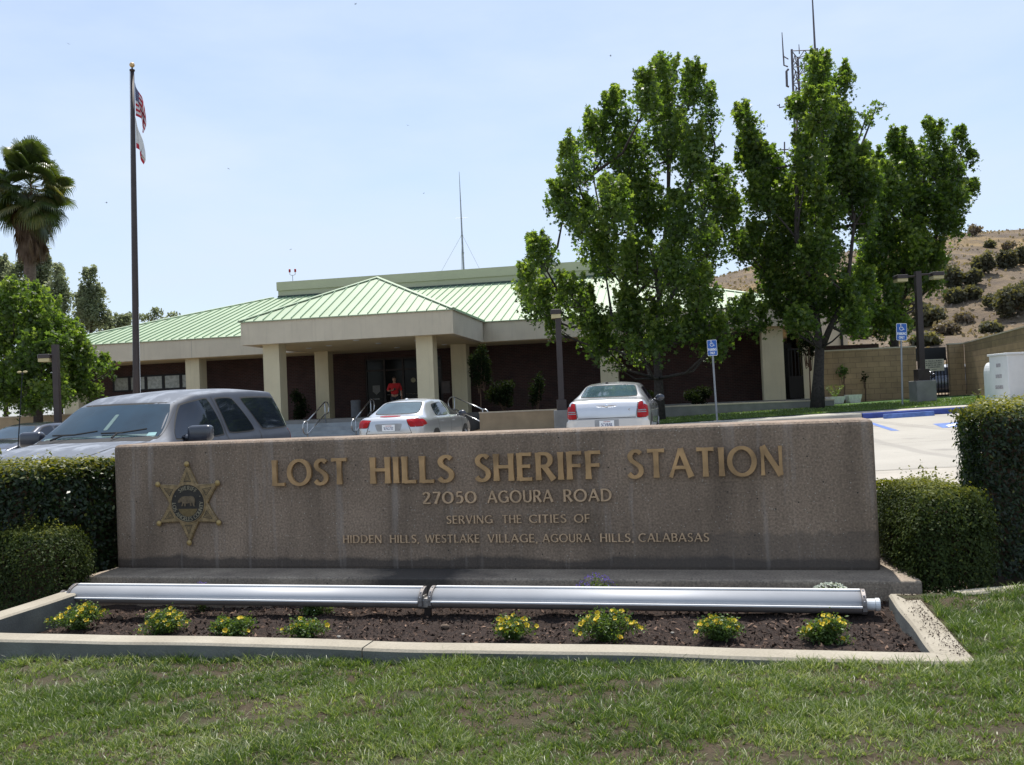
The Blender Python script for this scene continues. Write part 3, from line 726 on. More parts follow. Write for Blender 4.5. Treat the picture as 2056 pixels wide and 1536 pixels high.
# green bank in front of the station
mt, t, b = new_mat('bank_lawn'); v = coord(t)
col = ramp(t, noise(t, v, 1.2, 6, .6), [(.3, (.030, .075, .012)), (.55, (.05, .125, .016)), (.75, (.10, .17, .03))])
col = mixc(t, .7, col, ramp(t, noise(t, v, 22, 4), [(.3, (.55,) * 3), (.7, (1.45,) * 3)]), 'MULTIPLY')
t.links.new(col, b.inputs['Base Color']); b.inputs['Roughness'].default_value = .9; bump(t, b, noise(t, v, 60, 4), .8, .03); M['bank'] = mt
warp_grid('bank_lawn', 2.6, 24, 60, lambda x: kerby(x) + 1.35, lambda x: 38.0 - .18 * (x - 2), 14, lambda x, y: bankz(x, y), M['bank'], dz=.02)
n = 26000
bx = RNG.uniform(3, 18, n); by = np.array([kerby(x) for x in bx]) + 1.4 + RNG.random(n) ** 1.4 * 7
bz = np.array([bankz(a, c) for a, c in zip(bx, by)]) + .04
me = leaf_mesh('bank_blades', np.stack([bx, by, bz], 1), .07, np.clip(.3 + .2 * RNG.normal(size=n), 0, 1), up=0, aspect=.25, axis=np.tile([0, 0, 1.], (n, 1)))
tag(link_mesh('grass', me, M['grass']), 'short green grass on the bank below the station wall', 'grass', kind='stuff')
# painted bay lines and symbol
def decal_quad(name, pts, mt, dz=.004):
    mb = MB(); g = 6
    for i in range(g + 1):
        for j in range(g + 1):
            u_, v_ = i / g, j / g
            x = (pts[0][0] * (1 - u_) + pts[1][0] * u_) * (1 - v_) + (pts[3][0] * (1 - u_) + pts[2][0] * u_) * v_
            y = (pts[0][1] * (1 - u_) + pts[1][1] * u_) * (1 - v_) + (pts[3][1] * (1 - u_) + pts[2][1] * u_) * v_
            mb.v.append((x, y, lotz(x, y) + dz))
    for i in range(g):
        for j in range(g):
            a = i * (g + 1) + j; mb.f.append([a, a + g + 1, a + g + 2, a + 1]); mb.mi.append(0)
    return mb.build(name, mt, None)
def q4(*pp): return [tuple(hit(px, py, lotz, 8, 40, .01)[:2]) for px, py in pp]
o = decal_quad('painted_bay_line', q4((1740, 849), (1752, 848.5), (1806, 865), (1789, 865)), M['blue_light']); o['kind'] = 'structure'
sy = q4((1873, 851.5), (1945, 846), (1975, 853), (1893, 859.5))
o = decal_quad('painted_access_symbol', sy, M['blue_light']); o['kind'] = 'structure'
o = decal_quad('painted_symbol_figure', q4((1899, 854.5), (1918, 850.5), (1925, 853.5), (1905, 857.5)), M['sign_white'], .008); o['kind'] = 'structure'
# wheel stop
a = hit(1776, 841, lotz, 8, 40, .01); c = hit(1877, 834.5, lotz, 8, 40, .01)
an = math.atan2(c.y - a.y, c.x - a.x); L = (c - a).length
T = Matrix.Translation((a.x, a.y, lotz(a.x, a.y))) @ Matrix.Rotation(an, 4, 'Z') @ Matrix.Rotation(-math.asin((c.z - a.z) / L), 4, 'Y')
mb = MB(); v = []
for x in (0, L):
    for (yy, zz) in ((0, 0), (.03, .12), (.14, .12), (.17, 0)): v.append((x, yy, zz))
mb.add(v, [(0, 3, 2, 1), (4, 5, 6, 7), (0, 1, 5, 4), (1, 2, 6, 5), (2, 3, 7, 6)])
o = mb.build('wheel_stop', M['blue_light'], None, bevel=.008); o.matrix_world = T
tag(o, 'blue painted concrete wheel stop in front of the blue kerb', 'wheel stop')

# ------------------------------------------------------------------ planting bed with its concrete kerb
FL = lambda x: 5.69 - .245 * x                      # centre line of the front kerb
A_fl = (-4.22, FL(-4.22)); A_fr = (2.37, FL(2.37)); A_br = (2.76, 6.72); A_bl = (-3.93, 8.45)
def bed_kerb(path, w, top, name, label, bottoms=-.25):
    """flat-topped concrete edging with rounded arrises, one cast run"""
    mb = MB(); prof = [(-w / 2, bottoms), (-w / 2, top - .015), (-w / 2 + .015, top), (w / 2 - .015, top), (w / 2, top - .015), (w / 2, bottoms)]
    pts = []
    for i in range(len(path) - 1):
        a, b_ = Vector(path[i]), Vector(path[i + 1]); k = max(2, int((b_ - a).length / .08))
        for j in range(k + (i == len(path) - 2)): pts.append((a.lerp(b_, j / k), i))
    m_ = len(prof)
    for idx, (p, si) in enumerate(pts):
        a = pts[max(idx - 1, 0)][0]; c_ = pts[min(idx + 1, len(pts) - 1)][0]
        d1 = (p - a).normalized() if (p - a).length > 1e-6 else (c_ - p).normalized(); d2 = (c_ - p).normalized() if (c_ - p).length > 1e-6 else d1
        n1 = Vector((-d1.y, d1.x)); n2 = Vector((-d2.y, d2.x)); nm = (n1 + n2).normalized(); sc = 1 / max(.5, nm.dot(n1))
        wob = .006 * math.sin(p.x * 3.1) + .004 * math.sin(p.x * 7.7 + p.y * 5)
        for (d, z) in prof:
            q = p + nm * ((d + wob) * sc); mb.v.append((q.x, q.y, z + (.004 * math.sin(p.x * 2.3) if z > 0 else 0)))
    for i in range(len(pts) - 1):
        for k in range(m_ - 1):
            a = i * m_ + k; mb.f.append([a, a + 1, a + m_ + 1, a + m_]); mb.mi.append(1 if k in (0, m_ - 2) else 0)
    mb.f.append(list(range(m_))); mb.mi.append(0); b0 = (len(pts) - 1) * m_; mb.f.append([b0 + k for k in range(m_ - 1, -1, -1)]); mb.mi.append(0)
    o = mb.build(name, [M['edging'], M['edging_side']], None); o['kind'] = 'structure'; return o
mt, t, b = new_mat('weathered_edging'); v = coord(t)
col = ramp(t, noise(t, v, 2.0, 7, .6), [(.25, (.28, .245, .185)), (.7, (.39, .35, .275))])
col = mixc(t, .5, col, ramp(t, noise(t, v, 60, 4, .6), [(.3, (.7,) * 3), (.7, (1.2,) * 3)]), 'MULTIPLY')
wv = nd(t, 'ShaderNodeTexVoronoi', Scale=75.0); t.links.new(v, wv.inputs['Vector'])
col = mixc(t, ramp(t, wv.outputs['Distance'], [(.05, (.8,) * 3), (.12, (0,) * 3)]), col, (.12, .09, .06))
t.links.new(col, b.inputs['Base Color']); b.inputs['Roughness'].default_value = .9; bump(t, b, noise(t, v, 70, 4), .35, .006); M['edging'] = mt
M['edging_side'] = plain('dark_edging_side', (.15, .155, .14), .95, 0, .3, 2.5, .5, bscale=60)  # side faces set darker and greyer than the top
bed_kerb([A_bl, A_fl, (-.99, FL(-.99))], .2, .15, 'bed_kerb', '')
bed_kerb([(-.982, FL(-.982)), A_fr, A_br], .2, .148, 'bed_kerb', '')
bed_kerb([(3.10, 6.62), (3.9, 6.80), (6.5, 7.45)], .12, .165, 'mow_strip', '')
# a few crumbs of soil and bark on the right-hand run are strewn with the chips below

def in_poly(x, y, poly):
    c = False; n = len(poly)
    for i in range(n):
        x1, y1 = poly[i]; x2, y2 = poly[(i + 1) % n]
        if (y1 > y) != (y2 > y) and x < (x2 - x1) * (y - y1) / (y2 - y1) + x1: c = not c
    return c
BED = [A_fl, A_fr, A_br, (3.1, 6.75), (3.1, 7.3), (-3.9, 9.3), A_bl]
def mulchz(x, y):
    return .0 + .02 * x + .085 * (float(fnoise(x * 2.2, y * 2.2, 21, 4)) - .5) + .03 * (float(vnoise(x * 9, y * 9, 4)) - .5)
mt, t, b = new_mat('bark_mulch'); v = coord(t)
col = ramp(t, noise(t, v, 38, 6, .7), [(.3, (.012, .007, .005)), (.55, (.045, .026, .018)), (.75, (.12, .075, .05))])
t.links.new(col, b.inputs['Base Color']); b.inputs['Roughness'].default_value = 1; bump(t, b, noise(t, v, 70, 5, .7), 1.0, .03); M['mulch'] = mt
grid_obj('mulch_bed', np.arange(-4.3, 3.15, .05), np.arange(5.0, 9.0, .05), mulchz, M['mulch'], keep=lambda x, y: in_poly(x, y, BED))
n = 26000; cx_ = RNG.uniform(-4.2, 2.9, n); cy_ = RNG.uniform(5.1, 8.4, n)
ok = np.array([in_poly(a, c, BED) for a, c in zip(cx_, cy_)]); cx_, cy_ = cx_[ok], cy_[ok]
cz_ = np.array([mulchz(a, c) for a, c in zip(cx_, cy_)]) + .008
k = 700; t_ = RNG.random(k)                     # litter on the right-hand kerb
lx = A_fr[0] + (A_br[0] - A_fr[0]) * t_ + RNG.normal(size=k) * .05 + .03; ly = A_fr[1] + (A_br[1] - A_fr[1]) * t_
Cc = np.concatenate([np.stack([cx_, cy_, cz_], 1), np.stack([lx, ly, np.full(k, .153)], 1)])
sz = np.concatenate([.012 + .042 * RNG.random(len(cx_)) ** 2, .006 + .016 * RNG.random(k)])
tt = np.concatenate([RNG.random(len(cx_)) ** 1.8, np.full(k, .25)])
me = leaf_mesh('chips', Cc, sz, tt, up=.9, aspect=.4)
tag(link_mesh('bark_chips', me, M['chip']), 'dark shredded bark strewn over the planting bed', 'bark mulch', kind='stuff')
# clods and stones
mb_root = []
for (px, py, r_) in ((893, 1262, .03), (680, 1280, .014), (930, 1275, .012), (240, 1244, .03), (700, 1262, .012), (1350, 1272, .012)):
    p = hit(px, py, mulchz, 4, 9, .01); mb = MB()
    mb.ball((0, 0, r_ * .4), r_, 9, 6, 1.2, .9, .7)
    o = mb.build('stone', plain('clod', (.14, .10, .07) if r_ > .02 else (.4, .36, .3), .95, 0, .3, 30, .6), None, True); o.location = p
    for vv in o.data.vertices: vv.co += Vector(rand_unit(1)[0]) * r_ * .12
    mb_root.append((o, px))
for (o, px), lb in zip(mb_root, ('brown clod of soil on the mulch right of the lamp bracket', 'pale pebble on the mulch behind the kerb joint', 'pale pebble right of the brown clod', 'flat tan stone beside the leftmost yellow flowers', 'small pebble left of the lamp bracket stake', 'pale pebble between the two right flower clumps of the middle')):
    tag(o, lb, 'stone')

# ------------------------------------------------------------------ front lawn
mt, t, b = new_mat('lawn_thatch'); v = coord(t)
col = ramp(t, noise(t, v, 2.4, 6, .6), [(.30, (.095, .058, .036)), (.50, (.085, .065, .034)), (.7, (.06, .068, .024))])
col = mixc(t, .6, col, ramp(t, noise(t, v, 40, 5, .7), [(.3, (.5,) * 3), (.7, (1.5,) * 3)]), 'MULTIPLY')
t.links.new(col, b.inputs['Base Color']); b.inputs['Roughness'].default_value = 1; bump(t, b, noise(t, v, 50, 5, .7), 1.0, .03); M['thatch'] = mt
def turfz(x, y): return lawnz(x, y) + .05 * (float(fnoise(x * 1.3, y * 1.3, 31, 3)) - .5) + .025 * (float(vnoise(x * 5, y * 5, 8)) - .5)
def in_lawn(x, y):
    if x < -4.3: return y < FL(x) - .0
    if x > 3.0: return y < 6.6 + .2 * (x - 3.1)
    return not in_poly(x, y, BED) and y < (FL(x) if x < 2.3 else 6.7)
grid_obj('lawn', np.arange(-9, 9, .1), np.arange(-2, 8.5, .1), turfz, M['thatch'], keep=in_lawn)

def grass_blades(ntuft, x0, x1, y0, y1):
    """tufts of blades that splay outwards, worn thin in patches"""
    x = RNG.uniform(x0, x1, ntuft); y = y0 + (y1 - y0) * RNG.random(ntuft)
    w = np.abs(x) < .60 * y + 2.4          # keep to what a wide view can take in
    x, y = x[w], y[w]
    def edge_ok(x, y):
        k1 = FL(x) - .085; kx = A_fr[0] + (A_br[0] - A_fr[0]) * (y - A_fr[1]) / (A_br[1] - A_fr[1]) + .10
        return (y < k1) | ((x > kx) & (y < 6.62 + .2 * (x - 3.1)) & (y > 5.0))
    okk = edge_ok(x, y); x, y = x[okk], y[okk]
    wear = fnoise(x * 1.1 + 3.7, y * 2.0 + 1.2, 41, 4)
    thin = RNG.random(len(x)) < np.clip((.66 - wear) * 7, .34, 1)
    # two bare scrapes seen in the turf
    for (bx_, by_, rx_, ry_) in ((-1.95, 5.25, .42, .13), (.72, 5.02, .28, .09), (2.1, 4.05, .3, .1), (-.55, 4.15, .35, .08), (-2.9, 5.8, .3, .12), (.35, 4.05, .2, .07)):
        dd = ((x - bx_) / rx_) ** 2 + ((y - by_) / ry_) ** 2; thin &= RNG.random(len(x)) > np.exp(-dd) * .93
    x, y = x[thin], y[thin]; nt_ = len(x)
    lush = fnoise(x * 2.3, y * 2.3, 51, 4); th = .55 + .55 * RNG.random(nt_) + 1.5 * np.clip(lush - .45, -.2, .4)
    tt_ = np.clip(.26 + 1.0 * (fnoise(x * 1.6 + 9, y * 1.6, 71, 4) - .5) + .10 * RNG.normal(size=nt_), 0, 1)
    strawy = np.clip(fnoise(x * 1.9 + 5, y * 2.4, 81, 3) - .44, 0, .4)
    cnt = RNG.integers(9, 20, nt_); idx = np.repeat(np.arange(nt_), cnt); n = len(idx)
    an = RNG.uniform(0, 2 * PI, n); rr = .020 * np.sqrt(RNG.random(n)); cxx, cyy = x[idx], y[idx]
    x = cxx + rr * np.cos(an); y = cyy + rr * np.sin(an)
    okk = edge_ok(x, y); x, y, an, idx = x[okk], y[okk], an[okk], idx[okk]; n = len(x)
    k1 = FL(x) - .085; kx = A_fr[0] + (A_br[0] - A_fr[0]) * (y - A_fr[1]) / (A_br[1] - A_fr[1]) + .10
    z = lawnz(0, 0) + .024 * np.clip(x, -6, 6) + .05 * (fnoise(x * 1.3, y * 1.3, 31, 3) - .5) + .025 * (vnoise(x * 5, y * 5, 8) - .5) - .004
    h = (.022 + .034 * RNG.random(n)) * th[idx]
    edge = (np.abs(y - k1) < .14) | (np.abs(x - kx) < .12); h = np.where(edge, h * 1.3, h)
    w_ = (.0030 + .0030 * RNG.random(n))
    an = an + RNG.normal(size=n) * .5; lean = .30 + .95 * RNG.random(n)
    dx, dy = np.cos(an), np.sin(an); fa = RNG.uniform(0, PI, n); sx, sy_ = np.cos(fa), np.sin(fa)
    x0_, y0_ = x, y
    V = np.empty((n, 6, 3))
    for k, (t, wf) in enumerate(((0, 1), (.55, .8), (1, .12))):
        ox = dx * h * lean * t ** 1.6; oy = dy * h * lean * t ** 1.6; oz = h * (t - .28 * lean * t * t)
        for j, s in ((0, -1), (1, 1)):
            V[:, 2 * k + j, 0] = x + ox + s * sx * w_ * wf / 2; V[:, 2 * k + j, 1] = y + oy + s * sy_ * w_ * wf / 2; V[:, 2 * k + j, 2] = z + oz
    base = np.arange(n)[:, None] * 6
    F = np.concatenate([base + np.array([0, 1, 3, 2]), base + np.array([2, 3, 5, 4])])
    tcol = np.clip(tt_[idx] + .12 * RNG.normal(size=n), 0, .7)
    pale = RNG.random(n) < .10 + 1.0 * strawy[idx]; tcol = np.where(pale, RNG.uniform(.72, 1, n), tcol)
    return fast_mesh('grass', V.reshape(-1, 3), F, np.concatenate([tcol, tcol]))
o = link_mesh('grass', grass_blades(74000, -6.4, 6.8, 2.6, 7.3), M['grass'])
tag(o, 'tufted green lawn grass in front of the planting bed', 'grass', kind='stuff')

# ================================================================== MONUMENT SIGN
SA = R(14.5); SO = Vector((-3.95, 9.1, .204)); SE = Vector((math.cos(SA), -math.sin(SA), 0)); SN = Vector((math.sin(SA), math.cos(SA), 0))
sign = empty('monument_sign', SO, -SA, 'long exposed-aggregate concrete wall sign with bronze LOST HILLS SHERIFF STATION letters', 'monument sign')
def on_wall(px, py, off=0.0):
    d = ray(px, py); q = SO - SN * off; t = (q - Vector((0, 0, CAMZ))).dot(SN) / d.dot(SN)
    p = Vector((0, 0, CAMZ)) + d * t - SO; return p.dot(SE), p.z
SL = on_wall(1762, 1000)[0]
mb = MB(); mb.box(0, SL, 0, .50, -.02, 1.2); mb.build('wall_slab', M['aggregate'], sign, bevel=.045, seg=3)
mb = MB(); mb.box(-.03, SL + .23, -.42, .85, -.42, 0); mb.build('plinth', M['plinth'], sign, bevel=.02, seg=3)
STAND = .010
wf = lambda x, z, d: (x, -STAND - d, z)
def line(words, base_px, cap, tk, depth, mat, flare=.22, thin=.62):
    for w, x0, x1, py0 in words:
        mb = MB(); s0, z0 = on_wall(x0, py0); s1, _ = on_wall(x1, py0)
        text_fit(mb, w, s0, s1, base_px, cap, depth, tk, wf, flare=flare, thin=thin); mb.build('lettering', mat, sign)
line([('LOST', 552, 701, 975), ('HILLS', 748, 913, 965), ('SHERIFF', 957, 1208, 960), ('STATION', 1262, 1573, 950)], .772, .236, .185, .028, M['bronze'])
line([('27050', 850, 958, 1012), ('AGOURA', 981, 1111, 1010), ('ROAD', 1133, 1229, 1007)], .582, .104, .165, .016, M['bronze2'])
line([('SERVING', 898, 990, 1048), ('THE', 1010, 1048, 1048), ('CITIES', 1064, 1138, 1048), ('OF', 1154, 1185, 1047)], .403, .070, .15, .012, M['bronze2'])
line([('HIDDEN', 691, 768, 1089), ('HILLS,', 785, 843, 1089), ('WESTLAKE', 856, 964, 1088), ('VILLAGE,', 981, 1080, 1087), ('AGOURA', 1091, 1187, 1087), ('HILLS,', 1206, 1273, 1086), ('CALABASAS', 1283, 1424, 1086)], .236, .070, .15, .012, M['bronze2'])

# badge: six-pointed star with seal
bx_, bz_ = on_wall(381, 1010); RB = .375
badge = MB(Matrix.Translation((bx_, 0, bz_)))
st = [((RB if i % 2 == 0 else RB * .55) * math.sin(PI * i / 6), (RB if i % 2 == 0 else RB * .55) * math.cos(PI * i / 6)) for i in range(12)]
v = [(x, 0, z) for x, z in st] + [(x, -.022, z) for x, z in st] + [(x * .955, -.028, z * .955) for x, z in st] + [(0, -.028, 0)]
f = [(i, 12 + i, 12 + (i + 1) % 12, (i + 1) % 12) for i in range(12)] + [(12 + i, 24 + i, 24 + (i + 1) % 12, 12 + (i + 1) % 12) for i in range(12)] + [(24 + i, 36, 24 + (i + 1) % 12) for i in range(12)]
badge.add(v, f); bo = badge.build('badge', M['brass'], sign)
bo['label'] = 'brass six-pointed sheriff star with a round black seal'
TB = Matrix.Translation((bx_, 0, bz_))
for i in range(6):
    mb = MB(TB); a = PI * i / 3; mb.ball((RB * 1.0 * math.sin(a), -.03, RB * 1.0 * math.cos(a)), RB * .073, 14, 10, 1, .6, 1)
    mb.build('ball_tip', M['brass_ball'], bo, True)
# dark engraved triangles on the points
for i in range(6):
    mb = MB(TB); a = PI * i / 3; ca, sa = math.cos(a), math.sin(a)
    def tr_(x, z): return (x * ca + z * sa, z * ca - x * sa)
    for (zb, zt, hw_, w_) in ((.545, .80, .105, .010), (.575, .715, .052, .010)):
        P3 = [(-hw_ * RB, zb * RB), (hw_ * RB, zb * RB), (0, zt * RB)]
        cxm = 0; czm = (2 * zb + zt) / 3 * RB
        Q3 = [((x - cxm) * .80, (z - czm) * .80 + czm) for x, z in P3]
        vs = [(*tr_(*p), ) for p in P3] + [(*tr_(*p), ) for p in Q3]
        mb.add([(p[0], -.0292, p[1]) for p in vs], [(k, (k + 1) % 3, 3 + (k + 1) % 3, 3 + k) for k in range(3)])
    for s in (-1, 1):                                    # beaded border
        for k in range(9):
            t = k / 8; x = s * (.045 + .185 * (1 - t)) * RB * .93; z = (.50 + .40 * t) * RB
            q = tr_(x, z); q2 = tr_(x + .012 * RB, z + .02 * RB); q3 = tr_(x - .004 * RB, z + .026 * RB)
            mb.add([(q[0], -.0292, q[1]), (q2[0], -.0292, q2[1]), (q3[0], -.0292, q3[1])], [(0, 1, 2)])
    mb.build('engraving', M['enamel'], bo)
TS = TB @ Matrix.Rotation(R(90), 4, 'X')
mb = MB(TS); mb.lathe([(RB * .50, .02), (RB * .50, .034), (RB * .485, .037), (RB * .47, .034), (RB * .47, .02)], n=56); mb.build('rim', M['brass'], bo, True)
mb = MB(TS); mb.lathe([(RB * .47, .02), (RB * .47, .033)], n=56); mb.build('seal', M['enamel'], bo)
mb = MB(TB)
gr = [(RB * .285 * math.cos(R(a)), RB * .285 * math.sin(R(a)) - RB * .05) for a in np.linspace(198, 342, 20)]
gr = [(x * 1.02, z) for x, z in gr]
v = [(x, -.0345, z) for x, z in gr] + [(x, -.033, z) for x, z in gr]; n = len(gr)
mb.add(v, [tuple(range(n))] + [(i, (i + 1) % n, n + (i + 1) % n, n + i) for i in range(n)])
mb.build('ground_relief', plain('dull_brass', (.17, .12, .05), .6, .3, .3, 30), bo)
bear = [(-.30, -.01), (-.285, .035), (-.25, .06), (-.235, .10), (-.205, .10), (-.17, .135), (-.08, .15), (.02, .14), (.11, .155), (.19, .13), (.235, .07), (.235, -.02), (.215, -.09), (.235, -.135), (.19, -.14), (.165, -.08), (.15, -.02), (.12, -.04), (.135, -.12), (.09, -.125), (.07, -.04), (0, -.055), (-.045, -.05), (-.06, -.13), (-.10, -.13), (-.105, -.06), (-.13, -.04), (-.15, -.125), (-.195, -.125), (-.165, -.04), (-.185, .0), (-.23, -.03), (-.265, -.035)]
mb = MB(TB); bs = .92 * RB
v = [(x * bs, -.0335, z * bs + .05 * RB) for x, z in bear] + [(x * bs, -.039, z * bs + .05 * RB) for x, z in bear]; n = len(bear)
mb.add(v, [tuple(range(n, 2 * n))] + [(i, (i + 1) % n, n + (i + 1) % n, n + i) for i in range(n)])
mb.build('bear_relief', plain('worn_bronze', (.16, .12, .075), .5, .4, .4, 40), bo)
mb = MB(TB)
def ring_text(s, a0, a1, rr, hgt, inward=False):
    tot = text_w(s, .2, .5); pos = 0
    for ch in s:
        if ch == ' ': pos += .5; continue
        w = GL[ch][0]; am = R(a0 + (a1 - a0) * (pos + w / 2) / tot)
        def fn(x, z, d, am=am, w=w):
            # local glyph frame, tangent to the ring
            gx = (x - w * hgt / 2); 
            if not inward: r_ = rr + z; a = am - gx / (rr + hgt / 2); return (r_ * math.cos(a), -.0335 - d, r_ * math.sin(a))
            r_ = rr + hgt - z; a = am + gx / (rr + hgt / 2); return (r_ * math.cos(a), -.0335 - d, r_ * math.sin(a))
        letter(mb, ch, 0, 0, hgt, 1, .003, .2, fn, thin=.8); pos += w + .2
M['gilt'] = plain('dull_gilt', (.26, .23, .16), .5, .4, .1)
ring_text('SHERIFF', 128, 50, RB * .345, RB * .10); mb.build('seal_lettering', M['gilt'], bo)
tot_ = text_w('LOS ANGELES COUNTY', .2, .5)
for wd, at_ in (('LOS', 0), ('ANGELES', text_w('LOS', .2, .5) + .7), ('COUNTY', text_w('LOS ANGELES', .2, .5) + .7)):
    mb = MB(TB); sp_ = 366 - 178; ring_text(wd, 178 + sp_ * at_ / tot_, 178 + sp_ * (at_ + text_w(wd, .2, .5)) / tot_, RB * .345, RB * .10, True); mb.build('seal_lettering', M['gilt'], bo)
for a in (152, 26): mb = MB(TB); mb.ball((RB * .40 * math.cos(R(a)), -.034, RB * .40 * math.sin(R(a))), RB * .018, 8, 6); mb.build('seal_star', M['gilt'], bo)

# ------------------------------------------------------------------ linear floodlights in front of the sign
BO = Vector((-4.18, 8.28, 0)); BDR = Vector((.968, -.25, 0)).normalized(); BN = Vector((.25, .968, 0)).normalized()
def bar_s(px):
    d = ray(px, 1195); t = (BO - Vector((0, 0, 0))).dot(BN) / d.dot(BN); return (Vector((d.x, d.y, 0)) * t - BO).dot(BDR)
def floodbar(px0, px1, label, zc):
    s0, s1 = bar_s(px0), bar_s(px1); L = s1 - s0
    o = empty('floodlight_bar', BO + BDR * s0 + Vector((0, 0, zc)), math.atan2(BDR.y, BDR.x), label, 'floodlight', 'aluminium floodlight bars in front of the sign')
    def sweep(mb, prof, x0, x1, closed=True):
        n = len(prof); v = [(x0, y, z) for y, z in prof] + [(x1, y, z) for y, z in prof]
        f = [(i, n + i, n + (i + 1) % n, (i + 1) % n) for i in range(n if closed else n - 1)]
        if closed: f += [tuple(range(n)), tuple(range(2 * n - 1, n - 1, -1))]
        mb.add(v, f)
    # reflector shell: convex front, y negative faces the lawn
    arc_ = [(.045 - .125 * math.sin(R(a)), -.010 + .080 * math.cos(R(a))) for a in np.linspace(0, 90, 22)]
    mb = MB(); sweep(mb, arc_ + [(-.060, -.012), (.045, .052)], .0, L); so = mb.build('reflector', M['alu'], o, False)
    so.data.polygons.foreach_set('use_smooth', [len(p.vertices) == 4 for p in so.data.polygons])
    mb = MB(); sweep(mb, [(.066, .070), (.066, .082), (.028, .082), (.028, .0715), (.045, .0705)], 0, L); mb.build('upper_lip', M['alu_lip'], o)
    mb = MB(); sweep(mb, [(-.080, -.0105), (-.104, -.0105), (-.104, -.021), (-.060, -.024), (-.060, -.013)], 0, L); mb.build('lower_lip', M['alu_lip'], o)
    low = [(-.085 + .0 * a, -.024) if a == 0 else (-.01 - .075 * math.cos(R(a)), -.024 - .055 * math.sin(R(a))) for a in np.linspace(0, 90, 10)]
    mb = MB(); sweep(mb, low + [(.05, -.079), (.064, -.03), (.066, .0695), (.047, .05), (-.055, -.0225)], .002, L - .002); mb.build('housing', plain('housing_alu', (.33, .31, .30), .45, .6, .1, 4), o)
    for x0 in (-.032, L + .001):
        sh = [(.07, -.082)] + [(.048 - .135 * math.sin(R(a)), -.012 + .098 * math.cos(R(a))) for a in np.linspace(0, 96, 12)] + [(-.088, -.05), (-.06, -.075), (-.01, -.085)]
        mb = MB(); sweep(mb, sh, x0, x0 + .031); c_ = mb.build('end_cap', M['alu_cap'], o, bevel=.003)
        for a in (22, 48, 72): mb = MB(); mb.ball((x0 + .0155, .048 - .137 * math.sin(R(a)), -.012 + .100 * math.cos(R(a))), .006, 8, 6); mb.build('bolt', M['alu'], c_)
    return o, L
f1, L1 = floodbar(152, 846, 'left aluminium linear floodlight bar lying in front of the concrete sign', .128)
f2, L2 = floodbar(873, 1728, 'right aluminium linear floodlight bar lying in front of the concrete sign', .134)
def knob(par, x0, x1, cap_first):
    T = Matrix.Translation((x0, -.015, -.012)) @ Matrix.Rotation(R(90), 4, 'Y'); l = x1 - x0
    mb = MB(T); mb.lathe([(.040, 0), (.040, l * .62)] if not cap_first else [(.036, l * .38), (.036, l)], n=20); mb.build('swivel_housing', M['white_paint'] if not cap_first else M['alu'], par, False)
    mb = MB(T); mb.lathe([(.030, l * .63), (.045, l * .66), (.045, l * .93), (.036, l)] if not cap_first else [(.034, 0), (.047, l * .06), (.047, l * .36), (.03, l * .37)], n=20); mb.build('swivel_cap', M['alu_cap'] if cap_first else M['white_paint'], par, False)
knob(f1, -.13, -.033, True); knob(f2, L2 + .033, L2 + .125, False)
def stake(par, x, zb, label=None, w=.022):
    mb = MB(); mb.prism([(x - w, -.03), (x + w, -.03), (x + w, .0), (x - w, .0)], zb + .03, -.06); mb.add([(x - w, -.03, zb + .03), (x + w, -.03, zb + .03), (x + w, 0, zb + .03), (x - w, 0, zb + .03), (x, -.015, zb - .03)], [(0, 4, 1), (1, 4, 2), (2, 4, 3), (3, 4, 0)])
    mb.build('stake', M['black_metal'], par)
stake(f2, L2 + .06, -.16)
# centre bracket between the two bars
sc_ = (bar_s(846) + bar_s(873)) / 2
br = empty('lamp_bracket', BO + BDR * sc_ + Vector((0, 0, .125)), math.atan2(BDR.y, BDR.x), 'grey cast bracket with yoke and ground stake joining the two floodlight bars', 'bracket')
mb = MB()
mb.box(-.052, .052, -.055, .03, -.062, -.02); mb.box(-.034, .034, -.06, .02, -.0195, .012)
for s in (-1, 1): mb.prism([(s * .030, -.058), (s * .014, -.058), (s * .014, .015), (s * .030, .015)][::s], .013, .032)
mb.build('yoke', plain('cast_alloy', (.42, .40, .38), .4, .6, .15, 20), br, bevel=.004)
stake(br, 0, -.185, w=.026)
for s in (-1, 1): mb = MB(); mb.ball((s * .02, -.062, -.004), .005, 8, 6); mb.build('bolt', M['alu'], br)

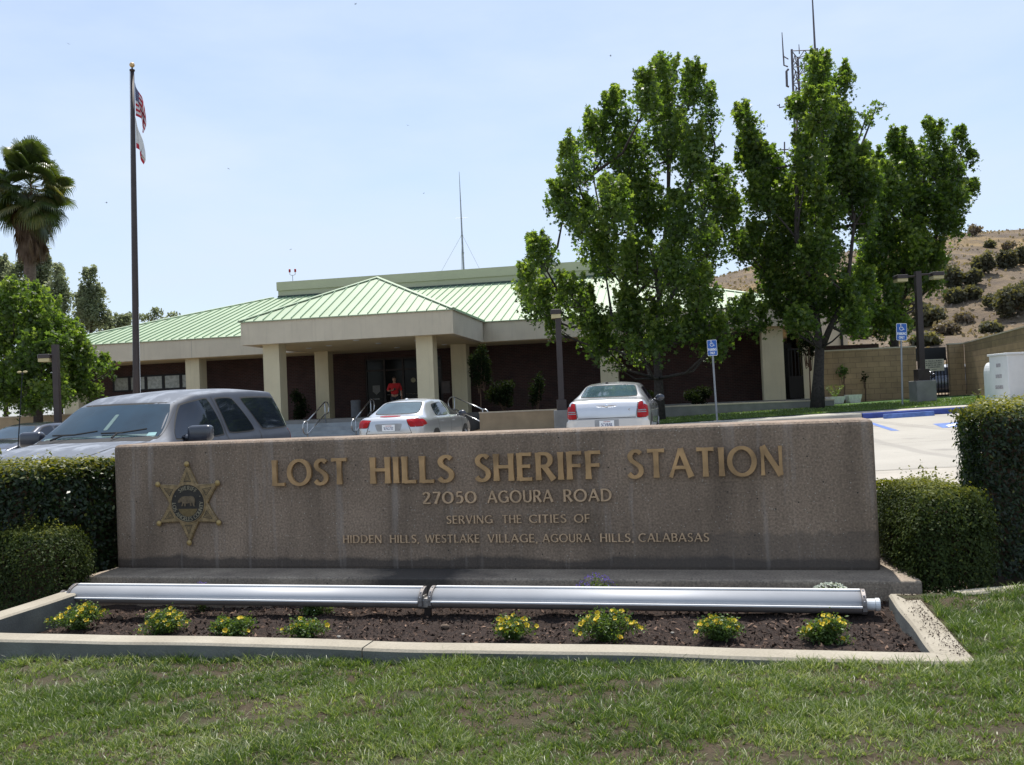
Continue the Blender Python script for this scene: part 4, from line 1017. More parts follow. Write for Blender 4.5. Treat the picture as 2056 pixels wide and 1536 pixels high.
# ------------------------------------------------------------------ bedding plants
def flower_plant(name, label, cat, px, py, wpx, hpx, petal, nf, group=None, nleaf=900, small=False, behind=False):
    b_ = hit(px, py, mulchz, 4, 9, .01) if not behind else BO + BDR * bar_s(px) + BN * .26; s = b_.y / PF; w = wpx * s / 2; h = hpx * s
    root = empty(name, (b_.x, b_.y, mulchz(b_.x, b_.y)), 0, label, cat, group)
    stems = []; C = []; T = []; mb = MB(); lop = (random.uniform(-.3, .3), random.uniform(-.2, .2))
    for i in range(24):
        a = random.uniform(0, 2 * PI); rr = math.sqrt(random.random()) * random.uniform(.75, 1.15); tip = Vector((w * rr * math.cos(a) * 1.02 + lop[0] * w * .25, w * .75 * rr * math.sin(a), h * (1 - .62 * rr ** 2) * random.uniform(.72, 1.0)))
        mid = tip * .5 + Vector((0, 0, h * .14)); mb.tube([(0, 0, -.01), mid, tip], [.0035, .0025, .0012], 4); stems.append(tip)
        k = nleaf // 9; tt = RNG.random(k)[:, None] ** .8
        p = (1 - tt) ** 2 * np.zeros(3) + 2 * tt * (1 - tt) * np.array(mid) + tt ** 2 * np.array(tip)
        C.append(p + RNG.normal(size=(k, 3)) * np.array([.021, .021, .015]) * (.6 + w * 3)); T.append(np.clip(.4 + .2 * RNG.normal(size=k), 0, 1))
    C = np.concatenate(C); C[:, 2] = np.maximum(C[:, 2], .002)
    mb.build('stems', M['twig'], root)
    link_mesh('foliage', leaf_mesh('foliage', C, .023 * (.6 + .8 * RNG.random(len(C))), np.concatenate(T), up=.6, aspect=.5), M['leaf_flower'], root)
    # five-petalled trumpet flowers turned up and towards the light
    fl = MB(); V = []; F = []; tv = []; petr = .0065 if small else .021
    for i in range(nf):
        if small: tp = Vector((random.uniform(-w, w), random.uniform(-w, w) * .7, 0)); tp.z = h * (1 - .4 * (tp.length / w) ** 2) * random.uniform(.9, 1.03)
        else: tp = stems[i % len(stems)] * random.uniform(.88, 1.04) + Vector((random.uniform(-.018, .018), random.uniform(-.018, .018), .010))
        nrm = Vector((tp.x / w * .6 + random.uniform(-.4, .4), -.55 + random.uniform(-.4, .3), .8)).normalized()
        t1 = nrm.orthogonal().normalized(); t2 = nrm.cross(t1); r_ = petr * random.uniform(.75, 1.15); b0 = len(V); V.append(tuple(tp - nrm * r_ * .55))
        for k in range(10):
            a = 2 * PI * k / 10; rr = r_ * (1.0 if k % 2 == 0 else .80); V.append(tuple(tp + (t1 * math.cos(a) + t2 * math.sin(a)) * rr + nrm * (.12 * r_ * (k % 2))))
        for k in range(10): F.append((b0, b0 + 1 + k, b0 + 1 + (k + 1) % 10)); tv.append(random.random())
    link_mesh('blossoms', fast_mesh('blossoms', V, np.array(F), tv), petal, root)
    return root
YG = 'yellow bedding plants in a row along the mulch bed'
for (px, py, w_, h_, nf, lb) in (
    (160, 1262, 118, 52, 26, 'leftmost clump of yellow flowers, in front of the left end of the floodlight'),
    (324, 1270, 104, 50, 22, 'second clump of yellow flowers from the left kerb corner'),
    (467, 1276, 104, 40, 12, 'low straggling clump with few yellow flowers, third from the left'),
    (614, 1279, 98, 38, 9, 'sparse green clump with the fewest yellow blooms, left of the kerb joint'),
    (1028, 1284, 92, 50, 24, 'compact yellow clump just right of the lamp bracket'),
    (1222, 1286, 138, 68, 30, 'largest and tallest clump of yellow flowers, middle of the right bar'),
    (1448, 1284, 108, 48, 24, 'rounded yellow clump between the largest one and the rightmost one'),
    (1664, 1293, 104, 66, 26, 'rightmost clump of yellow flowers, below the right end of the floodlight')):
    flower_plant('yellow_flowers', lb, 'flowers', px, py, w_, h_, M['petal'], nf, YG, nleaf=1100 if w_ > 100 else 800)
flower_plant('white_flowers', 'low white alyssum mound behind the right end of the floodlight', 'flowers', 1675, 1236, 88, 50, M['petal_white'], 260, nleaf=500, small=True, behind=True)
flower_plant('purple_flowers', 'small purple lobelia patch behind the left floodlight bar', 'flowers', 370, 1215, 56, 60, M['petal_purple'], 60, nleaf=250, small=True, behind=True)
flower_plant('purple_flowers', 'small purple lobelia patch behind the right floodlight bar', 'flowers', 1185, 1228, 84, 64, M['petal_purple'], 90, nleaf=300, small=True, behind=True)
flower_plant('green_seedling', 'dark leafy seedling peeping out under the left floodlight bar', 'plant', 630, 1232, 80, 16, M['petal_white'], 8, nleaf=350, small=True)

# ------------------------------------------------------------------ hedges beside the sign
hedge_block('privet_hedge', 'long dark privet hedge with yellow-green clipped top left of the sign', 'hedge',
    [(-8.0, 8.1), (-4.35, 8.65), (-4.02, 9.2), (-3.92, 9.62), (-8.0, 9.75)], 0.0, 1.25, 80000, .046, M['leaf_hedge'], seed=3, sprigs=70, ztilt=(.0, .02))
def dome(cx, cy, ax, ay, n=14): return [(cx + ax * math.cos(2 * PI * k / n), cy + ay * math.sin(2 * PI * k / n)) for k in range(n)]
hedge_block('box_shrub', 'small rounded light green shrub against the left end of the sign', 'shrub', dome(-4.44, 8.60, .46, .42), .0, .68, 17000, .026, M['leaf_box'], seed=5, sprigs=90, round_=.36, core=.16)
hedge_block('box_shrub', 'low rounded clipped boxwood right of the sign, below the tall hedge', 'shrub',
    [(2.98, 6.98), (3.15, 6.86), (3.48, 6.90), (3.64, 7.08), (3.70, 7.6), (3.62, 8.15), (3.15, 8.25), (3.05, 7.9)], .08, .85, 46000, .026, M['leaf_box'], seed=9, sprigs=110, round_=.30, tshift=.04, core=.2)
hedge_block('privet_hedge', 'tall dark privet hedge block at the right edge, behind the low boxwood', 'hedge',
    [(3.60, 7.38), (6.9, 8.2), (7.1, 10.0), (4.62, 9.5)], .08, 1.45, 100000, .038, M['leaf_hedge'], seed=13, sprigs=60, round_=.16, ztilt=(0, .0))
mb = MB()                                               # dead trimmings on the plinth end
for _ in range(40):
    x = SL + random.uniform(.05, .2); y = random.uniform(-.1, .7); a = random.uniform(0, PI); l = random.uniform(.03, .12)
    mb.tube([(x, y, .004), (x + l * math.cos(a), y + l * math.sin(a), .012)], [.002, .001], 4)
o = mb.build('hedge_trimmings', M['twig'], None); o.matrix_world = Matrix.Translation(SO) @ Matrix.Rotation(-SA, 4, 'Z')
tag(o, 'dry twigs and trimmings lying on the right end of the plinth', 'twigs', kind='stuff')

# ================================================================== SHERIFF STATION BUILDING
BA = R(10.0); B0 = Vector((-2.2, 36.0, 0)); BE = Vector((math.cos(BA), -math.sin(BA), 0)); BV = Vector((math.sin(BA), math.cos(BA), 0))
bld = empty('station_building', B0, -BA, 'long single-storey station with pale green metal roof, cream fascia and dark brick walls', 'building')
def on_bld(px, py, v):
    d = ray(px, py); q = B0 + BV * v; t = (q - Vector((0, 0, CAMZ))).dot(BV) / d.dot(BV)
    p = Vector((0, 0, CAMZ)) + d * t; w = p - B0; return w.dot(BE), p.z
def wpt(u, v, z): return B0 + BE * u + BV * v + Vector((0, 0, z))
FLZ = 1.42; SOF = 4.58; EAV = 5.52; UL, UR = -23.4, 14.36; VM = 6.0; VB = 34.0; PT1 = .323; PL = -8.87
# terrace floor and stepped front
mb = MB(); mb.box(-24, 14.0, 5.2, 33, .2, FLZ); mb.box(PL + .15, -.15, .12, 5.2, .2, FLZ - .003); mb.build('terrace', M['concrete_grey'], bld)
mb = MB()
for i in range(6):
    z1 = FLZ - .148 * (i + 1); mb.box(PL - .35, -.2, .12 - .34 * (i + 1), .12 - .34 * i - .002, .1, z1)
mb.build('entrance_steps', M['steps'], bld)
# brick walls
SF0, SF1 = -6.55, -2.72
mb = MB(); mb.box(UL + 1.2, SF0, 8.5, 8.8, FLZ - .8, SOF + .3); mb.box(SF1, UR - 1.6, 8.5, 8.8, FLZ - .8, SOF + .3); mb.box(SF0, SF1, 8.52, 8.8, 4.25, SOF + .3)
mb.box(UL + 1.2, UL + 1.5, 8.8, VB - 2, FLZ - .8, SOF + .3); mb.box(UR - 1.9, UR - 1.6, 8.8, VB - 2, FLZ - .8, SOF + .3); mb.box(UL + 1.5, UR - 1.9, VB - 2.3, VB - 2, FLZ - .8, SOF + .3)
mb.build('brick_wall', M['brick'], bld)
mb = MB(); mb.box(UL + .3, UR - .3, VM + .3, VB - .3, SOF, SOF + .12); mb.box(PL + .3, -.3, .3, VM + .3, SOF - .002, SOF + .1); mb.build('soffit', M['soffit'], bld)
# fascia: one stucco band round the eaves, portico band in front
def band(mb, u0, u1, v0, v1, z0, z1, th, sides='fklr'):
    if 'f' in sides: mb.box(u0, u1, v0, v0 + th, z0, z1)
    if 'k' in sides: mb.box(u0, u1, v1 - th, v1, z0, z1)
    if 'l' in sides: mb.box(u0, u0 + th, v0 + th, v1 - th, z0, z1)
    if 'r' in sides: mb.box(u1 - th, u1, v0 + th, v1 - th, z0, z1)
mb = MB(); band(mb, UL, UR, VM, VB, SOF + .02, EAV, .3); fo = mb.build('fascia', M['stucco'], bld)
mb = MB(); band(mb, PL, 0, 0, VM - .004, SOF - .02, EAV - .01, .3, 'flr'); mb.build('portico_fascia', M['stucco'], bld)
M['joint'] = plain('joint_line', (.30, .27, .22), .9)
for u in (UL + 6.1, -14.6 + .2, UL + 17, 3.0, 8.6): mb = MB(); mb.box(u, u + .015, VM - .002, VM, SOF + .02, EAV); mb.build('expansion_joint', M['joint'], fo)
# downlights in the portico soffit
for (px, py) in ((660, 694), (715, 683), (760, 689), (797, 698), (892, 692), (620, 699), (838, 684)):
    dr = ray(px, py); tt_ = (SOF - .01 - CAMZ) / dr.z; p = Vector((0, 0, CAMZ)) + dr * tt_ - B0; u, v_ = p.dot(BE), p.dot(BV)
    if not (PL + .4 < u < -.4 and .4 < v_ < 8.2): continue
    mb = MB(Matrix.Translation((u, v_, SOF - .03))); mb.lathe([(.0, .0), (.10, .0), (.13, .012), (.13, .03)], n=16); mb.build('downlight', M['white_paint'], bld)
# columns (front pair, then the row under the main eaves)
def column(u0, w, v0, z0=FLZ, z1=SOF, mat='stucco_col', d=None):
    mb = MB(); d = d or w; mb.box(u0, u0 + w, v0, v0 + d, z0 - .8 if z0 < 1.4 else z0, z1 - .05); mb.box(u0 - .012, u0 + w + .012, v0 - .012, v0 + d + .012, z1 - .05, z1 + .02)
    return mb.build('column', M[mat], bld)
column(on_bld(530, 770, .45)[0], .70, .45); column(on_bld(838, 770, .45)[0], .68, .45)
for px, w in ((633, .66), (907, .72), (373, .72), (1206, .78), (1533, .90), (127, .8)):
    column(on_bld(px, 760, 6.35)[0], w, 6.35)
u_h = on_bld(1613, 740, 6.45)[0]; column(u_h, .55, 6.45, d=2.3)
# roof: pitched skirt with hips round a flat middle, portico gable-hip in front
RT = 9.1; ZT = EAV + RT * PT1; e = .06
def roof_panel(name, pts, mat):
    mb = MB(); n = len(pts); mb.add([tuple(p) for p in pts] + [(p[0], p[1], p[2] - .03) for p in pts], [tuple(range(n)), tuple(range(2 * n - 1, n - 1, -1))] + [(i, n + i, n + (i + 1) % n, (i + 1) % n) for i in range(n)])
    return mb
a0, a1, b0_, b1 = UL - e, UR + e, VM - e, VB + e
IL, IR, IF, IB = UL + RT, UR - RT, VM + RT, VB - RT
mb = MB()
for pts in ([(a0, b0_, EAV), (a1, b0_, EAV), (IR, IF, ZT), (IL, IF, ZT)], [(a1, b0_, EAV), (a1, b1, EAV), (IR, IB, ZT), (IR, IF, ZT)], [(a1, b1, EAV), (a0, b1, EAV), (IL, IB, ZT), (IR, IB, ZT)], [(a0, b1, EAV), (a0, b0_, EAV), (IL, IF, ZT), (IL, IB, ZT)]):
    mb.add(pts, [(0, 1, 2, 3)])
mb.add([(IL, IF, ZT - .05), (IR, IF, ZT - .05), (IR, IB, ZT - .05), (IL, IB, ZT - .05)], [(0, 1, 2, 3)])
mb.box(a0, a1, b0_, b0_ + .02, EAV - .035, EAV - .001); mb.box(a1 - .02, a1, b0_ + .02, b1, EAV - .035, EAV - .001)
rf = mb.build('roof', M['roof'], bld)
def rib(mb, p, q, h=.060, w=.028):
    """standing seam from p to q: a thin upstand, sides vertical"""
    p, q = Vector(p), Vector(q); d = (q - p); s = Vector((-d.y, d.x, 0)).normalized() * (w / 2); up = Vector((0, 0, h))
    v = [p - s, p + s, p + s + up, p - s + up, q - s, q + s, q + s + up, q - s + up]
    mb.add(v, [(0, 1, 2, 3), (7, 6, 5, 4), (0, 4, 5, 1), (1, 5, 6, 2), (2, 6, 7, 3), (3, 7, 4, 0)])
mb = MB(); u = UL + .3
while u < UR - .2:
    dv = min(RT, u - UL, UR - u); rib(mb, (u, VM - e, EAV), (u, VM + dv, EAV + dv * PT1)); u += .405
v_ = VM + .4
while v_ < VB - .3:
    dv = min(RT, v_ - VM, VB - v_); rib(mb, (UR + e, v_, EAV), (UR - dv, v_, EAV + dv * PT1)); rib(mb, (UL - e, v_, EAV), (UL + dv, v_, EAV + dv * PT1)); v_ += .405
mb.build('standing_seams', M['seam'], rf)
mb = MB()
def cap(mb, p, q, w=.20, h=.075):
    p, q = Vector(p), Vector(q); d = (q - p); s = Vector((-d.y, d.x, 0)).normalized() * (w / 2); up = Vector((0, 0, h))
    mb.add([p - s, p + up, p + s, q - s, q + up, q + s, p - s + up * .55, p + s + up * .55, q - s + up * .55, q + s + up * .55],
           [(0, 6, 1, 7, 2), (3, 5, 9, 4, 8), (0, 3, 8, 6), (6, 8, 4, 1), (1, 4, 9, 7), (7, 9, 5, 2)])
for q_ in (((UL - e, VM - e, EAV), (IL, IF, ZT)), ((UR + e, VM - e, EAV), (IR, IF, ZT))): mb = MB(); cap(mb, *q_); mb.build('hip_cap', M['roof'], rf)
# portico roof
PP = .470; pw = -PL; ax = PL / 2; az = EAV + pw / 2 * PP; zb = EAV - .008
mb = MB()
mb.add([(PL - e, -e, zb), (e, -e, zb), (ax, pw / 2, az)], [(0, 1, 2)])
vend = VM + (az - EAV) / PT1
mb.add([(e, -e, zb), (e, VM, zb), (ax, vend, az), (ax, pw / 2, az)], [(0, 1, 2, 3)])
mb.add([(PL - e, VM, zb), (PL - e, -e, zb), (ax, pw / 2, az), (ax, vend, az)], [(0, 1, 2, 3)])
mb.box(PL - e, e, -e, -e + .02, EAV - .045, EAV - .012); mb.box(e - .02, e, -e + .02, VM - e - .01, EAV - .045, EAV - .012)
pr = mb.build('portico_roof', M['roof'], bld)
mb = MB(); u = PL + .2
while u < -.15:
    dv = min(u - PL, -u); rib(mb, (u, -e, zb), (u, dv, zb + dv * PP)); u += .402
v_ = .3
while v_ < vend - .4:
    for s in (-1, 1):
        tin = min(pw / 2, v_) ; t_out = max(0, (v_ - VM) * PT1 / PP)      # from the valley up to the ridge
        if tin <= t_out: continue
        p0 = (-t_out + (e if t_out == 0 else 0), v_, zb + t_out * PP) if s > 0 else (PL + t_out - (e if t_out == 0 else 0), v_, zb + t_out * PP)
        p1 = (-tin, v_, zb + tin * PP) if s > 0 else (PL + tin, v_, zb + tin * PP)
        rib(mb, p0, p1)
    v_ += .402
mb.build('standing_seams', M['seam'], pr)
for q_ in (((e, -e, zb), (ax, pw / 2, az)), ((PL - e, -e, zb), (ax, pw / 2, az)), ((ax, pw / 2, az), (ax, vend, az))): mb = MB(); cap(mb, *q_); mb.build('hip_cap', M['roof'], pr)
# parapet box with its projecting upper band
PU0, _ = on_bld(556, 580, IF); PU1 = IR + 1.0
mb = MB(); band(mb, PU0 + .06, PU1, IF + .02, IB, ZT - .35, 9.25, .25); mb.build('parapet', M['parapet'], bld)
mb = MB(); band(mb, PU0, PU1 + .06, IF - .05, IB + .06, 8.86, 9.36, .33); mb.build('parapet_band', M['parapet'], bld)
mb = MB(); mb.box(PU0 + .04, PU1, IF - .03, IF + .018, ZT - .10, ZT + .10); mb.build('parapet_base_strip', M['dark_strip'], bld)  # thin dark green strip along the foot of the parapet
# clerestory windows at the left
for (p0, p1) in ((230, 258), (263, 291), (296, 326), (331, 361), (366, 380)):
    u0, z1 = on_bld(p0, 755.5, 8.5); u1, _ = on_bld(p1, 755.5, 8.5); z1 = 3.93; z0 = 3.30
    mb = MB(); band(mb, u0 - .07, u1 + .07, 8.47, 8.5, z0, z1, .03, 'f'); mb = MB()
    for (x0, x1, y0, y1) in ((u0 - .08, u0, z0 - .08, z1 + .08), (u1, u1 + .08, z0 - .08, z1 + .08), (u0, u1, z0 - .08, z0), (u0, u1, z1, z1 + .08)): mb.box(x0, x1, 8.43, 8.497, y0, y1)
    w_ = mb.build('window', M['iron'], bld)
    mb = MB(); mb.box(u0, u1, 8.475, 8.496, z0, z1); mb.build('pane', plain('blinds_behind_glass', (.34, .36, .32), .25, 0, .3, 6, coat=.5), w_)
# glazed entrance
zf0, zf1 = FLZ, 4.25
sfp = empty('storefront', (0, 0, 0)); sfp.parent = bld
mb = MB(); cuts = [SF0, SF0 + .95, SF0 + 1.9, SF0 + 2.85, SF1]
for i, u in enumerate(cuts): mb.box(u - .05, u + .05, 8.50, 8.64, zf0, zf1)
for z in (zf1 - .08, 3.62): mb.box(SF0 + .05, SF1 - .05, 8.51, 8.63, z, z + .075)
for i in range(4): mb.box(cuts[i] + .05, cuts[i + 1] - .05, 8.53, 8.61, zf0, zf0 + .2)
mb.build('frame', M['black_metal'], sfp)
mb = MB(); mb.box(SF0 + .05, SF1 - .05, 8.565, 8.575, zf0 + .2, zf1 - .08); mb.build('pane', M['glass_dark'], sfp)
mb = MB()
for i in (1, 2):
    mb.tube([(cuts[i + 1] - .14, 8.46, zf0 + .95), (cuts[i + 1] - .14, 8.46, zf0 + 1.35)], .018, 6); mb.tube([(cuts[i] + .12, 8.47, zf0 + 1.02), (cuts[i + 1] - .12, 8.47, zf0 + 1.02)], .016, 6)
    for zz in (.95, 1.35): mb.tube([(cuts[i + 1] - .14, 8.46, zf0 + zz), (cuts[i + 1] - .14, 8.53, zf0 + zz)], .012, 5)
mb.build('door_handle', M['steel'], sfp)
mb = MB(); T0 = on_bld(829, 763, 8.5)
mb.T = Matrix.Translation((min(T0[0], SF1 - .35), 8.556, T0[1])) @ Matrix.Rotation(R(90), 4, 'X'); mb.lathe([(.12, 0), (.12, .004)], n=20); mb.build('door_emblem', plain('gilt_decal', (.40, .37, .24), .6), sfp)
mb = MB(); T0 = on_bld(755, 782, 8.5); mb.T = Matrix.Translation((T0[0], 8.556, T0[1]))
mb.add([(-.19, 0, .2), (.19, 0, .2), (.19, 0, -.1), (0, 0, -.26), (-.19, 0, -.1)], [(0, 1, 2, 3, 4)]); mb.box(-.17, .17, -.004, 0, -.5, -.43)
mb.build('door_notice', plain('grey_notice', (.22, .22, .21), .7), sfp)
mb = MB(); mb.box(SF0 - 1.5, SF1 + 1.5, 12.5, 12.6, FLZ, 4.3); mb.box(UL + 3, UR - 3, 8.9, 30, 4.45, 4.5); mb.build('interior', M['wall_dark'], bld)
# brick-wall plaque right of the doors, service doorway at the right end
mb = MB(); u0, z0 = on_bld(890, 780, 8.5); mb.box(u0 - .05, u0 + .35, 8.46, 8.498, z0 - .25, z0 + .35); mb.build('wall_plaque', plain('dull_plaque', (.06, .045, .04), .4, .4), bld)
u0 = on_bld(1576, 760, 6.9)[0]
mb = MB(); mb.box(u0 - .02, u0 + .35, 6.9, 8.4, FLZ, 3.9); mb.box(u0 + .35, u_h - .01, 8.38, 8.45, FLZ, SOF); mb.build('service_recess', M['wall_dark'], bld)
gt = MB(); ug0 = on_bld(1585, 760, 6.6)[0]; ug1 = u_h - .02
gt.box(ug0, ug1, 6.58, 6.63, 3.55, 3.62); gt.box(ug0, ug1, 6.58, 6.63, FLZ + .05, FLZ + .1); gt.box(ug0, ug1, 6.59, 6.62, FLZ + .1, FLZ + 1.0)
for i in range(5):
    u = ug0 + (ug1 - ug0) * i / 4; gt.box(u - .02, u + .02, 6.585, 6.625, FLZ + .1, 3.6)
gt.build('side_gate', M['iron'], bld)
# roof equipment
def on_roof(px, pyb, Y): return P(px, pyb, Y)
b_ = wpt(on_bld(588, 568, IF + .1)[0], IF + .1, 9.2)
bc = empty('roof_beacon', b_, 0, 'pair of red obstruction lamps on a short forked mast on the left roof parapet', 'beacon')
mb = MB(); s = b_.y / PF
mb.tube([(0, 0, 0), (0, 0, .52)], .018, 6); mb.tube([(-.16, 0, .72), (-.15, 0, .56), (-.06, 0, .52), (.06, 0, .52), (.15, 0, .56), (.16, 0, .72)], .016, 6); mb.build('mast', M['galv'], bc)
for sx in (-1, 1):
    mb = MB(Matrix.Translation((sx * .16, 0, .70))); mb.lathe([(.05, 0), (.06, .03), (.06, .15), (.03, .19)], n=10); mb.build('red_lamp', M['red_lens'], bc, True)
# guyed whip mast and its neighbour
mbs = P(931, 545, 58); mst = empty('guyed_radio_mast', (mbs.x, mbs.y, 9.2), 0, 'tall thin guyed radio mast standing on the station roof', 'antenna mast')
top = P(922, 345, 58); mb = MB(); pts = []; rad = []
for i in range(9):
    t = i / 8; q = Vector((mbs.x, mbs.y, 9.2)).lerp(top, t); pts.append(q - mst.location); rad.append(.075 * (1 - t) ** .8 + .012)
mb.tube(pts, rad, 6)
for t in (.14, .30, .45, .6, .75): q = pts[0].lerp(pts[-1], t); mb.ball(q, .10 * (1 - t) + .02, 8, 6, 1, 1, .8)
q = pts[0].lerp(pts[-1], .60); mb.tube([q + Vector((-.35, 0, 0)), q + Vector((.35, 0, 0))], .012, 4)
mb.build('whip', M['galv'], mst)
g = pts[0].lerp(pts[-1], .46)
for (px, py, Y) in ((862, 548, 60), (972, 538, 55), (924, 542, 60)):
    mb = MB(); e2 = P(px, py, Y) - mst.location; e2.z = .1; mb.tube([g, e2], .012, 4); mb.build('guy_wire', M['galv'], mst)

# ------------------------------------------------------------------ walls, planters and steps rails outside
def wall_between(name, p, q, z0, z1, th, mat, label, cat, cap_=None, z1b=None):
    p, q = Vector((p[0], p[1], 0)), Vector((q[0], q[1], 0)); d = (q - p); L = d.length; an = math.atan2(d.y, d.x); z1b = z1 if z1b is None else z1b
    r_ = empty(name, (p.x, p.y, z0), an, label, cat); mb = MB()
    mb.add([(0, 0, 0), (L, 0, 0), (L, th, 0), (0, th, 0), (0, 0, z1 - z0), (L, 0, z1b - z0), (L, th, z1b - z0), (0, th, z1 - z0)], [(0, 3, 2, 1), (4, 5, 6, 7), (0, 1, 5, 4), (1, 2, 6, 5), (2, 3, 7, 6), (3, 0, 4, 7)])
    mb.build('wall', M[mat], r_)
    if cap_:
        mb = MB(); c = .05; o_ = .02
        mb.add([(-o_, -o_, z1 - z0 + .002), (L + o_, -o_, z1b - z0 + .002), (L + o_, th + o_, z1b - z0 + .002), (-o_, th + o_, z1 - z0 + .002), (-o_, -o_, z1 - z0 + c), (L + o_, -o_, z1b - z0 + c), (L + o_, th + o_, z1b - z0 + c), (-o_, th + o_, z1 - z0 + c)], [(0, 3, 2, 1), (4, 5, 6, 7), (0, 1, 5, 4), (1, 2, 6, 5), (2, 3, 7, 6), (3, 0, 4, 7)])
        mb.build('coping', M[cap_], r_)
    return r_
wall_between('planter_wall', (-1.25, 34.1), (1.75, 33.55), .45, 1.41, .25, 'tanwall', 'low tan planter wall between the right handrail and the lamp post base', 'wall', 'capstone')
wall_between('retaining_wall', (1.8, 33.5), (11.1, 32.0), .5, 1.36, .25, 'concrete_grey', 'long low kerb wall above the grass bank, behind the silver car and blue sign', 'wall', 'capstone')
mb = MB(Matrix.Rotation(0, 4, 'Z')); 
bed = MB(); bed.add([(-1.2, 34.3, 1.33), (11.2, 32.2, 1.30), (13.2, 40, 1.37), (-1, 42, 1.37)], [(0, 1, 2, 3)]); o = bed.build('planter_soil', M['mulch'], None); o['kind'] = 'structure'
lw0, lw1 = P(60, 830, 34), P(170, 830, 34)
wall_between('garden_wall', (lw0.x - 6, 36.5), (lw1.x + .5, 35), .4, 2.0, .25, 'tanwall', 'tan rendered garden wall under the trees at the far left', 'wall', 'capstone')
# block walls at the right
W1L = P(1640, 705, 35.4); W1R = P(1838, 697, 35)
wall_between('block_wall', (W1L.x, 35.6), (W1R.x, 35.0), .9, 3.22, .2, 'block', 'tan block wall with pale coping behind the two white flower pots', 'wall', 'capstone')
W2L = P(1903, 690, 35); W2R = P(2056, 652, 27.2)
dd = (W2R - W2L); W3 = W2R + dd * .8
wall_between('block_wall', (W2L.x, 34.95), (W2L.x + .55, 34.9), .9, 3.26, .2, 'block', 'short pier of tan blocks right of the iron gate', 'wall', 'capstone')
wall_between('block_wall', (W2L.x + .54, 34.85), (W3.x, W3.y), .9, 3.26, .2, 'block', 'tan block wall running towards the viewer behind the white cabinets', 'wall', 'capstone', z1b=3.45)
bw = P(1655, 695, 41); bw2 = P(1764, 690, 41)
wall_between('brick_wall', (bw.x - 2, 41.2), (bw2.x, 41), 1.2, 3.72, .3, 'brick', 'dark red brick wall showing just above the block wall', 'wall')
# iron gate with the notice board
g0, g1 = P(1838, 760, 35.05), P(1903, 760, 35.0)
gate = empty('iron_gate', (g0.x, 35.05, 1.2), 0, 'black iron gate in the block wall, solid above and barred below, white car behind', 'gate')
gw = g1.x - g0.x
mb = MB(); mb.box(0, gw, -.02, .0, 1.55, 1.98); mb.build('solid_panel', M['iron'], gate)
mb = MB(); 
for i in range(11): x = gw * i / 10; mb.box(x - .014, x + .014, -.035, -.01, .0, 1.55)
mb.box(0, gw, -.045, -.036, .10, .16); mb.box(0, gw, -.045, -.036, 1.48, 1.55); mb.build('bars', M['iron'], gate)
nb0, nb1 = P(1855, 722, 34.9), P(1897, 744, 34.9)
nb = empty('notice_board', (nb0.x, 34.93, nb1.z), R(0), 'cream notice board with dark capital lettering fixed on the iron gate', 'sign')
bw_, bh_ = nb1.x - nb0.x, nb0.z - nb1.z
mb = MB(); mb.box(0, bw_, 0, .02, 0, bh_); mb.build('board', M['cream_sign'], nb)
mb = MB(); nf_ = lambda x, z, d: (x, -.001 - d, z)
for i, s in enumerate(('ALL PERSONS & PROPERTY', 'IN DESIGNATED AREAS', 'RESTRICTED AND SUBJECT', 'TO SEARCH BY DEPUTY', 'NOTICE')):
    wd = bw_ * (.82, .80, .78, .6, .24)[i]; text_fit(mb, s, bw_ / 2 - wd / 2, bw_ / 2 + wd / 2, bh_ * (.80 - .175 * i), bh_ * (.105 if i < 4 else .06), .002, .24, nf_)
mb.build('lettering', M['ink'], nb)
# cream outbuilding beyond
ob = P(1700, 640, 48); ob0 = P(1655, 640, 48)
obr = empty('outbuilding', (ob0.x - 1.5, 48, 1.2), 0, 'cream two-storey block partly hidden by the second tree, behind the brick wall', 'building')
mb = MB(); mb.box(0, ob.x - ob0.x + 1.5, 0, 6, 0, 5.9); mb.build('wall', M['stucco'], obr)
mb = MB(); mb.box(-.1, ob.x - ob0.x + 1.6, -.1, 6.1, 5.9, 6.05); mb.build('roof', M['parapet'], obr)
mb = MB(); x_ = P(1690, 640, 47.8).x - obr.location.x; mb.box(x_ - .05, x_ + .05, -.12, -.01, 0, 5.2); mb.build('drainpipe', M['iron'], obr)

# handrails
def rail(label, pts):
    """pts: upper post top, upper post foot, lower post top, lower post foot, loop direction"""
    ut, uf, lt, lf, ud, ld = [Vector(p) for p in pts]
    r_ = empty('handrail', uf, 0, label, 'handrail', 'steel handrails on the entrance steps'); T = Matrix.Translation(-uf); mid = .45
    ul = uf.lerp(ut, mid); ll = lf.lerp(lt, mid)
    mb = MB(T)
    def loop(t, m_, d): 
        c = (t + m_) / 2; h = (t - m_) / 2; return [t + d * .05] + [c + h * math.cos(a) + d * (.12 + .20 * math.sin(a)) for a in np.linspace(0, PI, 9)] + [m_ + d * .05]
    path = loop(ul, ut, ud) if False else []
    mb.tube([ut, lt], .024, 8); mb.tube([ul, ll], .024, 8)
    mb.tube([ut] + loop(ut, ul, ud) + [ul], .024, 8); mb.tube([lt] + loop(lt, ll, ld) + [ll], .024, 8)
    mb.build('rail', M['steel'], r_, True)
    for a, b in ((ut, uf), (lt, lf)):
        mb = MB(T); mb.tube([a, b], .022, 8); mb.build('post', M['steel'], r_, True)
def vpost(px, py, Y, h): t = P(px, py, Y); return t, t - Vector((0, 0, h))
fw = -BV
for lb, a, b in (('left steel handrail on the entrance steps', (652, 807, 37.0), (617, 846, 35.0)), ('middle steel handrail left of the silver sedan', (744, 802, 37.0), (714, 841, 35.0))):
    ut, uf = vpost(*a, .88); lt, lf = vpost(*b, .88); rail(lb, (ut, uf, lt, lf, BV + Vector((.12, 0, 0)), fw - Vector((.15, 0, 0))))
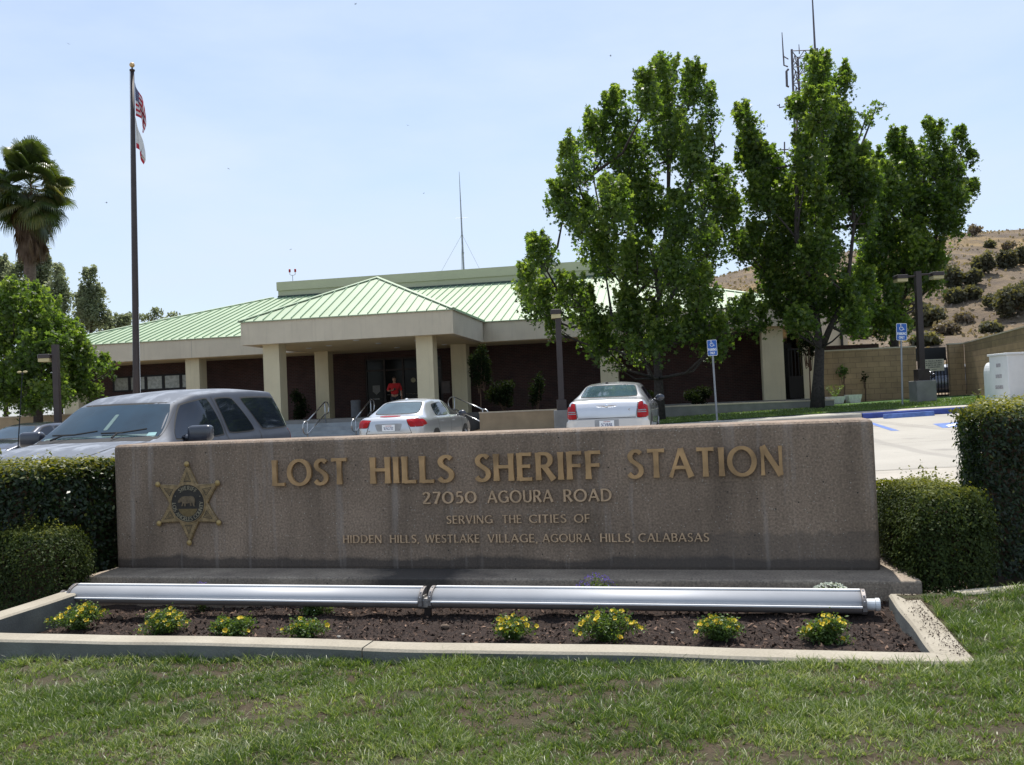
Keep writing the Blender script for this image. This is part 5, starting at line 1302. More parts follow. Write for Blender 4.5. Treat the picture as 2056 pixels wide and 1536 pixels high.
ut, uf = vpost(912, 797, 37.0, .88); lt, lf = vpost(969, 822, 34.4, .92); rail('right steel handrail ending above the tan planter wall', (ut, uf, lt, lf, BV * .4 - BE * .9, (fw * .4 + BE * .8)))
ut, uf = vpost(572, 816, 38.0, .88); lt, lf = vpost(562, 838, 37.0, .88)
# waste bin
p = P(715, 835, 42.2); bn = empty('waste_bin', (p.x, p.y, FLZ), 0, 'grey cylindrical waste bin by the entrance doors', 'bin'); mb = MB(); mb.lathe([(.20, 0), (.22, .03), (.22, .70)], n=20); mb.build('drum', M['granite'], bn, False)
mb = MB(); mb.lathe([(.23, .701), (.23, .76), (.17, .80), (.10, .80)], n=20); mb.build('lid', M['granite'], bn)

# ------------------------------------------------------------------ lamps, flagpole, blue signs
def lamp_post(label, px, py_b, py_t, Y, heads, wpx=13, base=None):
    t = P(px, py_t, Y); gz = bankz(t.x, Y) if Y > kerby(t.x) else lotz(t.x, Y); bt = P(px + (py_b - py_t) * .042, py_b, Y)
    r_ = empty('lamp_post', (bt.x, Y, gz), 0, label, 'lamp post', 'brown square lamp posts'); s = Y / PF; w = wpx * s / 2; T = Matrix.Translation((-bt.x, -Y, -gz))
    z0 = bt.z
    if base:
        (c0, c1, ytop, yb, ysm) = base; L_, R_ = P(c0, ytop, Y), P(c1, ytop, Y); cw = (R_.x - L_.x) / 2
        mb = MB(Matrix.Translation((0, 0, -gz))); mb.bbox(-cw, cw, -cw, cw, gz - .1, L_.z, .015); mb.build('concrete_base', M['concrete_grey'], r_)
        zz = P(c0, ysm, Y).z; mb = MB(Matrix.Translation((0, 0, -gz))); mb.bbox(-cw * .60, cw * .60, -cw * .6, cw * .6, L_.z + .002, zz, .01); mb.build('base_cover', M['pole'], r_); z0 = zz
    else: z0 = gz - .05
    mb = MB(T); dx = t.x - bt.x
    mb.add([(bt.x - w, Y - w, z0), (bt.x + w, Y - w, z0), (bt.x + w, Y + w, z0), (bt.x - w, Y + w, z0), (t.x - w, Y - w, t.z), (t.x + w, Y - w, t.z), (t.x + w, Y + w, t.z), (t.x - w, Y + w, t.z)], [(0, 3, 2, 1), (4, 5, 6, 7), (0, 1, 5, 4), (1, 2, 6, 5), (2, 3, 7, 6), (3, 0, 4, 7)])
    mb.build('pole', M['pole'], r_)
    for (h0, h1, y0, y1) in heads:
        a, b = P(h0, y0, Y), P(h1, y1, Y); zt, zb_ = a.z, b.z; hh = zt - zb_; x0, x1 = a.x, b.x; dp = (x1 - x0) / 2
        mb = MB(T); mb.bbox(x0, x1, Y - dp, Y + dp, zb_ + hh * .45, zt, .03); hd = mb.build('lamp_head', M['pole'], r_)
        mb = MB(T); i_ = .02; mb.prism([(x0 + i_, Y - dp + i_), (x1 - i_, Y - dp + i_), (x1 - i_, Y + dp - i_), (x0 + i_, Y + dp - i_)], zb_, zb_ + hh * .45 - .002); mb.build('lens', M['lamp_lens'], hd)
        if abs((x0 + x1) / 2 - t.x) > (x1 - x0) / 2:
            xa = x1 if x1 < t.x else x0; mb = MB(T); mb.tube([(xa, Y, zb_ + hh * .75), (t.x, Y, zb_ + hh * .75)], .035, 6); mb.build('arm', M['pole'], r_)
    return r_
lamp_post('lamp post on a concrete base between the two silver cars', 1120, 805, 630, 27.6, [(1105, 1127, 622, 639)], 11, (1115, 1147, 824, 860, 803))
lamp_post('lamp post left of the flagpole under the dark tree', 111, 845, 692, 28.0, [(80, 105, 712, 726)], 11)
lamp_post('twin-headed lamp post on a tall concrete base in front of the iron gate', 1842, 742, 545, 30.0, [(1796, 1820, 553, 566), (1868, 1892, 547, 560)], 11, (1833, 1872, 765, 815, 742))
# flagpole and flags
FPY = 30.0; fb, ft = P(273.5, 842, FPY), P(265.5, 142, FPY); gz = bankz(-12, 30) - .15; fb.z = gz
fp = empty('flagpole', fb, 0, 'tall dark brown flagpole with a gold ball, in front of the left wing', 'flagpole'); T = Matrix.Translation(-fb)
mb = MB(T); mb.tube([fb.lerp(ft, t) for t in (0, .25, .5, .75, 1)], [.118, .112, .098, .082, .062], 14); mb.build('pole', M['pole'], fp, True)
mb = MB(Matrix.Translation(ft - fb)); mb.ball((0, 0, .19), .085, 16, 12); mb.build('ball_finial', plain('gold_ball', (.62, .42, .20), .35, .4, .05), fp, True)
mb = MB(Matrix.Translation(ft - fb)); mb.lathe([(.02, .12), (.03, .05), (.085, .035), (.085, -.01), (.06, -.02)], n=12); mb.tube([(.0, 0, .10), (.0, 0, .02)], .018, 6); mb.build('truck', M['pole'], fp, True)
mb = MB(T); d_ = Vector((-.105, -.03, 0)); mb.tube([fb.lerp(ft, .10) + d_, fb.lerp(ft, .5) + d_ * .9, ft + d_ * .7], .007, 4); d_ = Vector((.14, -.03, 0)); mb.tube([fb.lerp(ft, .10) + d_, fb.lerp(ft, .4) + d_ * .8], .006, 4); mb.build('halyard', M['sign_white'], fp)
mt, t, b = new_mat('stars_and_stripes'); uvn = nd(t, 'ShaderNodeUVMap'); sp = nd(t, 'ShaderNodeSeparateXYZ'); t.links.new(uvn.outputs[0], sp.inputs[0])
def mth(t, op, a, c=None):
    n = nd(t, 'ShaderNodeMath', operation=op)
    for i, q in enumerate((a, c)):
        if q is None: continue
        if isinstance(q, (int, float)): n.inputs[i].default_value = q
        else: t.links.new(q, n.inputs[i])
    return n.outputs[0]
par = mth(t, 'GREATER_THAN', mth(t, 'MODULO', mth(t, 'MULTIPLY', sp.outputs['Y'], 13), 2.0), 1.0)
col = mixc(t, par, (.42, .03, .05), (.62, .60, .60))
cant = mth(t, 'MULTIPLY', mth(t, 'LESS_THAN', sp.outputs['X'], .40), mth(t, 'GREATER_THAN', sp.outputs['Y'], .461))
mpx = nd(t, 'ShaderNodeMapping'); mpx.inputs['Scale'].default_value = (27, 17, 1); t.links.new(uvn.outputs[0], mpx.inputs['Vector'])
vs_ = nd(t, 'ShaderNodeTexVoronoi', Scale=1.0, Randomness=0.0); t.links.new(mpx.outputs[0], vs_.inputs['Vector'])
star = mth(t, 'LESS_THAN', vs_.outputs['Distance'], .22); blue = mixc(t, star, (.025, .035, .12), (.6, .6, .62))
col = mixc(t, cant, col, blue); t.links.new(col, b.inputs['Base Color']); b.inputs['Roughness'].default_value = .9; M['usflag'] = mt
mt, t, b = new_mat('bear_flag_cloth'); uvn = nd(t, 'ShaderNodeUVMap'); sp = nd(t, 'ShaderNodeSeparateXYZ'); t.links.new(uvn.outputs[0], sp.inputs[0])
col = mixc(t, mth(t, 'LESS_THAN', sp.outputs['Y'], .17), (.66, .66, .64), (.48, .03, .05))
inb = mth(t, 'MULTIPLY', mth(t, 'GREATER_THAN', sp.outputs['X'], .34), mth(t, 'LESS_THAN', sp.outputs['X'], .66)); inb2 = mth(t, 'MULTIPLY', mth(t, 'GREATER_THAN', sp.outputs['Y'], .30), mth(t, 'LESS_THAN', sp.outputs['Y'], .36))
col = mixc(t, mth(t, 'MULTIPLY', inb, inb2), col, (.05, .12, .06)); t.links.new(col, b.inputs['Base Color']); b.inputs['Roughness'].default_value = .9; M['caflag'] = mt
def flag(name, label, z_top_px, z_bot_px, width_px, hoist_h, mat, seed):
    """limp flag: hoist up the pole, fly end fallen in folds"""
    rnd = random.Random(seed); top = P(268, z_top_px, FPY); bot = P(270, z_bot_px, FPY); Ht = top.z - bot.z; Wd = width_px * FPY / PF
    ax_ = fb.lerp(ft, (top.z - fb.z) / (ft.z - fb.z)); ox = ax_.x + .085; nu, nv = 44, 26; V = []; UV = []
    for i in range(nu):
        s = i / (nu - 1)
        for j in range(nv):
            t = j / (nv - 1)           # 1 at the top of the hoist
            hz = top.z - hoist_h * (1 - t)
            # the fly swings down: width reached grows with the depth below the top corner
            drop = (Ht - hoist_h) * s ** 1.15 * (.55 + .45 * t) + .10 * s * math.sin(3 * t + seed)
            z = hz - drop
            depth = min(1, max(0, (top.z - z) / Ht)); wmax = Wd * (.25 + .85 * math.sin(min(1, depth * 1.25) * PI * .62))
            fold = math.sin(s * 9.5 + t * 2.1 + seed) ; x = ox + wmax * (1 - math.exp(-3.2 * s)) * (.78 + .22 * math.sin(s * 6 + t * 4))
            y = FPY - .02 + .075 * fold * s ** .6 - .03 * s; V.append((x, y, z)); UV.append((s, t))
    F = [(i * nv + j, (i + 1) * nv + j, (i + 1) * nv + j + 1, i * nv + j + 1) for i in range(nu - 1) for j in range(nv - 1)]
    o3 = Vector(V[0]); V = [tuple(Vector(p) - o3) for p in V]
    me = bpy.data.meshes.new(name); me.from_pydata(V, [], F); uvl = me.uv_layers.new(name='UVMap')
    for lp in me.loops: uvl.data[lp.index].uv = UV[lp.vertex_index]
    o = link_mesh(name, me, mat, None, True); o.location = o3; tag(o, label, 'flag', 'flags on the flagpole')
    so = o.modifiers.new('thickness', 'SOLIDIFY'); so.thickness = .006
flag('flag', 'limp stars and stripes flag hanging at the top of the flagpole', 166, 292, 22, 1.1, M['usflag'], 1)
flag('flag', 'limp white bear flag with a red bottom stripe below the stars and stripes', 234, 368, 17, 1.05, M['caflag'], 5)

def blue_sign(label, x0, x1, y0, y1, foot, Y):
    a, b_ = P(x0, y0, Y), P(x1, y1, Y); w = abs(b_.x - a.x); h = a.z - b_.z; cxp = (x0 + x1) / 2; c = P(cxp, (y0 + y1) / 2, Y); f = P(foot[0], foot[1], Y); gz = bankz(f.x, Y)
    r_ = empty('parking_sign', (f.x, Y, gz), 0, label, 'sign', 'blue accessible parking signs'); lean = math.atan2(c.x - f.x, c.z - gz)
    Tm = Matrix.Translation((c.x - f.x, -.03, c.z - gz)) @ Matrix.Rotation(lean, 4, 'Y')
    mb = MB(); mb.tube([(0, 0, -.1), (c.x - f.x, 0, c.z - gz + h / 2)], .03, 8); mb.build('post', M['galv'], r_, False)
    def rr(w, h, r, y):
        o = []
        for (sx, sz, a0) in ((1, 1, 0), (-1, 1, 90), (-1, -1, 180), (1, -1, 270)):
            for k in range(5): an = R(a0 + k * 22.5); o.append((sx * (w / 2 - r) + r * math.cos(an), y, sz * (h / 2 - r) + r * math.sin(an)))
        return o
    mb = MB(Tm); p0 = rr(w, h, .03, 0); p1 = rr(w, h, .03, .006); n = len(p0); mb.add(p0 + p1, [tuple(range(n)), tuple(range(2 * n - 1, n - 1, -1))] + [(i, n + i, n + (i + 1) % n, (i + 1) % n) for i in range(n)]); pan = mb.build('panel', M['sign_white'], r_)
    mb = MB(Tm); p0 = rr(w * .93, h * .95, .025, -.0025); p1 = rr(w * .93, h * .95, .025, -.0002); mb.add(p0 + p1, [tuple(range(n))] + [(i, n + i, n + (i + 1) % n, (i + 1) % n) for i in range(n)]); mb.build('blue_face', M['sign_blue'], pan)
    mb = MB(Tm); fn = lambda x, z, d: (x, -.003 - d, z)
    text_fit(mb, 'PARKING', -w * .42, w * .42, -h * .18, h * .15, .0012, .26, fn); text_fit(mb, 'ONLY', -w * .26, w * .26, -h * .40, h * .15, .0012, .26, fn)
    def sw(pts, wd):
        L = len(pts); vs = []
        for i, (x, z) in enumerate(pts):
            q0, q1 = pts[max(i - 1, 0)], pts[min(i + 1, L - 1)]; tx, tz = q1[0] - q0[0], q1[1] - q0[1]; l = math.hypot(tx, tz) or 1; vs += [(x - tz / l * wd / 2, -.0042, z + tx / l * wd / 2), (x + tz / l * wd / 2, -.0042, z - tx / l * wd / 2)]
        mb.add(vs, [(2 * i, 2 * i + 1, 2 * i + 3, 2 * i + 2) for i in range(L - 1)])
    k = w * .9; oz = h * .24
    mb.T = Tm @ Matrix.Translation((0, 0, oz))
    sw([(x, z) for x, z in arc(-.02 * k, -.06 * k, .2 * k, .2 * k, 75, 350, 22)], .055 * k)
    sw([(-.08 * k, .28 * k), (-.07 * k, .04 * k), (.12 * k, .02 * k), (.22 * k, -.18 * k), (.30 * k, -.14 * k)], .06 * k); sw([(-.07 * k, .15 * k), (.08 * k, .15 * k)], .05 * k)
    mb.add([(-.09 * k + .055 * k * math.cos(R(a)), -.0046, .34 * k + .055 * k * math.sin(R(a))) for a in range(0, 360, 30)], [tuple(range(12))])
    mb.build('sign_symbols', M['sign_white'], pan)
blue_sign('blue disabled parking sign behind the right silver car, in front of the big tree', 1419, 1440, 683, 714, (1440, 842), 26.9)
blue_sign('blue disabled parking sign in front of the block wall, left of the twin lamp post', 1798, 1821, 650, 683, (1812, 815), 28.0)

# utility cabinets at the right edge
def cab(label, x0, xs_, x1, ytop, Y, depth, group, curved=False, vents=3):
    a, m_, c = P(x0, ytop, Y + .35), P(xs_, ytop, Y), P(x1, ytop, Y); gz = bankz(m_.x, Y); zt = m_.z
    r_ = empty('utility_cabinet', (m_.x, Y, gz), 0, label, 'cabinet', group); W_ = c.x - m_.x; sdx = a.x - m_.x
    # plan: front face towards the viewer, left flank turned into view
    if curved:
        pr = [(0, -.05), (0, (zt - gz) * .72)] + [(W_ * .5 - W_ * .5 * math.cos(R(t)), (zt - gz) * .72 + (zt - gz) * .28 * math.sin(R(t))) for t in range(15, 91, 15)] + [(W_, zt - gz), (W_, -.05)]
        n = len(pr); mb = MB(); mb.add([(x, 0, z) for x, z in pr] + [(x, depth, z) for x, z in pr], [tuple(range(n)), tuple(range(2 * n - 1, n - 1, -1))] + [(i, n + i, n + (i + 1) % n, (i + 1) % n) for i in range(n)]); mb.build('housing', M['white_paint'], r_, bevel=.01)
    else:
        pl = [(sdx, .9), (0, 0), (W_, 0), (W_, .95)]; mb = MB(); mb.prism(pl, -.05, zt - gz - .06); mb.build('housing', M['white_paint'], r_, bevel=.012)
        mb = MB(); mb.prism([(sdx - .04, .93), (-.05, -.04), (W_ + .04, -.04), (W_ + .04, 1.0)], zt - gz - .058, zt - gz); mb.build('lid', M['white_paint'], r_, bevel=.012)
    for k in range(vents):
        mb = MB(); z = (zt - gz) * (.80 - .22 * k)
        if curved: mb.box(W_ * .12, W_ * .42, -.006, -.001, z - .13, z - .06)
        else: 
            q0, q1 = Vector((sdx * (.62 + .05 * k), .9 * (.62 + .05 * k))), Vector((sdx * (.38 - .04 * k), .9 * (.38 - .04 * k))); d_ = (q1 - q0).normalized(); nrm = Vector((d_.y, -d_.x)) * .004
            mb.add([(q0.x + nrm.x, q0.y + nrm.y, z - .10), (q1.x + nrm.x, q1.y + nrm.y, z - .10), (q1.x + nrm.x, q1.y + nrm.y, z), (q0.x + nrm.x, q0.y + nrm.y, z)], [(0, 1, 2, 3)])
        mb.build('warning_label', plain('faded_labels', (.40, .38, .40), .7, 0, .5, 30), r_)
cab('tall white utility cabinet cut by the right edge of the view', 2006, 2022, 2110, 708, 24.6, 1, 'white utility cabinets')
cab('narrow white cabinet with rounded shoulder beside the tall one', 1992, 1992, 2013, 727, 25.4, .5, 'white utility cabinets', True, 2)

# white pots with plants, climbers on the wall
def pot(label, x0, x1, y0, y1, Y, plant):
    a, b_ = P(x0, y0, Y), P(x1, y1, Y); w = b_.x - a.x; h = a.z - b_.z; r_ = empty('flower_pot', ((a.x + b_.x) / 2, Y, b_.z), 0, label, 'flower pot', 'white square pots by the block wall'); mb = MB(); s = .38
    mb.add([(-w * s, -w * s, 0), (w * s, -w * s, 0), (w * s, w * s, 0), (-w * s, w * s, 0), (-w / 2, -w / 2, h), (w / 2, -w / 2, h), (w / 2, w / 2, h), (-w / 2, w / 2, h), (-w * .4, -w * .4, h), (w * .4, -w * .4, h), (w * .4, w * .4, h), (-w * .4, w * .4, h), (-w * .38, -w * .38, h - .06), (w * .38, -w * .38, h - .06), (w * .38, w * .38, h - .06), (-w * .38, w * .38, h - .06)],
           [(0, 3, 2, 1)] + [(i, (i + 1) % 4, 4 + (i + 1) % 4, 4 + i) for i in range(4)] + [(4 + i, 4 + (i + 1) % 4, 8 + (i + 1) % 4, 8 + i) for i in range(4)] + [(8 + i, 8 + (i + 1) % 4, 12 + (i + 1) % 4, 12 + i) for i in range(4)] + [(12, 13, 14, 15)])
    mb.build('tub', M['pot'], r_)
    if plant:
        n = 260; k = RNG.random((n, 1)); a_ = RNG.uniform(0, 2 * PI, n); tip = np.stack([np.cos(a_) * w * .6, np.sin(a_) * w * .4, .35 + .2 * RNG.random(n)], 1)
        C = tip * k + np.array([0, 0, h - .05]); link_mesh('foliage', leaf_mesh('foliage', C, .10, RNG.random(n), up=.2, aspect=.25, axis=tip), M['leaf_flower'], r_)
pot('white pot with spiky green plant at the foot of the block wall', 1661, 1693, 797, 810, 34.6, True)
pot('empty white pot right of the planted one', 1699, 1727, 793, 809, 34.6, False)
def bush(name, label, cat, px, py, rx, ry, Y, n, ls, mat, gz=None, group=None, stem=None, dark=0.0, nblob=9, fy=.8):
    """loose shrub: leaves in a handful of overlapping clumps above short stems"""
    c = P(px, py, Y); s = Y / PF; rx *= s; ry *= s; g = gz if gz is not None else c.z - ry
    r_ = empty(name, (c.x, Y, g), 0, label, cat, group); bl = []
    for i in range(nblob):
        d = Vector(rand_unit(1)[0]); k = random.uniform(.35, .72); q = Vector((d.x * rx * k, d.y * rx * fy * k, d.z * ry * k)); bl.append((q, random.uniform(.34, .55)))
    C = []; T = []
    for q, k in bl:
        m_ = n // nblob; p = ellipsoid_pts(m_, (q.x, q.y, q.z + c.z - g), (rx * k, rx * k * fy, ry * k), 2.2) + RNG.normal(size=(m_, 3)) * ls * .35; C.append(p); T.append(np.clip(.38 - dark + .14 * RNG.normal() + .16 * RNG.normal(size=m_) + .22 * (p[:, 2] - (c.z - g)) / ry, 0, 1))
    C = np.concatenate(C); C[:, 2] = np.maximum(C[:, 2], .01)
    link_mesh('crown', leaf_mesh('crown', C, ls * (.6 + .8 * RNG.random(len(C))), np.concatenate(T), up=.4, aspect=.6), mat, r_)
    mb = MB()
    if stem: mb.tube([(0, 0, -.05), (stem * .3, 0, (c.z - g) * .5), (0, 0, c.z - g)], [.03, .024, .01], 6)
    for q, k in bl: mb.tube([(0, 0, 0 if not stem else (c.z - g) * .6), (q.x * .5, q.y * .5, (c.z - g + q.z) * .6), (q.x, q.y, c.z - g + q.z)], [.045 * ry, .03 * ry, .004], 5)
    mb.build('stems', M['twig'], r_); return r_
bush('climbing_plant', 'sparse climber with yellow-green tips on the block wall above the pots', 'climber', 1692, 742, 12, 14, 35.2, 160, .11, M['leaf_flower'], gz=1.25, stem=.1, fy=.3)
bush('climbing_plant', 'thin sparse climber on the block wall right of the empty pot', 'climber', 1735, 757, 10, 14, 35.1, 60, .09, M['leaf_shade'], gz=1.25, stem=.1, fy=.3)
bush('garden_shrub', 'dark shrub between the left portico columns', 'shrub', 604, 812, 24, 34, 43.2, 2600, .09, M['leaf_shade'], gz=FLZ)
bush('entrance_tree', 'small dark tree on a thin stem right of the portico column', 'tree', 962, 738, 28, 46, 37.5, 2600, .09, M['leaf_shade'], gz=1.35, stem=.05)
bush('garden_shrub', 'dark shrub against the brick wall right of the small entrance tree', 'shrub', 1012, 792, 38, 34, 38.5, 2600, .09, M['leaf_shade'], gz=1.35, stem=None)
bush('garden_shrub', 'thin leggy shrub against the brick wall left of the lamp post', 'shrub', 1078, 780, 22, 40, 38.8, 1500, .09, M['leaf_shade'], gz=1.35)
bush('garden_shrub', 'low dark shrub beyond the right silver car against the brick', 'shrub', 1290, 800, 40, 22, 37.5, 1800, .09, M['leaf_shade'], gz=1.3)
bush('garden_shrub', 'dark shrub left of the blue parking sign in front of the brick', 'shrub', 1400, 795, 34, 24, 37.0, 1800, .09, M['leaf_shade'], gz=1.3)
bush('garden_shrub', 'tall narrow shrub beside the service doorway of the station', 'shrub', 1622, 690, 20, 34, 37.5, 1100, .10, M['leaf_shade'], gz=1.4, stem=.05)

# ================================================================== TREES
L1 = [(1340,178,36,58),(1388,190,32,52),(1302,205,34,58),(1422,235,22,60),(1240,245,32,55),(1200,290,38,58),(1152,345,40,58),(1135,415,38,48),(1265,330,52,66),(1340,290,58,76),(1400,330,48,66),(1430,395,46,64),(1458,440,36,42),(1185,455,48,48),(1235,420,52,66),(1300,430,62,72),(1370,450,62,70),(1420,505,46,44),(1212,525,50,48),(1280,540,60,60),(1350,560,60,60),(1405,590,48,48),
      (1085,520,34,38),(1068,580,32,42),(1105,618,46,40),(1150,600,36,40),(1180,635,44,44),(1205,690,48,38),(1270,640,62,56),(1335,660,60,48),(1290,712,44,24),(1400,655,50,48),(1440,690,28,42),(1490,635,40,36),(1528,650,20,30),(1236,735,20,13),(1112,665,16,28),(1075,625,24,26)]
L2 = [(1648,165,34,48),(1690,185,24,44),(1640,240,42,58),(1688,270,38,56),(1600,228,26,24),(1738,240,17,13),(1757,222,11,9),(1680,350,54,66),(1622,340,44,60),(1722,345,30,46),(1742,375,26,36),(1738,440,26,40),(1500,262,26,44),(1505,322,28,42),(1545,345,34,56),(1535,405,38,56),(1590,425,46,60),(1650,430,54,60),(1705,400,38,46),(1490,495,26,24),(1525,500,38,44),(1580,510,50,56),(1650,520,56,56),(1550,575,42,42),(1610,600,52,46),(1680,605,48,48),(1560,630,24,24),(1612,650,40,28),(1725,590,38,40),(1715,645,44,32),(1478,505,14,20)]
L3 = [(1762,345,22,34),(1765,410,30,38),(1755,500,34,38),(1735,575,34,40),(1800,655,34,26),(1720,640,30,34),(1805,312,26,40),(1876,282,24,36),(1922,295,22,30),(1945,322,14,14),(1840,335,36,44),(1893,350,38,44),(1795,380,36,46),(1850,420,52,50),(1908,405,36,34),(1947,388,14,18),(1903,458,36,34),(1830,490,52,46),(1778,475,36,44),(1762,550,46,46),(1822,555,46,36),(1870,528,34,34),(1862,575,28,16),(1795,600,30,32),(1745,635,42,34),(1758,672,20,12)]
tb = Vector((P(1325, 842, 31.0).x, 31, 0)); tb.z = bankz(tb.x, 31) - .05
lim = [[tb, P(1322, 760, 31.0), P(1318, 690, 31.0), P(1325, 580, 31.2), P(1338, 450, 31.1), P(1345, 320, 31.0), P(1342, 210, 31.0)],
       [P(1318, 690, 31.0), P(1270, 600, 30.3), P(1215, 480, 30.0), P(1190, 350, 30.2)], [P(1320, 640, 31.1), P(1370, 560, 32.0), P(1410, 450, 32.3), P(1430, 330, 32.0)], [P(1318, 700, 31.0), P(1230, 650, 31.6), P(1130, 600, 31.5), P(1085, 540, 31.4)], [P(1320, 705, 31.0), P(1400, 660, 30.4), P(1490, 630, 30.2)], [P(1325, 600, 31.1), P(1300, 450, 32.4), P(1250, 300, 32.4)]]
crown_tree('sweetgum_tree', 'largest leafy green tree, in front of the station behind the right silver car', 'tree', L1, 31, tb, lim, 47000, .15, M['leaf_gum'], 'sweetgum trees in front of the station', trunk_r=.165)
tb = Vector((P(1641, 820, 31).x, 31, 0)); tb.z = bankz(tb.x, 31) - .05
lim = [[tb, P(1643, 760, 31), P(1646, 700, 31), P(1636, 620, 31), P(1642, 500, 31.1), P(1648, 350, 31), P(1650, 200, 31)], [P(1650, 698, 31), P(1668, 655, 30.8), P(1700, 590, 30.5), P(1715, 450, 30.5), P(1700, 320, 30.6)], [P(1638, 640, 31), P(1590, 560, 31.8), P(1545, 440, 32), P(1508, 300, 32)], [P(1636, 600, 31), P(1600, 480, 30), P(1600, 330, 30), P(1600, 240, 30.2)]]
crown_tree('sweetgum_tree', 'leafy green tree with forked trunk left of the twin lamp post, radio tower behind', 'tree', L2, 31.5, tb, lim, 37000, .155, M['leaf_gum'], 'sweetgum trees in front of the station', trunk_r=.205)
tb = P(1792, 700, 38.5); tb.z = 1.2
lim = [[tb, P(1795, 640, 38.5), P(1810, 560, 38.5), P(1835, 450, 38.5), P(1860, 340, 38.5), P(1875, 270, 38.5)], [P(1800, 620, 38.5), P(1870, 500, 38), P(1915, 380, 37.8), P(1930, 310, 38)], [P(1798, 630, 38.5), P(1790, 500, 39.5), P(1800, 350, 39.5)], [P(1797, 640, 38.5), P(1755, 640, 38), P(1742, 640, 38)]]
crown_tree('sweetgum_tree', 'spreading green tree rising from behind the block wall, right of the radio tower', 'tree', L3, 38.5, tb, lim, 28000, .18, M['leaf_gum'], 'sweetgum trees in front of the station', trunk_r=.18, sig=.22)
L4 = [(26,612,40,40),(70,612,28,30),(88,650,42,42),(20,668,44,54),(92,705,52,54),(130,690,36,44),(160,735,34,38),(198,742,24,22),(222,745,9,9),(50,750,54,46),(115,785,44,36),(188,792,20,14),(8,795,38,38),(66,815,34,16),(150,690,26,26),(-40,640,50,50),(-50,720,60,70),(150,770,30,30)]
tb = P(76, 850, 34); tb.z = .45
lim = [[tb, P(76, 790, 34), P(70, 700, 34), P(62, 620, 34), P(55, 560, 34)], [P(74, 770, 34), P(120, 720, 34.5), P(160, 700, 34.5)], [P(74, 780, 34), P(20, 700, 33.5), P(-20, 640, 33.5)]]
crown_tree('sweetgum_tree', 'dark green tree at the left edge hiding the end of the building, below the palm', 'tree', L4, 34, tb, lim, 32000, .155, M['leaf_gum'], 'sweetgum trees in front of the station', trunk_r=.17)
def slim(label, cat, lobes, D, basepx, n, ls, mat='leaf_grey', name='poplar_tree', tr_=.14, sig=.26):
    b_ = P(basepx, 700, D); b_.z = .8; ys = [l[1] for l in lobes]; xs = [l[0] for l in lobes]
    top = P(lobes[0][0], min(ys), D); lim = [[b_, P((basepx + lobes[0][0]) / 2, max(ys), D), P(lobes[0][0], sum(ys) / len(ys), D), top]]
    crown_tree(name, label, cat, lobes, D, b_, lim, n, ls, M[mat], None, 'kite', tr_, .8, 12, sig)
slim('slender grey-green poplar standing free between the dark tree and the flagpole', 'tree', [(183,566,15,26),(178,600,24,26),(196,600,16,22),(176,635,26,26),(200,632,16,18),(160,610,12,16),(184,655,24,18),(212,645,12,12)], 62, 182, 4600, .24)
slim('grey poplar behind the palm trunk', 'tree', [(80,505,17,26),(72,540,24,28),(95,545,14,24),(50,540,16,22),(30,560,20,26),(85,580,24,28)], 64, 72, 4600, .25)
slim('thin pale green poplar just right of the dark tree crown', 'tree', [(118,560,10,24),(112,590,18,26),(128,600,14,24),(118,630,22,26)], 58, 118, 3000, .22)
slim('pale grey-green poplar at the far left edge behind the dark tree', 'tree', [(8,545,16,24),(14,575,20,24),(-12,560,24,34)], 66, 8, 2600, .25)
slim('low olive-green tree top above the left end of the roof', 'tree', [(214,655,20,12),(238,652,16,14),(252,648,10,10)], 66, 225, 1300, .24, name='willow_tree')
slim('wispy tree top above the roof right of the flagpole', 'tree', [(314,632,9,8),(302,640,8,6),(286,640,8,6)], 72, 306, 420, .24, name='willow_tree', tr_=.06)
slim('smallest tree tuft above the roof edge, furthest right of the left row', 'tree', [(344,635,8,5)], 72, 344, 220, .24, name='willow_tree', tr_=.05)
slim('faint drooping tree top directly left of the flagpole above the roof', 'tree', [(256,645,7,10),(264,642,6,8)], 70, 258, 300, .24, name='willow_tree', tr_=.05)

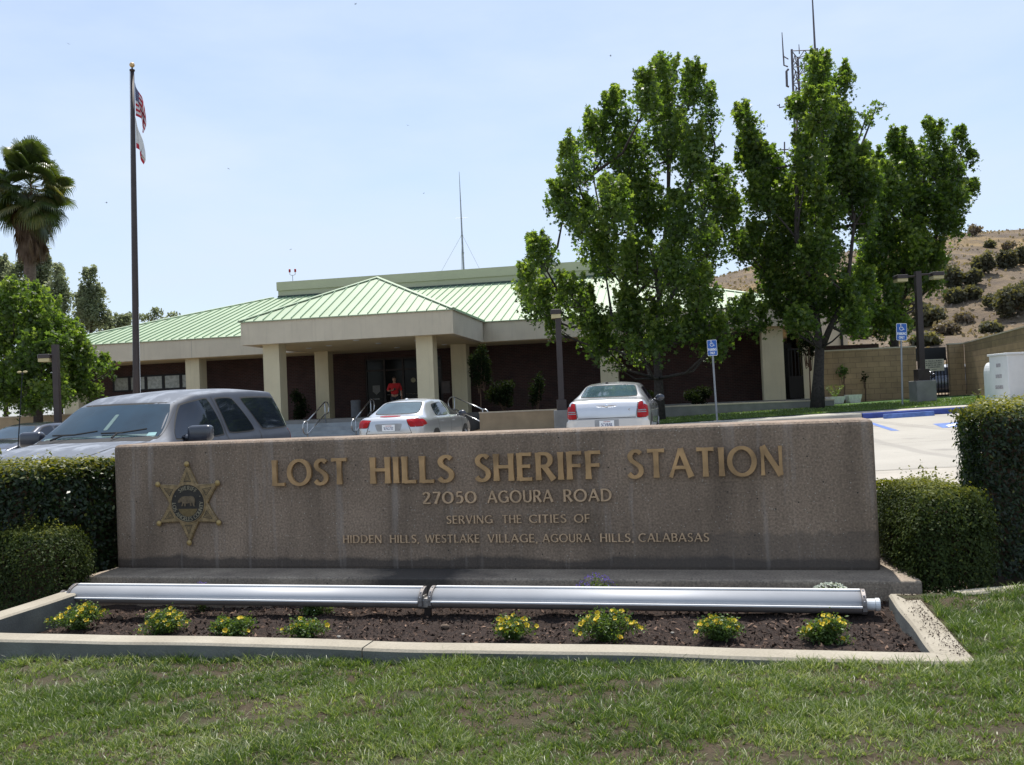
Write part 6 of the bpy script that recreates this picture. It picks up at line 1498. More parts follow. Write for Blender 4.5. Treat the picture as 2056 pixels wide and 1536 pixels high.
# ------------------------------------------------------------------ fan palm
PY_ = 44.0; pc = P(62, 392, PY_); pb = P(50, 700, PY_); pb.z = .6
palm = empty('fan_palm', pb, 0, 'tall fan palm with a skirt of dead fronds at the upper left', 'palm tree'); T = Matrix.Translation(-pb)
mb = MB(T); pts = [pb.lerp(pc, t) for t in np.linspace(0, 1, 14)]; rad = [.29 - .05 * t + .02 * (i % 2) for i, t in enumerate(np.linspace(0, 1, 14))]; mb.tube(pts, rad, 14)
mb.build('trunk', M['bark_palm'], palm, True)
def frond_geo(org, el, az, pet, fan, droop, V, F, TT, tint, closed=1.0):
    """petiole then a folded fan of narrow segments whose tips hang"""
    d = Vector((math.cos(el) * math.cos(az), math.cos(el) * math.sin(az), math.sin(el))); side = Vector((-math.sin(az), math.cos(az), 0)); upn = d.cross(side) * -1; ro = random.uniform(-.8, .8); side, upn = side * math.cos(ro) + upn * math.sin(ro), upn * math.cos(ro) - side * math.sin(ro)
    p1 = org + d * pet; p1.z -= droop * pet * .25
    w = .022; b0 = len(V); V += [tuple(org - side * w), tuple(org + side * w), tuple(p1 + side * w * .6), tuple(p1 - side * w * .6)]; F.append((b0, b0 + 1, b0 + 2, b0 + 3)); TT.append(min(1, tint + .2))
    ns_ = 25
    for k in range(ns_):
        a = (k / (ns_ - 1) - .5) * R(205) * closed; l = fan * (.80 + .2 * math.cos(a)) * random.uniform(.9, 1.06)
        sd_ = (d * math.cos(a) + side * math.sin(a)).normalized(); nn_ = (upn * .25 * (1 if k % 2 else -1) + upn).normalized(); wv = sd_.cross(nn_).normalized() * .036
        q1 = p1 + sd_ * l * .55 - Vector((0, 0, droop * l * .10)); q2 = p1 + sd_ * l * .85 - Vector((0, 0, droop * l * .36)); q3 = p1 + sd_ * l * .93 - Vector((0, 0, droop * l * .75))
        b0 = len(V); V += [tuple(p1 - wv * .2), tuple(p1 + wv * .2), tuple(q1 - wv), tuple(q1 + wv), tuple(q2 - wv * .6), tuple(q2 + wv * .6), tuple(q3 - wv * .1), tuple(q3 + wv * .1)]
        tv = min(1, max(0, tint + random.uniform(-.12, .12)))
        for i in (0, 2, 4): F.append((b0 + i, b0 + i + 1, b0 + i + 3, b0 + i + 2)); TT.append(tv)
random.seed(11)
V, F, TT = [], [], []
o_ = Vector((pc.x, pc.y, pc.z + .3))
for i in range(165):
    f_ = random.random(); el = R(86 - 150 * f_ + random.uniform(-10, 10)); az = i * 2.39996 + random.uniform(-.3, .3)
    tint = .22 + .14 * random.random() + (.38 if (f_ > .45 and random.random() < .40) else 0)
    frond_geo(o_ + Vector((0, 0, .5 - .8 * f_)), el, az, random.uniform(.7, 1.45), random.uniform(.7, 1.0), .2 + .9 * f_ * random.random(), V, F, TT, tint, random.uniform(.7, 1))
V = [tuple(Vector(p) - pb) for p in V]
link_mesh('crown', fast_mesh('crown', V, np.array(F), TT), M['leaf_palm'], palm)
V, F, TT = [], [], []
for i in range(80):
    f_ = i / 79; az = random.uniform(0, 2 * PI); zz = .3 - 2.3 * f_
    el = R(-76 - 11 * f_ + random.uniform(-5, 5)); frond_geo(o_ + Vector((math.cos(az) * .24, math.sin(az) * .24, zz)), el, az, random.uniform(.5, .9) * (1 - .35 * f_), random.uniform(.6, .95), .8, V, F, TT, random.uniform(.15, .85) * (1 - .4 * f_), .45)
V = [tuple(Vector(p) - pb) for p in V]
link_mesh('dead_fronds', fast_mesh('dead_fronds', V, np.array(F), TT), M['leaf_dead'], palm)

# ------------------------------------------------------------------ lattice radio tower behind the trees
TY = 62.0
def TP(px, py, dy=0): return P(px, py, TY + dy)
ttl, ttr = TP(1585, 108), TP(1636, 112); zt = ttl.z; twc = (ttl + ttr) / 2; hw_ = (ttr.x - ttl.x) / 2; tbz = 2.0; sh = .042
M['tower'] = plain('weathered_tower_steel', (.12, .105, .115), .6, .3, .2)
tw_ = empty('radio_tower', (twc.x + (zt - tbz) * .0, TY, tbz), 0, 'steel lattice radio tower with whip antennas behind the forked tree', 'radio tower'); T = Matrix.Translation((-twc.x, -TY, -tbz))
mb = MB(T); legs = [(-1, -.6), (1, -.6), (0, 1.1)]
def LG(k, z): s = hw_ * (1 + .018 * (zt - z)); return Vector((twc.x + legs[k][0] * s, TY + legs[k][1] * s, z))
for k in range(3): mb = MB(T); mb.tube([LG(k, tbz), LG(k, zt + .1)], .075, 6); mb.build('leg', M['tower'], tw_)
mb = MB(T); z = zt; st_ = 1.1; i = 0
while z > 4:
    for k in range(3):
        a, b_ = LG(k, z), LG((k + 1) % 3, z); c_, d_ = LG(k, z - st_), LG((k + 1) % 3, z - st_); m_ = (c_ + d_) / 2
        mb.tube([a, b_], .035, 4); mid = (a + b_) / 2
        mb.tube([mid, c_], .03, 4); mb.tube([mid, d_], .03, 4); mb.tube([a.lerp(c_, .5), b_.lerp(d_, .5)], .022, 4)
    z -= st_; i += 1
mb.build('bracing', M['tower'], tw_)
mb = MB(T); lx = twc.x + .15; zz = 4.0
while zz < zt - .5: mb.tube([(lx, TY + .1, zz), (lx + .45, TY + .1, zz)], .018, 4); zz += .4
for s in (0, .45): mb.tube([(lx + s, TY + .1, 4), (lx + s, TY + .1, zt - .3)], .022, 4)
mb.build('ladder', M['tower'], tw_)
def whip(p, q, r0, name='antenna'):
    mb = MB(T); mb.tube([p, p.lerp(q, .5), q], [r0, r0 * .8, r0 * .5], 6); mb.build(name, M['tower'], tw_)
whip(TP(1637, 112), TP(1630, -25), .075); whip(TP(1573, 115), TP(1570, 65), .05); whip(TP(1605, 108), TP(1604, 89), .04); whip(TP(1646, 130), TP(1646, 106), .05)
mb = MB(T); mb.tube([TP(1573, 112), TP(1574, 131), TP(1582, 134)], .05, 6); mb.tube([TP(1573, 113), TP(1583, 119)], .04, 5); mb.tube([TP(1583, 139), TP(1579, 143), TP(1580, 173), TP(1584, 174)], .08, 6); mb.tube([TP(1575, 214), TP(1565, 216), TP(1565, 209)], .045, 5); mb.tube([TP(1565, 213), TP(1560, 211)], .03, 4)
mb.tube([TP(1583, 300), TP(1562, 301)], .04, 5); mb.tube([TP(1583, 306), TP(1562, 306)], .04, 5); mb.tube([TP(1575, 285), TP(1575, 310)], .05, 5)
mb.build('antenna_bracket', M['tower'], tw_)

# ------------------------------------------------------------------ scrub oaks and brush on the hill
HB = [ # px, py centre, rx, ry, material, label
 (1958,462,14,11,'leaf_dry','lone grey bush on the skyline of the hill'),
 (1987,491,10,6,'leaf_olive','small low bush below the skyline bush'),
 (2027,494,14,8,'leaf_dry','flat yellowish bush near the top right of the hill'),
 (1973,528,21,21,'leaf_olive','rounded dark oak in the middle of the hillside'),
 (2022,520,20,17,'leaf_olive','dark oak on the upper right of the hillside'),
 (2052,512,14,20,'leaf_olive','dark bush cut by the right edge high on the hill'),
 (1954,558,17,15,'leaf_olive','bush just below the rounded middle oak'),
 (1952,588,15,13,'leaf_olive','small oak with visible stem, third down in the middle column'),
 (1913,560,18,22,'leaf_olive','upright dark oak right of the spreading green tree'),
 (1918,594,19,14,'leaf_olive','bush directly below the upright dark oak'),
 (2030,602,36,34,'leaf_olive','largest spreading oak at the right edge of the hill'),
 (1995,606,18,12,'leaf_olive','low branch-like shrub left of the largest oak'),
 (2056,590,18,26,'leaf_olive','oak crown behind the largest one at the right edge'),
 (1858,632,38,22,'leaf_olive','spreading dark oak behind the twin lamp post'),
 (1990,660,18,8,'leaf_olive','flat shrub just above the sloping block wall'),
 (1858,684,26,8,'leaf_olive','low shrub above the iron gate'),
 (1801,619,8,11,'leaf_dry','small bare shrub left of the lamp post on the hill'),
 (1830,605,12,10,'leaf_dry','dry brush between the small bare shrub and the oak behind the lamp post'),
 (1900,660,22,12,'leaf_dry','dry grey brush right of the oak behind the lamp post'),
 (1780,655,22,10,'leaf_dry','dry brush beneath the spreading green tree'),
 (1725,672,16,8,'leaf_dry','dry brush just above the brick wall'),
 (1935,640,18,9,'leaf_dry','dry brush in the bare patch below the middle oaks'),
 (1880,520,14,9,'leaf_dry','dry brush left of the upright dark oak')]
for (px, py, rx, ry, mt_, lb) in HB:
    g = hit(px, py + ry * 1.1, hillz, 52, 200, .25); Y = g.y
    bush('hill_bush', lb, 'bush', px, py, rx * 1.08, ry * 1.05, Y, 2300 if rx > 15 else 1000, .42 if mt_ == 'leaf_olive' else .36, M[mt_], gz=min(hillz(g.x, Y), g.z) - .1, group='bushes on the dry hillside', nblob=16, dark=.05, stem=.1 if ry > 14 else None)

# ================================================================== CARS
def smooth_rows(A, xs, sig):
    out = np.empty_like(A); 
    for i, x in enumerate(xs):
        w = np.exp(-.5 * ((xs - x) / sig) ** 2); w /= w.sum(); out[i] = (A * w[:, None]).sum(0)
    return out
def car(name, label, x, y, z, yaw, st, paint, group, spec, pitch=0.0, roll=0.0):
    """st rows: X, z_sill, z_belt, w_belt, z_roof_edge, w_roof_edge, z_centre. Panels, glass and lights are laid on the lofted body."""
    root = empty(name, (x, y, z), yaw, label, 'car', group); root.rotation_euler = (roll, pitch, yaw)
    st = np.array(st, float); xs = np.linspace(st[0, 0], st[-1, 0], 150)
    A = np.stack([np.interp(xs, st[:, 0], st[:, k]) for k in range(1, 7)], 1); A = smooth_rows(A, xs, spec.get('smooth', .055))
    V = []; m_ = 0
    for X, (zs, zb, wb, zt, wt, zc) in zip(xs, A):
        wb1 = wb * .955; half = [(0, zs), (.5 * wb, zs), (.86 * wb, zs + .01), (.955 * wb, zs + .06), (.985 * wb, zs + .30 * (zb - zs)), (wb * 1.0, zs + .52 * (zb - zs)), (wb * 1.002, zs + .72 * (zb - zs)), (wb * .99, zb - .07), (wb * .975, zb - .02), (wb1, zb)]
        for t in (.2, .4, .6, .8, .93): half.append((wb1 + (wt - wb1) * t + .018 * math.sin(PI * t), zb + (zt - zb) * t))
        half.append((wt - .01, zt + .25 * (zc - zt) * 0 + .004)); 
        for t in (.93, .84, .68, .45, .2): half.append((wt * t, zt + (zc - zt) * (1 - t ** 2.2) + .006))
        half.append((0, zc + .006)); ring = half + [(-a, b_) for a, b_ in half[-2:0:-1]]; m_ = len(ring)
        V += [(X, a, b_) for a, b_ in ring]
    n = len(xs); F = [(i * m_ + k, (i + 1) * m_ + k, (i + 1) * m_ + (k + 1) % m_, i * m_ + (k + 1) % m_) for i in range(n - 1) for k in range(m_)]
    F += [tuple(range(m_)), tuple((n - 1) * m_ + k for k in range(m_ - 1, -1, -1))]
    me = bpy.data.meshes.new('body'); me.from_pydata(V, [], F); me.update(); bm = bmesh.new(); bm.from_mesh(me); bmesh.ops.recalc_face_normals(bm, faces=bm.faces)
    bmesh.ops.remove_doubles(bm, verts=bm.verts, dist=1e-5); bm.to_mesh(me); bm.free(); link_mesh('body', me, M[paint], root, True)
    bvh = BVHTree.FromPolygons([v.co.copy() for v in me.vertices], [tuple(p.vertices) for p in me.polygons])
    def lay(name, mode, q, mat, off=.004, rnd=.25, nu=14, nv=10, parent=root, sgn=1):
        """quad q of 4 corners in the viewing plane of mode, dropped on to the body"""
        g = []; 
        for i in range(nu + 1):
            for j in range(nv + 1):
                a, b_ = 2 * i / nu - 1, 2 * j / nv - 1
                a2 = a * math.sqrt(max(0, 1 - rnd * b_ * b_ * b_ * b_ * .5)); b2 = b_ * math.sqrt(max(0, 1 - rnd * a * a * a * a * .5))
                u_, v_ = (a2 + 1) / 2, (b2 + 1) / 2
                p = [(q[0][k] * (1 - u_) + q[1][k] * u_) * (1 - v_) + (q[3][k] * (1 - u_) + q[2][k] * u_) * v_ for k in (0, 1)]
                if mode == 'side': o3, d3 = Vector((p[0], 3 * sgn, p[1])), Vector((0, -sgn, 0))
                elif mode == 'rear': o3, d3 = Vector((-6, p[0], p[1])), Vector((1, 0, 0))
                elif mode == 'front': o3, d3 = Vector((6, p[0], p[1])), Vector((-1, 0, 0))
                else: o3, d3 = Vector((p[0], p[1], 4)), Vector((0, 0, -1))
                loc, nrm, _, _ = bvh.ray_cast(o3, d3)
                if loc is None: loc, nrm, _, _ = bvh.find_nearest(o3 + d3 * (2.1 if mode == 'side' else 3.6))
                if nrm.dot(d3) > 0: nrm = -nrm
                g.append(loc + nrm * off)
        Fq = [(i * (nv + 1) + j, (i + 1) * (nv + 1) + j, (i + 1) * (nv + 1) + j + 1, i * (nv + 1) + j + 1) for i in range(nu) for j in range(nv)]
        mm = bpy.data.meshes.new(name); mm.from_pydata([tuple(p) for p in g], [], Fq); mm.update(); return link_mesh(name, mm, mat, parent, True)
    def onto(mode, a, b_, sgn=1):
        if mode == 'rear': o3, d3 = Vector((-6, a, b_)), Vector((1, 0, 0))
        elif mode == 'front': o3, d3 = Vector((6, a, b_)), Vector((-1, 0, 0))
        elif mode == 'side': o3, d3 = Vector((a, 3 * sgn, b_)), Vector((0, -sgn, 0))
        else: o3, d3 = Vector((a, b_, 4)), Vector((0, 0, -1))
        loc = bvh.ray_cast(o3, d3)[0]; return loc or (o3 + d3 * 3)
    for (nm, mode, q, mat, kw) in spec['lay']:
        kw = dict(kw); sides = kw.pop('both', False); trim = kw.pop('trim', None)
        for s in ((1, -1) if sides else (1,)):
            qq = q if mode == 'side' or s == 1 else [(-a, b_) for a, b_ in q]
            if trim:
                cxm = sum(a for a, _ in qq) / 4; czm = sum(b_ for _, b_ in qq) / 4; big = [(cxm + (a - cxm) * (1 + trim / max(.05, abs(a - cxm))), czm + (b_ - czm) * (1 + trim / max(.05, abs(b_ - czm)))) for a, b_ in qq]
                o = lay(nm, mode, qq, M[mat], sgn=s, **kw); lay('seal', mode, big, M['rubber'], off=kw.get('off', .004) - .0022, rnd=kw.get('rnd', .25), parent=o, sgn=s)
            else: lay(nm, mode, qq, M[mat], sgn=s, **kw)
    for (wx, wr, wy) in spec['wheels']:
        for s in (1, -1):
            w_ = bpy.data.objects.new('wheel', None); COL.objects.link(w_); w_.parent = root; w_.location = (wx, s * wy, wr); T = Matrix.Rotation(R(90), 4, 'X')
            mb = MB(T); mb.lathe([(wr * .66, -.10), (wr * .93, -.105), (wr, -.08), (wr, .08), (wr * .93, .105), (wr * .66, .10)], n=28); mb.build('tyre', M['rubber'], w_, True)
            mb = MB(T); mb.lathe([(.03, -.09), (wr * .65, -.085), (wr * .66, .085), (.03, .09)], n=24)
            mb.build('rim', M['galv'], w_)
            mb = MB(); yy = s * .095
            for k in range(7):
                a = 2 * PI * k / 7; mb.tube([(wr * .12 * math.cos(a), yy, wr * .12 * math.sin(a)), (wr * .62 * math.cos(a), yy, wr * .62 * math.sin(a))], .022, 5)
            mb.build('spokes', M['alu'], w_)
            # arch: dark lip laid round the wheel on the body
            lay('wheel_arch', 'side', [(wx - wr * 1.16, wr * .1), (wx + wr * 1.16, wr * .1), (wx + wr * .98, wr * 2.10), (wx - wr * .98, wr * 2.10)], M['rubber'], off=.003, rnd=.9, sgn=s)
    mx_, my_, mz_ = spec['mirror']
    for s in (1, -1):
        mb = MB(); mb.ball((mx_, s * my_, mz_), .1, 14, 10, .75, 1.15, .85) if name == 'saloon_car' else mb.box(mx_ - .07, mx_ + .06, s * my_ - .14, s * my_ + .14, mz_ - .09, mz_ + .09); mb.tube([(mx_, s * (my_ - .22), mz_ - .05), (mx_, s * (my_ - .05), mz_ - .04)], .025, 6); mb.build('mirror', M[spec.get('mirror_mat', paint)], root, True, bevel=0 if name == 'saloon_car' else .05, seg=4)
    if 'plate' in spec:
        (yc, zc_, w, h, txt) = spec['plate']; p = onto('rear', yc, zc_); X = p.x - .012
        mb = MB(); mb.box(X, X + .010, yc - w / 2, yc + w / 2, zc_ - h / 2, zc_ + h / 2); pl_ = mb.build('licence_plate', M['sign_white'], root, bevel=.002)
        mb = MB(); fn = lambda a, b_, d: (X - .001 - d, yc - a, b_)
        text_fit(mb, txt, -w * .38, w * .38, zc_ - h * .30, h * .44, .001, .2, fn); mb.build('plate_number', plain('plate_blue', (.03, .04, .16), .5), pl_)
        mb = MB(); text_fit(mb, 'CALIFORNIA', -w * .26, w * .26, zc_ + h * .24, h * .13, .001, .22, fn); mb.build('plate_state', plain('plate_red', (.4, .04, .05), .5), pl_)
    return root, lay, onto
# silver saloon seen from behind
ST_A = [(-2.42, .42, .70, .60, .78, .52, .80), (-2.38, .32, .86, .78, .955, .66, .975), (-2.22, .26, .915, .86, 1.005, .72, 1.03), (-1.92, .22, .93, .895, 1.01, .72, 1.045), (-1.55, .20, .945, .905, 1.17, .63, 1.205), (-1.16, .20, .945, .91, 1.335, .565, 1.385), (-.6, .20, .94, .91, 1.385, .575, 1.44), (.1, .20, .93, .91, 1.375, .58, 1.43), (.45, .20, .92, .91, 1.31, .585, 1.365), (1.25, .20, .90, .905, .965, .72, .99), (1.7, .22, .83, .89, .875, .68, .91), (2.15, .24, .70, .84, .75, .62, .78), (2.36, .30, .58, .74, .62, .54, .65), (2.42, .36, .50, .6, .54, .42, .56)]
SP_A = dict(lay=[
  ('rear_window', 'rear', [(.59, 1.075), (-.59, 1.075), (-.50, 1.345), (.50, 1.345)], 'rearglass', dict(trim=.018, rnd=.35)),
  ('windscreen', 'front', [(-.64, 1.02), (.64, 1.02), (.50, 1.335), (-.50, 1.335)], 'screen', dict(trim=.018, rnd=.3)),
  ('side_window', 'side', [(.02, .975), (.98, .965), (.38, 1.285), (.0, 1.33)], 'sideglass', dict(trim=.014, rnd=.3, both=True)),
  ('side_window', 'side', [(-1.22, .985), (-.06, .978), (-.06, 1.33), (-.98, 1.27)], 'sideglass', dict(trim=.014, rnd=.45, both=True)),
  ('tail_light', 'rear', [(.855, .755), (.56, .755), (.46, .935), (.735, .955)], 'red_lens', dict(rnd=.2, both=True, trim=.008)),
  ('side_light', 'side', [(-2.36, .765), (-2.02, .80), (-2.16, .93), (-2.30, .945)], 'red_lens', dict(rnd=.3, both=True)),
  ('brake_light', 'rear', [(.27, 1.005), (-.27, 1.005), (-.27, 1.03), (.27, 1.03)], 'red_lens', dict(rnd=.9, off=.009)),
  ('plate_recess', 'rear', [(.30, .66), (-.30, .66), (-.36, .845), (.36, .845)], 'galv', dict(rnd=.2, off=.003)),
  ('boot_gap', 'rear', [(.60, .60), (.588, .60), (.46, .935), (.472, .935)], 'rubber', dict(rnd=0, both=True, nu=2)),
  ('bumper_gap', 'rear', [(.60, .596), (-.60, .596), (-.60, .606), (.60, .606)], 'rubber', dict(rnd=0, nv=2)),
  ('door_gap', 'side', [(-.045, .32), (-.033, .32), (-.025, .96), (-.037, .96)], 'rubber', dict(rnd=0, nu=2, both=True)),
  ('door_gap', 'side', [(-1.02, .42), (-1.008, .42), (-1.20, .95), (-1.212, .95)], 'rubber', dict(rnd=0, nu=2, both=True)),
  ('door_gap', 'side', [(1.06, .32), (1.072, .32), (1.05, .95), (1.038, .95)], 'rubber', dict(rnd=0, nu=2, both=True)),
  ('door_handle', 'side', [(-.92, .815), (-.74, .815), (-.74, .85), (-.92, .85)], 'alu', dict(rnd=.8, off=.022, both=True)),
  ('door_handle', 'side', [(.10, .805), (.28, .805), (.28, .84), (.10, .84)], 'alu', dict(rnd=.8, off=.022, both=True)),
  ('headlight', 'front', [(.45, .60), (.78, .62), (.74, .74), (.48, .70)], 'chrome', dict(both=True))],
  wheels=[(-1.36, .32, .80), (1.38, .32, .80)], mirror=(.78, 1.0, .98), mirror_mat='mirror_dark', plate=(0, .745, .33, .155, '5EAG732'))
r_, lay, onto = car('saloon_car', 'silver saloon with wedge-shaped red tail lights parked before the entrance steps', -2.56, 25.2, .507, R(77.4), ST_A, 'silver', 'silver cars parked facing the station', SP_A, pitch=R(-.8))
p = onto('top', -.95, 0); mb = MB(); mb.ball((p.x, 0, p.z + .01), .05, 10, 6, 2.0, .8, .7); mb.build('roof_aerial', M['white_car'], r_, True)
mb = MB(); fn = lambda a, b_, d: (onto('rear', .52, .68).x - .006 - d, .56 - a, b_); text_fit(mb, 'EX', 0, .07, .66, .03, .002, .2, fn); mb.build('trim_badge', M['chrome'], r_)
# bright silver saloon, upright tail
ST_C = [(-2.48, .40, .66, .70, .72, .62, .74), (-2.44, .28, .86, .86, .98, .76, .99), (-2.34, .24, .965, .905, 1.055, .80, 1.075), (-1.95, .22, .99, .93, 1.09, .80, 1.125), (-1.55, .20, .995, .935, 1.24, .68, 1.275), (-1.20, .20, .99, .935, 1.385, .61, 1.43), (-.6, .20, .98, .935, 1.43, .62, 1.485), (.1, .20, .97, .935, 1.425, .62, 1.48), (.5, .20, .965, .935, 1.35, .63, 1.40), (1.15, .20, .95, .93, 1.03, .76, 1.055), (1.8, .22, .92, .925, .98, .74, 1.01), (2.3, .24, .85, .90, .91, .70, .94), (2.46, .30, .62, .80, .70, .62, .72)]
SP_C = dict(lay=[
  ('rear_window', 'rear', [(.66, 1.145), (-.66, 1.145), (-.555, 1.40), (.555, 1.40)], 'rearglass', dict(trim=.016, rnd=.2)),
  ('windscreen', 'front', [(-.68, 1.08), (.68, 1.08), (.56, 1.37), (-.56, 1.37)], 'screen', dict(trim=.018, rnd=.3)),
  ('side_window', 'side', [(.02, 1.035), (.90, 1.02), (.42, 1.31), (.0, 1.365)], 'sideglass', dict(trim=.014, rnd=.3, both=True)),
  ('side_window', 'side', [(-1.15, 1.05), (-.06, 1.04), (-.06, 1.37), (-.95, 1.33)], 'sideglass', dict(trim=.014, rnd=.4, both=True)),
  ('tail_light', 'rear', [(.885, .67), (.665, .67), (.715, 1.02), (.80, 1.02)], 'red_lens', dict(rnd=.3, both=True, trim=.008)),
  ('side_light', 'side', [(-2.42, .69), (-2.28, .69), (-2.28, .93), (-2.38, .97)], 'red_lens', dict(rnd=.3, both=True)),
  ('lamp_strip', 'rear', [(.87, .78), (.69, .78), (.69, .80), (.865, .80)], 'galv', dict(rnd=.1, both=True, off=.011)),
  ('lamp_strip', 'rear', [(.87, .82), (.70, .82), (.70, .84), (.86, .84)], 'galv', dict(rnd=.1, both=True, off=.011)),
  ('boot_gap', 'rear', [(.655, .70), (.645, .70), (.695, 1.03), (.705, 1.03)], 'rubber', dict(rnd=0, both=True, nu=2)),
  ('bumper_gap', 'rear', [(.64, .672), (-.64, .672), (-.64, .684), (.64, .684)], 'rubber', dict(rnd=0, nv=2)),
  ('bumper', 'rear', [(.90, .42), (-.90, .42), (-.88, .655), (.88, .655)], 'silver2', dict(rnd=.25, off=.045, nu=24)),
  ('plate_recess', 'rear', [(.27, .455), (-.27, .455), (-.27, .645), (.27, .645)], 'galv', dict(rnd=.05, off=.047)),
  ('door_gap', 'side', [(-.045, .32), (-.033, .32), (-.025, 1.02), (-.037, 1.02)], 'rubber', dict(rnd=0, nu=2, both=True)),
  ('door_handle', 'side', [(-.92, .90), (-.74, .90), (-.74, .935), (-.92, .935)], 'chrome', dict(rnd=.8, off=.022, both=True)),
  ('door_handle', 'side', [(.10, .89), (.28, .89), (.28, .925), (.10, .925)], 'chrome', dict(rnd=.8, off=.022, both=True)),
  ('headlight', 'front', [(.5, .68), (.82, .68), (.80, .84), (.5, .84)], 'chrome', dict(both=True))],
  wheels=[(-1.5, .36, .82), (1.52, .36, .82)], mirror=(.72, 1.03, 1.06), mirror_mat='mirror_dark')
r_, lay, onto = car('saloon_car', 'bright silver saloon with upright narrow tail lights and vanity plate, right of the lamp post', 2.59, 23.05, .63, R(78.1), ST_C, 'silver2', 'silver cars parked facing the station', SP_C, pitch=R(-.8))
X = onto('rear', 0, .55).x - .064
mb = MB(); mb.box(X, X + .01, -.165, .165, .47, .625); pl_ = mb.build('licence_plate', M['sign_white'], r_, bevel=.002)
fn = lambda a, b_, d: (X - .001 - d, -a, b_)
mb = MB(); text_fit(mb, 'SCVBAIL', -.125, .125, .50, .065, .001, .2, fn); mb.build('plate_number', plain('plate_blue2', (.03, .04, .16), .5), pl_)
mb = MB(); text_fit(mb, 'CALIFORNIA', -.08, .08, .59, .02, .001, .22, fn); mb.build('plate_state', plain('plate_red2', (.4, .04, .05), .5), pl_)
mb = MB(); Xb = onto('rear', 0, .93).x - .004      # winged boot emblem
for s in (-1, 1): mb.add([(Xb - .012, s * .03, .955), (Xb - .008, s * .235, .962), (Xb - .008, s * .22, .95), (Xb - .012, s * .12, .935), (Xb - .012, s * .03, .925)], [(0, 1, 2, 3, 4)])
mb.ball((Xb - .012, 0, .942), .038, 14, 8, .4, 1, .9); mb.build('boot_emblem', M['chrome'], r_)
mb = MB(); Xc = onto('rear', -.52, .85).x - .006; fn = lambda a, b_, d: (Xc - d, -.56 + .07 - a, b_)
text_fit(mb, 'C', 0, .035, .835, .035, .003, .25, fn); mb.build('trim_badge', M['chrome'], r_)
p = onto('top', -1.0, .12); mb = MB(); mb.ball((p.x, .12, p.z + .01), .035, 10, 6, 1.2, 1, .9); mb.build('roof_aerial', M['rubber'], r_, True)
# faded grey estate behind the hedge
ST_S = [(-2.40, .45, .95, .74, 1.02, .60, 1.05), (-2.36, .35, 1.08, .86, 1.16, .74, 1.18), (-2.30, .32, 1.10, .885, 1.42, .66, 1.46), (-2.20, .30, 1.10, .89, 1.625, .645, 1.67), (-1.6, .28, 1.09, .895, 1.635, .655, 1.69), (-.8, .28, 1.085, .895, 1.615, .65, 1.67), (-.1, .28, 1.08, .895, 1.575, .63, 1.62), (.28, .28, 1.075, .895, 1.475, .585, 1.52), (.82, .28, 1.05, .89, 1.10, .72, 1.12), (1.0, .30, 1.03, .885, 1.07, .74, 1.09), (1.55, .30, .985, .88, 1.03, .72, 1.06), (1.98, .34, .90, .85, .95, .68, .975), (2.10, .40, .74, .78, .80, .62, .82)]
SP_S = dict(smooth=.04, lay=[
  ('windscreen', 'front', [(-.725, 1.115), (.725, 1.115), (.575, 1.485), (-.575, 1.485)], 'screen', dict(trim=.02, rnd=.16, nu=24, nv=14)),
  ('side_window', 'side', [(-.42, 1.10), (.69, 1.085), (.20, 1.465), (-.34, 1.545)], 'sideglass', dict(trim=.016, rnd=.22, both=True)),
  ('side_window', 'side', [(-1.25, 1.13), (-.53, 1.12), (-.50, 1.535), (-.92, 1.545)], 'sideglass', dict(trim=.016, rnd=.25, both=True)),
  ('side_window', 'side', [(-2.30, 1.155), (-1.46, 1.14), (-1.13, 1.545), (-2.13, 1.555)], 'sideglass', dict(trim=.018, rnd=.2, both=True)),
  ('rear_window', 'rear', [(.66, 1.17), (-.66, 1.17), (-.58, 1.56), (.58, 1.56)], 'sideglass', dict(rnd=.2)),
  ('tail_light', 'rear', [(.87, .78), (.74, .78), (.74, 1.12), (.86, 1.12)], 'red_lens', dict(both=True)),
  ('side_light', 'side', [(-2.37, .80), (-2.28, .80), (-2.28, 1.10), (-2.36, 1.10)], 'red_lens', dict(both=True)),
  ('door_gap', 'side', [(-.47, .42), (-.458, .42), (-.44, 1.56), (-.452, 1.56)], 'rubber', dict(rnd=0, nu=2, nv=20, both=True)),
  ('door_gap', 'side', [(-1.24, .62), (-1.228, .62), (-1.36, 1.12), (-1.372, 1.12)], 'rubber', dict(rnd=0, nu=2, nv=20, both=True)),
  ('bonnet_gap', 'top', [(1.0, .70), (1.95, .60), (1.95, .59), (1.0, .69)], 'rubber', dict(rnd=0, nv=1, nu=20)),
  ('bonnet_gap', 'top', [(1.0, -.70), (1.95, -.60), (1.95, -.59), (1.0, -.69)], 'rubber', dict(rnd=0, nv=1, nu=20)),
  ('scuttle', 'top', [(.84, .68), (.965, .70), (.965, -.70), (.84, -.68)], 'rubber', dict(rnd=0, off=.003, nu=4, nv=20)),
  ('headlight', 'front', [(.45, .66), (.80, .66), (.78, .84), (.45, .84)], 'chrome', dict(both=True))],
  wheels=[(-1.4, .36, .80), (1.45, .36, .80)], mirror=(.50, 1.03, 1.14), mirror_mat='mirror_dark')
SUVT = (-4.886, 12.10, .175, R(-99.7))
r_, lay, onto = car('estate_car', 'faded grey off-road estate with peeling roof behind the left hedge', *SUVT, ST_S, 'faded_grey', None, SP_S); r_.scale = (1.12, 1.12, 1.12)
